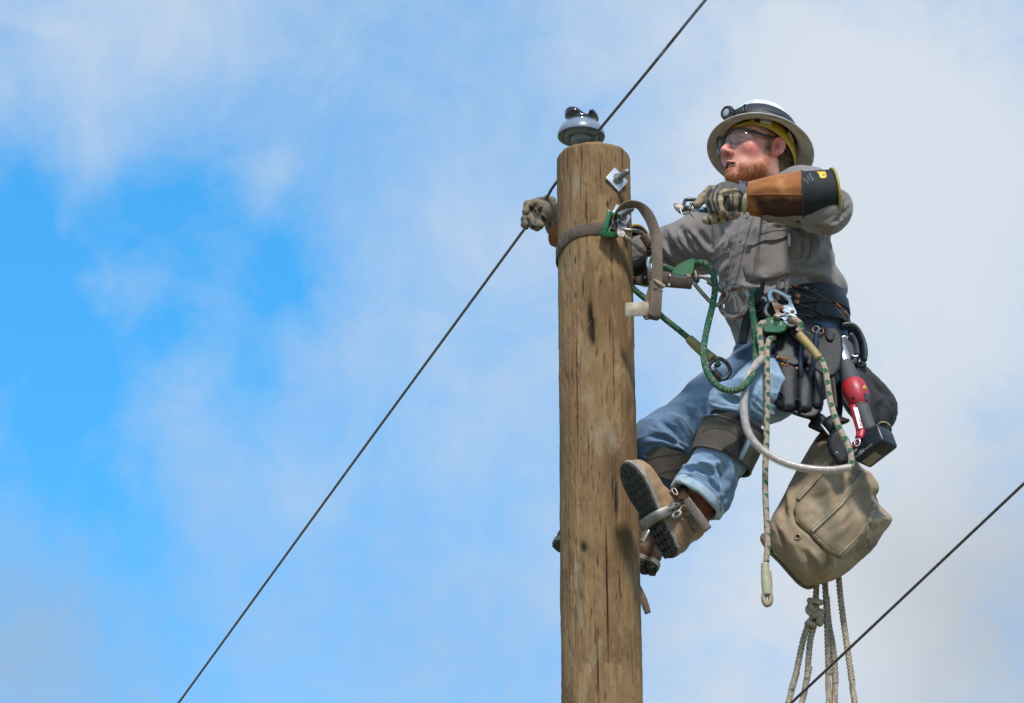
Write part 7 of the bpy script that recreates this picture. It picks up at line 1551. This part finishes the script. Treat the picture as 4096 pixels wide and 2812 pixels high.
def dn(p0, p1, z): d = p1 - p0; return p1 + d * ((z - p1[2]) / d[2])
def fuzz(o, V, n=160):
    i = RNG.integers(0, len(V), n); P_ = []; F = []; org = wloc(o)
    for a in V[i]:
        if a[2] < PB[2] - .1: continue
        d = nz(RNG.normal(size=3)); b = a + d * RNG.uniform(.004, .009); w = nz(np.cross(d, RNG.normal(size=3))) * .0004; k = len(P_); P_ += [a - w, a + w, b]; F.append((k, k + 1, k + 2))
    if P_: mk('loose_fibre', np.array(P_), F, M_HEMP, o)
ry = .03
specs = [([(8, 775, 380), (8, 778, 470), (8, 788, 640), (8, 797, 900), (8, 804, 1150), (8, 808, 1384)], 'second tan rope from the right, hanging plumb below the canvas bag'),
         ([(8, 790, 560), (8, 806, 760), (8, 835, 920), (8, 852, 1080), (8, 857, 1230), (8, 856, 1384)], 'tan rope emerging behind the plumb one and bulging to its right'),
         ([(8, 878, 330), (8, 890, 480), (8, 908, 650), (8, 935, 850), (8, 962, 1040), (8, 985, 1200), (8, 1006, 1384)], 'rightmost tan rope hanging from the canvas bag, slanting to the right')]
for i, (pts, lb_) in enumerate(specs):
    p = [Q(*a, ry + .018 * (i == 1) - .012 * i) for a in pts]; p.append(dn(p[-2], p[-1], PB[2] - 1.0)); e = p[-1].copy(); e[2] = .02; p.append(e); o, (V, s, t) = lay(p, lb_); fuzz(o, V)
kn = empty('knotted_line', Q(8, 700, 650, ry), 'tan hand line tied in a bulky knot below the canvas bag, two legs hanging', 'rope', 'hand line ropes below the canvas bag')
def lay2(pts, name, r=.0083):
    V, F, s, t = tube(pts, r, 18, ds=.0035, lobes=3, lay=.036, depth=.34, ret=True); o = mk(name, V, F, M_HEMP, kn); fuzz(o, V, 90); return o
lay2([Q(8, 712, 380, ry), Q(8, 709, 470, ry), Q(8, 706, 560, ry), Q(8, 700, 640, ry)], 'standing_part')
pA = [Q(8, 690, 700, ry), Q(8, 650, 770, ry - .005), Q(8, 612, 880, ry - .005), Q(8, 580, 1020, ry), Q(8, 548, 1170, ry), Q(8, 515, 1290, ry), Q(8, 488, 1384, ry)]; pA.append(dn(pA[-2], pA[-1], PB[2] - 1.2)); pA.append(np.array([pA[-1][0], pA[-1][1], .02])); lay2(pA, 'leg')
pB = [Q(8, 715, 700, ry), Q(8, 690, 790, ry), Q(8, 662, 900, ry), Q(8, 648, 1050, ry), Q(8, 636, 1200, ry), Q(8, 600, 1384, ry)]; pB.append(dn(pB[-2], pB[-1], PB[2] - 1.2)); pB.append(np.array([pB[-1][0], pB[-1][1], .02])); lay2(pB, 'leg')
for c, n, R in [((700, 595), (.2, -.3, 1), 42), ((690, 640), (.7, -.6, .3), 40), ((715, 690), (-.4, -.5, .8), 40), ((680, 660), (.1, -1, .2), 34), ((740, 745), (.8, -.3, -.3), 24), ((665, 775), (.35, -.2, 1), 26)]:
    m_ = .51446 * PXM; V, F = torus(Q(8, *c, ry - .012), nz(n), R * m_, .0088, seg=30); mk('knot_turn', V, F, M_HEMP, kn)

# ================================================================== climbing irons and pads
M_PAD = mat('olive_canvas_pad', (.098, .080, .062), (.062, .050, .040), scale=20, rough=.9, bump=.5, bscale=380, weave=300, c3=(.15, .125, .098)); M_VEL = mat('black_velcro', (.016, .014, .015), (.010, .009, .010), scale=60, rough=.95, bump=.5, bscale=300)
M_GSTR = mat('grey_brown_strap', (.165, .125, .10), (.10, .075, .06), scale=40, rough=.75, bump=.3, bscale=260)
th48 = np.arange(48) / 48 * 2 * np.pi
def gauntlet_g(axis, radii):
    o, g, f = gauntlet(axis, radii, None, M_VEL, 'x', PERSON); me = o.data; bpy.data.objects.remove(o); bpy.data.meshes.remove(me); return g
C1 = empty('climbing_iron', bwl((.115, 0, -.02))[0], 'near climbing iron: canvas leg pad, ankle strap and steel stirrup under the tan boot', 'climbing iron', 'climbing irons on his legs')
sd_ = nz(CUFL - J['knl']); pc = Q(27, 690, 790, -.212)
PD, pg, _f = gauntlet([pc - sd_ * .050 + FWD * .0, pc, pc + sd_ * .046], [.0955, .0950, .0915], None, M_PAD, 'leg_pad', C1, thick=.007, seed=1); PDT = bvh(*pg)
for e_ in (0, -1):
    c_, tt_, n__, b__, r__ = _f; rp_ = c_[e_] + (r__[e_] - .002) * (np.cos(th48)[:, None] * n__[e_] + np.sin(th48)[:, None] * b__[e_]); mk('pad_edge', *tube(rp_, .0042, 6, closed=True, ds=.012), M_PAD, PD)
mkt = mat('pad_thread', (.06, .05, .04), scale=50)
stitches(PDT, 27, [(150, 470), (300, 400), (450, 380), (650, 410), (800, 470), (920, 580)], PD, mkt, .0009, .005, n=6); stitches(PDT, 27, [(60, 930), (240, 945), (400, 975), (520, 990)], PD, mkt, .0009, .005, n=6)
p_ = patch(PDT, trace(27, [(1165, 430), (1120, 480), (1100, 580), (960, 830), (860, 1040), (760, 1000), (660, 930), (530, 970), (560, 880), (620, 800), (800, 710), (920, 600), (1040, 490)]), .008, .006, step=9); mk('velcro_strap', *p_, M_VEL, C1, sharp=60)
p_ = patch(PDT, trace(27, [(1090, 620), (1150, 640), (1190, 700), (1120, 860), (1010, 1060), (930, 1150), (900, 1100), (960, 900)]), .0016, .0012, step=9); mk('denim_showing', *p_, mat('denim_gap', (.26, .35, .44), (.20, .28, .37), scale=30, rough=.9), C1)
mk('pad_lining', *gauntlet_g([pc - sd_ * .075, pc - sd_ * .03], [.088, .091]), M_VEL, C1)
def stirrup(wd_, B, parent, k=1.0, sgn=1):
    pts = wd_([(.118, sgn * .056, .055), (.118, sgn * .056, .01), (.118, sgn * .046, -.018), (.118, sgn * .02, -.024), (.118, -sgn * .02, -.024), (.118, -sgn * .046, -.016), (.118, -sgn * .055, .012), (.118, -sgn * .055, .03)]); return mk('stirrup', *strap(pts, B[:, 0], [.028, .030, .031, .032, .032, .031, .028, .022], .0075, ds=.005), M_GALV2, parent)
M_GALV2 = mat('worn_aluminium', (.30, .28, .26), (.17, .145, .12), scale=40, rough=.48, metal=.6, bump=.15, bscale=200, c3=(.40, .39, .375))
stirrup(bwl, BBL, C1)
mk('strap_eye', *torus(Q(13, 790, 762, -.262), nz([-.5, -.8, .3]), .0105, .0045, 1.2, (1, 0, .3)), M_GALV2, C1); mk('s_hook', *tube([Q(13, 800, 740, -.268), Q(13, 830, 700, -.265), Q(13, 850, 665, -.26), Q(13, 890, 660, -.255), Q(13, 900, 690, -.25)], .0026, 8), M_RUST, C1); mk('s_hook', *tube([Q(13, 850, 810, -.262), Q(13, 880, 840, -.258), Q(13, 905, 825, -.252)], .0026, 8), M_RUST, C1)
def bpatch(poly, lift, th, m, name, step=8): 
    pp_ = patch(BTL, trace(13, poly), lift, th, step=step); return mk(name, *pp_, m, C1, sharp=60), bvh(*pp_)
bpatch([(700, 480), (770, 450), (900, 465), (940, 540), (880, 590), (830, 600), (760, 560), (700, 510)], .006, .005, M_GSTR, 'ankle_strap')
bpatch([(905, 800), (960, 740), (1010, 790), (1060, 890), (1005, 970), (950, 880)], .006, .005, M_GSTR, 'heel_strap')
o, t_ = bpatch([(820, 560), (880, 515), (960, 535), (995, 610), (930, 600), (880, 585), (835, 595)], .013, .007, mat('orange_keeper', (.34, .15, .055), (.24, .10, .04), scale=40, rough=.6), 'keeper')
V, F = strap([Q(13, 905, 580, -.272), Q(13, 970, 680, -.282), Q(13, 1060, 800, -.292), Q(13, 1160, 940, -.30)], nz([.8, -.4, .5]), [.022, .025, .026, .024], .004); mk('strap_tail', V, F, M_GSTR, C1); TT = bvh(V, F)
for i in range(7):
    p, n = hit(TT, *q2(13, 938 + 17 * i, 600 + 26 * i))
    if p is not None: mk('strap_hole', *lathe([(.0016, 0), (0, .0002)], 8, p + n * .0004, n), bpy.data.materials['hole_dark'], C1)
for x, y in [(970, 800), (992, 835)]:
    p, n = hit(BTL, *q2(13, x, y)); mk('rivet', *torus(p + n * .0075, n, .0042, .0016, seg=18), M_GALV2, C1)
mk('buckle', *tube([Q(13, 730, 465, -.262), Q(13, 760, 520, -.268), Q(13, 800, 525, -.268), Q(13, 770, 460, -.262)], .0024, 8, closed=True), M_STEEL, C1)
mk('shank', *strap([bwl((.118, .058, .05))[0], bwl((.10, .064, .12))[0], J['knl'] * .35 + J['anl'] * .65 + np.array([-.05, .09, 0])], BBL[:, 0], .022, .006), M_GALV2, C1)
mk('gaff', *tube([bwl((.118, .060, .06))[0], bwl((.118, .075, .03))[0], bwl((.118, .088, -.01))[0]], [.010, .008, .0015], 8), M_GALV2, C1)
C2 = empty('climbing_iron', bwr((.115, 0, -.02))[0], 'far climbing iron: dark canvas pad below the other knee, shank beside the pole', 'climbing iron', 'climbing irons on his legs')
pc2 = Q(6, 468, 545, .035); sd2 = nz(J['anr'] - J['knr']); 
o, pg2, _f = gauntlet([pc2 - sd2 * .042 + np.array([.012, 0, 0]), pc2 + sd2 * .040 - np.array([.006, 0, 0])], [.081, .078], None, M_PAD, 'leg_pad', C2, thick=.007, seed=3); TT = bvh(*pg2); stitches(TT, 6, [(305, 520), (420, 485), (560, 462), (600, 465)], o, mkt, .001, .006, n=6); stitches(TT, 6, [(395, 620), (470, 592), (580, 575)], o, mkt, .001, .006, n=6)
stirrup(bwr, BBR, C2)
mk('shank', *strap([Q(13, 365, 1090, .02), Q(13, 420, 990, .02), Q(13, 465, 915, .025), Q(13, 540, 800, .04), Q(13, 600, 600, .05)], nz([.8, -.5, .3]), .020, .006), M_ALU, C2)
mk('strap_tail', *strap([bwr((.10, -.04, .07))[0], Q(6, 215, 1240, .15), Q(6, 240, 1360, .14), Q(6, 285, 1450, .12), Q(6, 315, 1525, .10), Q(6, 340, 1600, .09)], nz([.9, -.3, -.2]), [.02, .02, .02, .02, .022, .018], .004), M_WEB, C2)

# ================================================================== shirt print, gloves' print
mk('lettering', *text_on(SHIRT_T, 'Live Safe', 3, 1284, 640, (1, -.26), 22, lift=.0012, shear=.2), mat('black_embroidery', (.015, .014, .018), scale=60), SHIRT)
try: mk('red_emblem', *patch(SHIRT_T, trace(3, [(1272, 572), (1322, 572), (1305, 592), (1285, 615), (1278, 600)]), .0014, .0010, step=4), mat('red_embroidery', (.52, .07, .06), scale=60), SHIRT)
except RuntimeError: pass
M_WPR = mat('pale_print', (.30, .34, .38), scale=60, rough=.6)
for s_, x, y, sz in [('HB 15 20', 490, 455, 62), ('TESTED MFG', 395, 460, 30), ('TRPR REGD', 345, 525, 30), ('SALISBURY', 262, 480, 34)]:
    mk('lettering', *text_on(RT_, s_, 25, x, y, (-.50, -.87), sz * .62, lift=.0008), M_WPR, RUBS)
mk('lettering', *text_on(RT_, '0', 25, 700, 310, (.2, 1), 60, lift=.0022), mat('label_black', (.02, .02, .02), scale=40), RUBS)
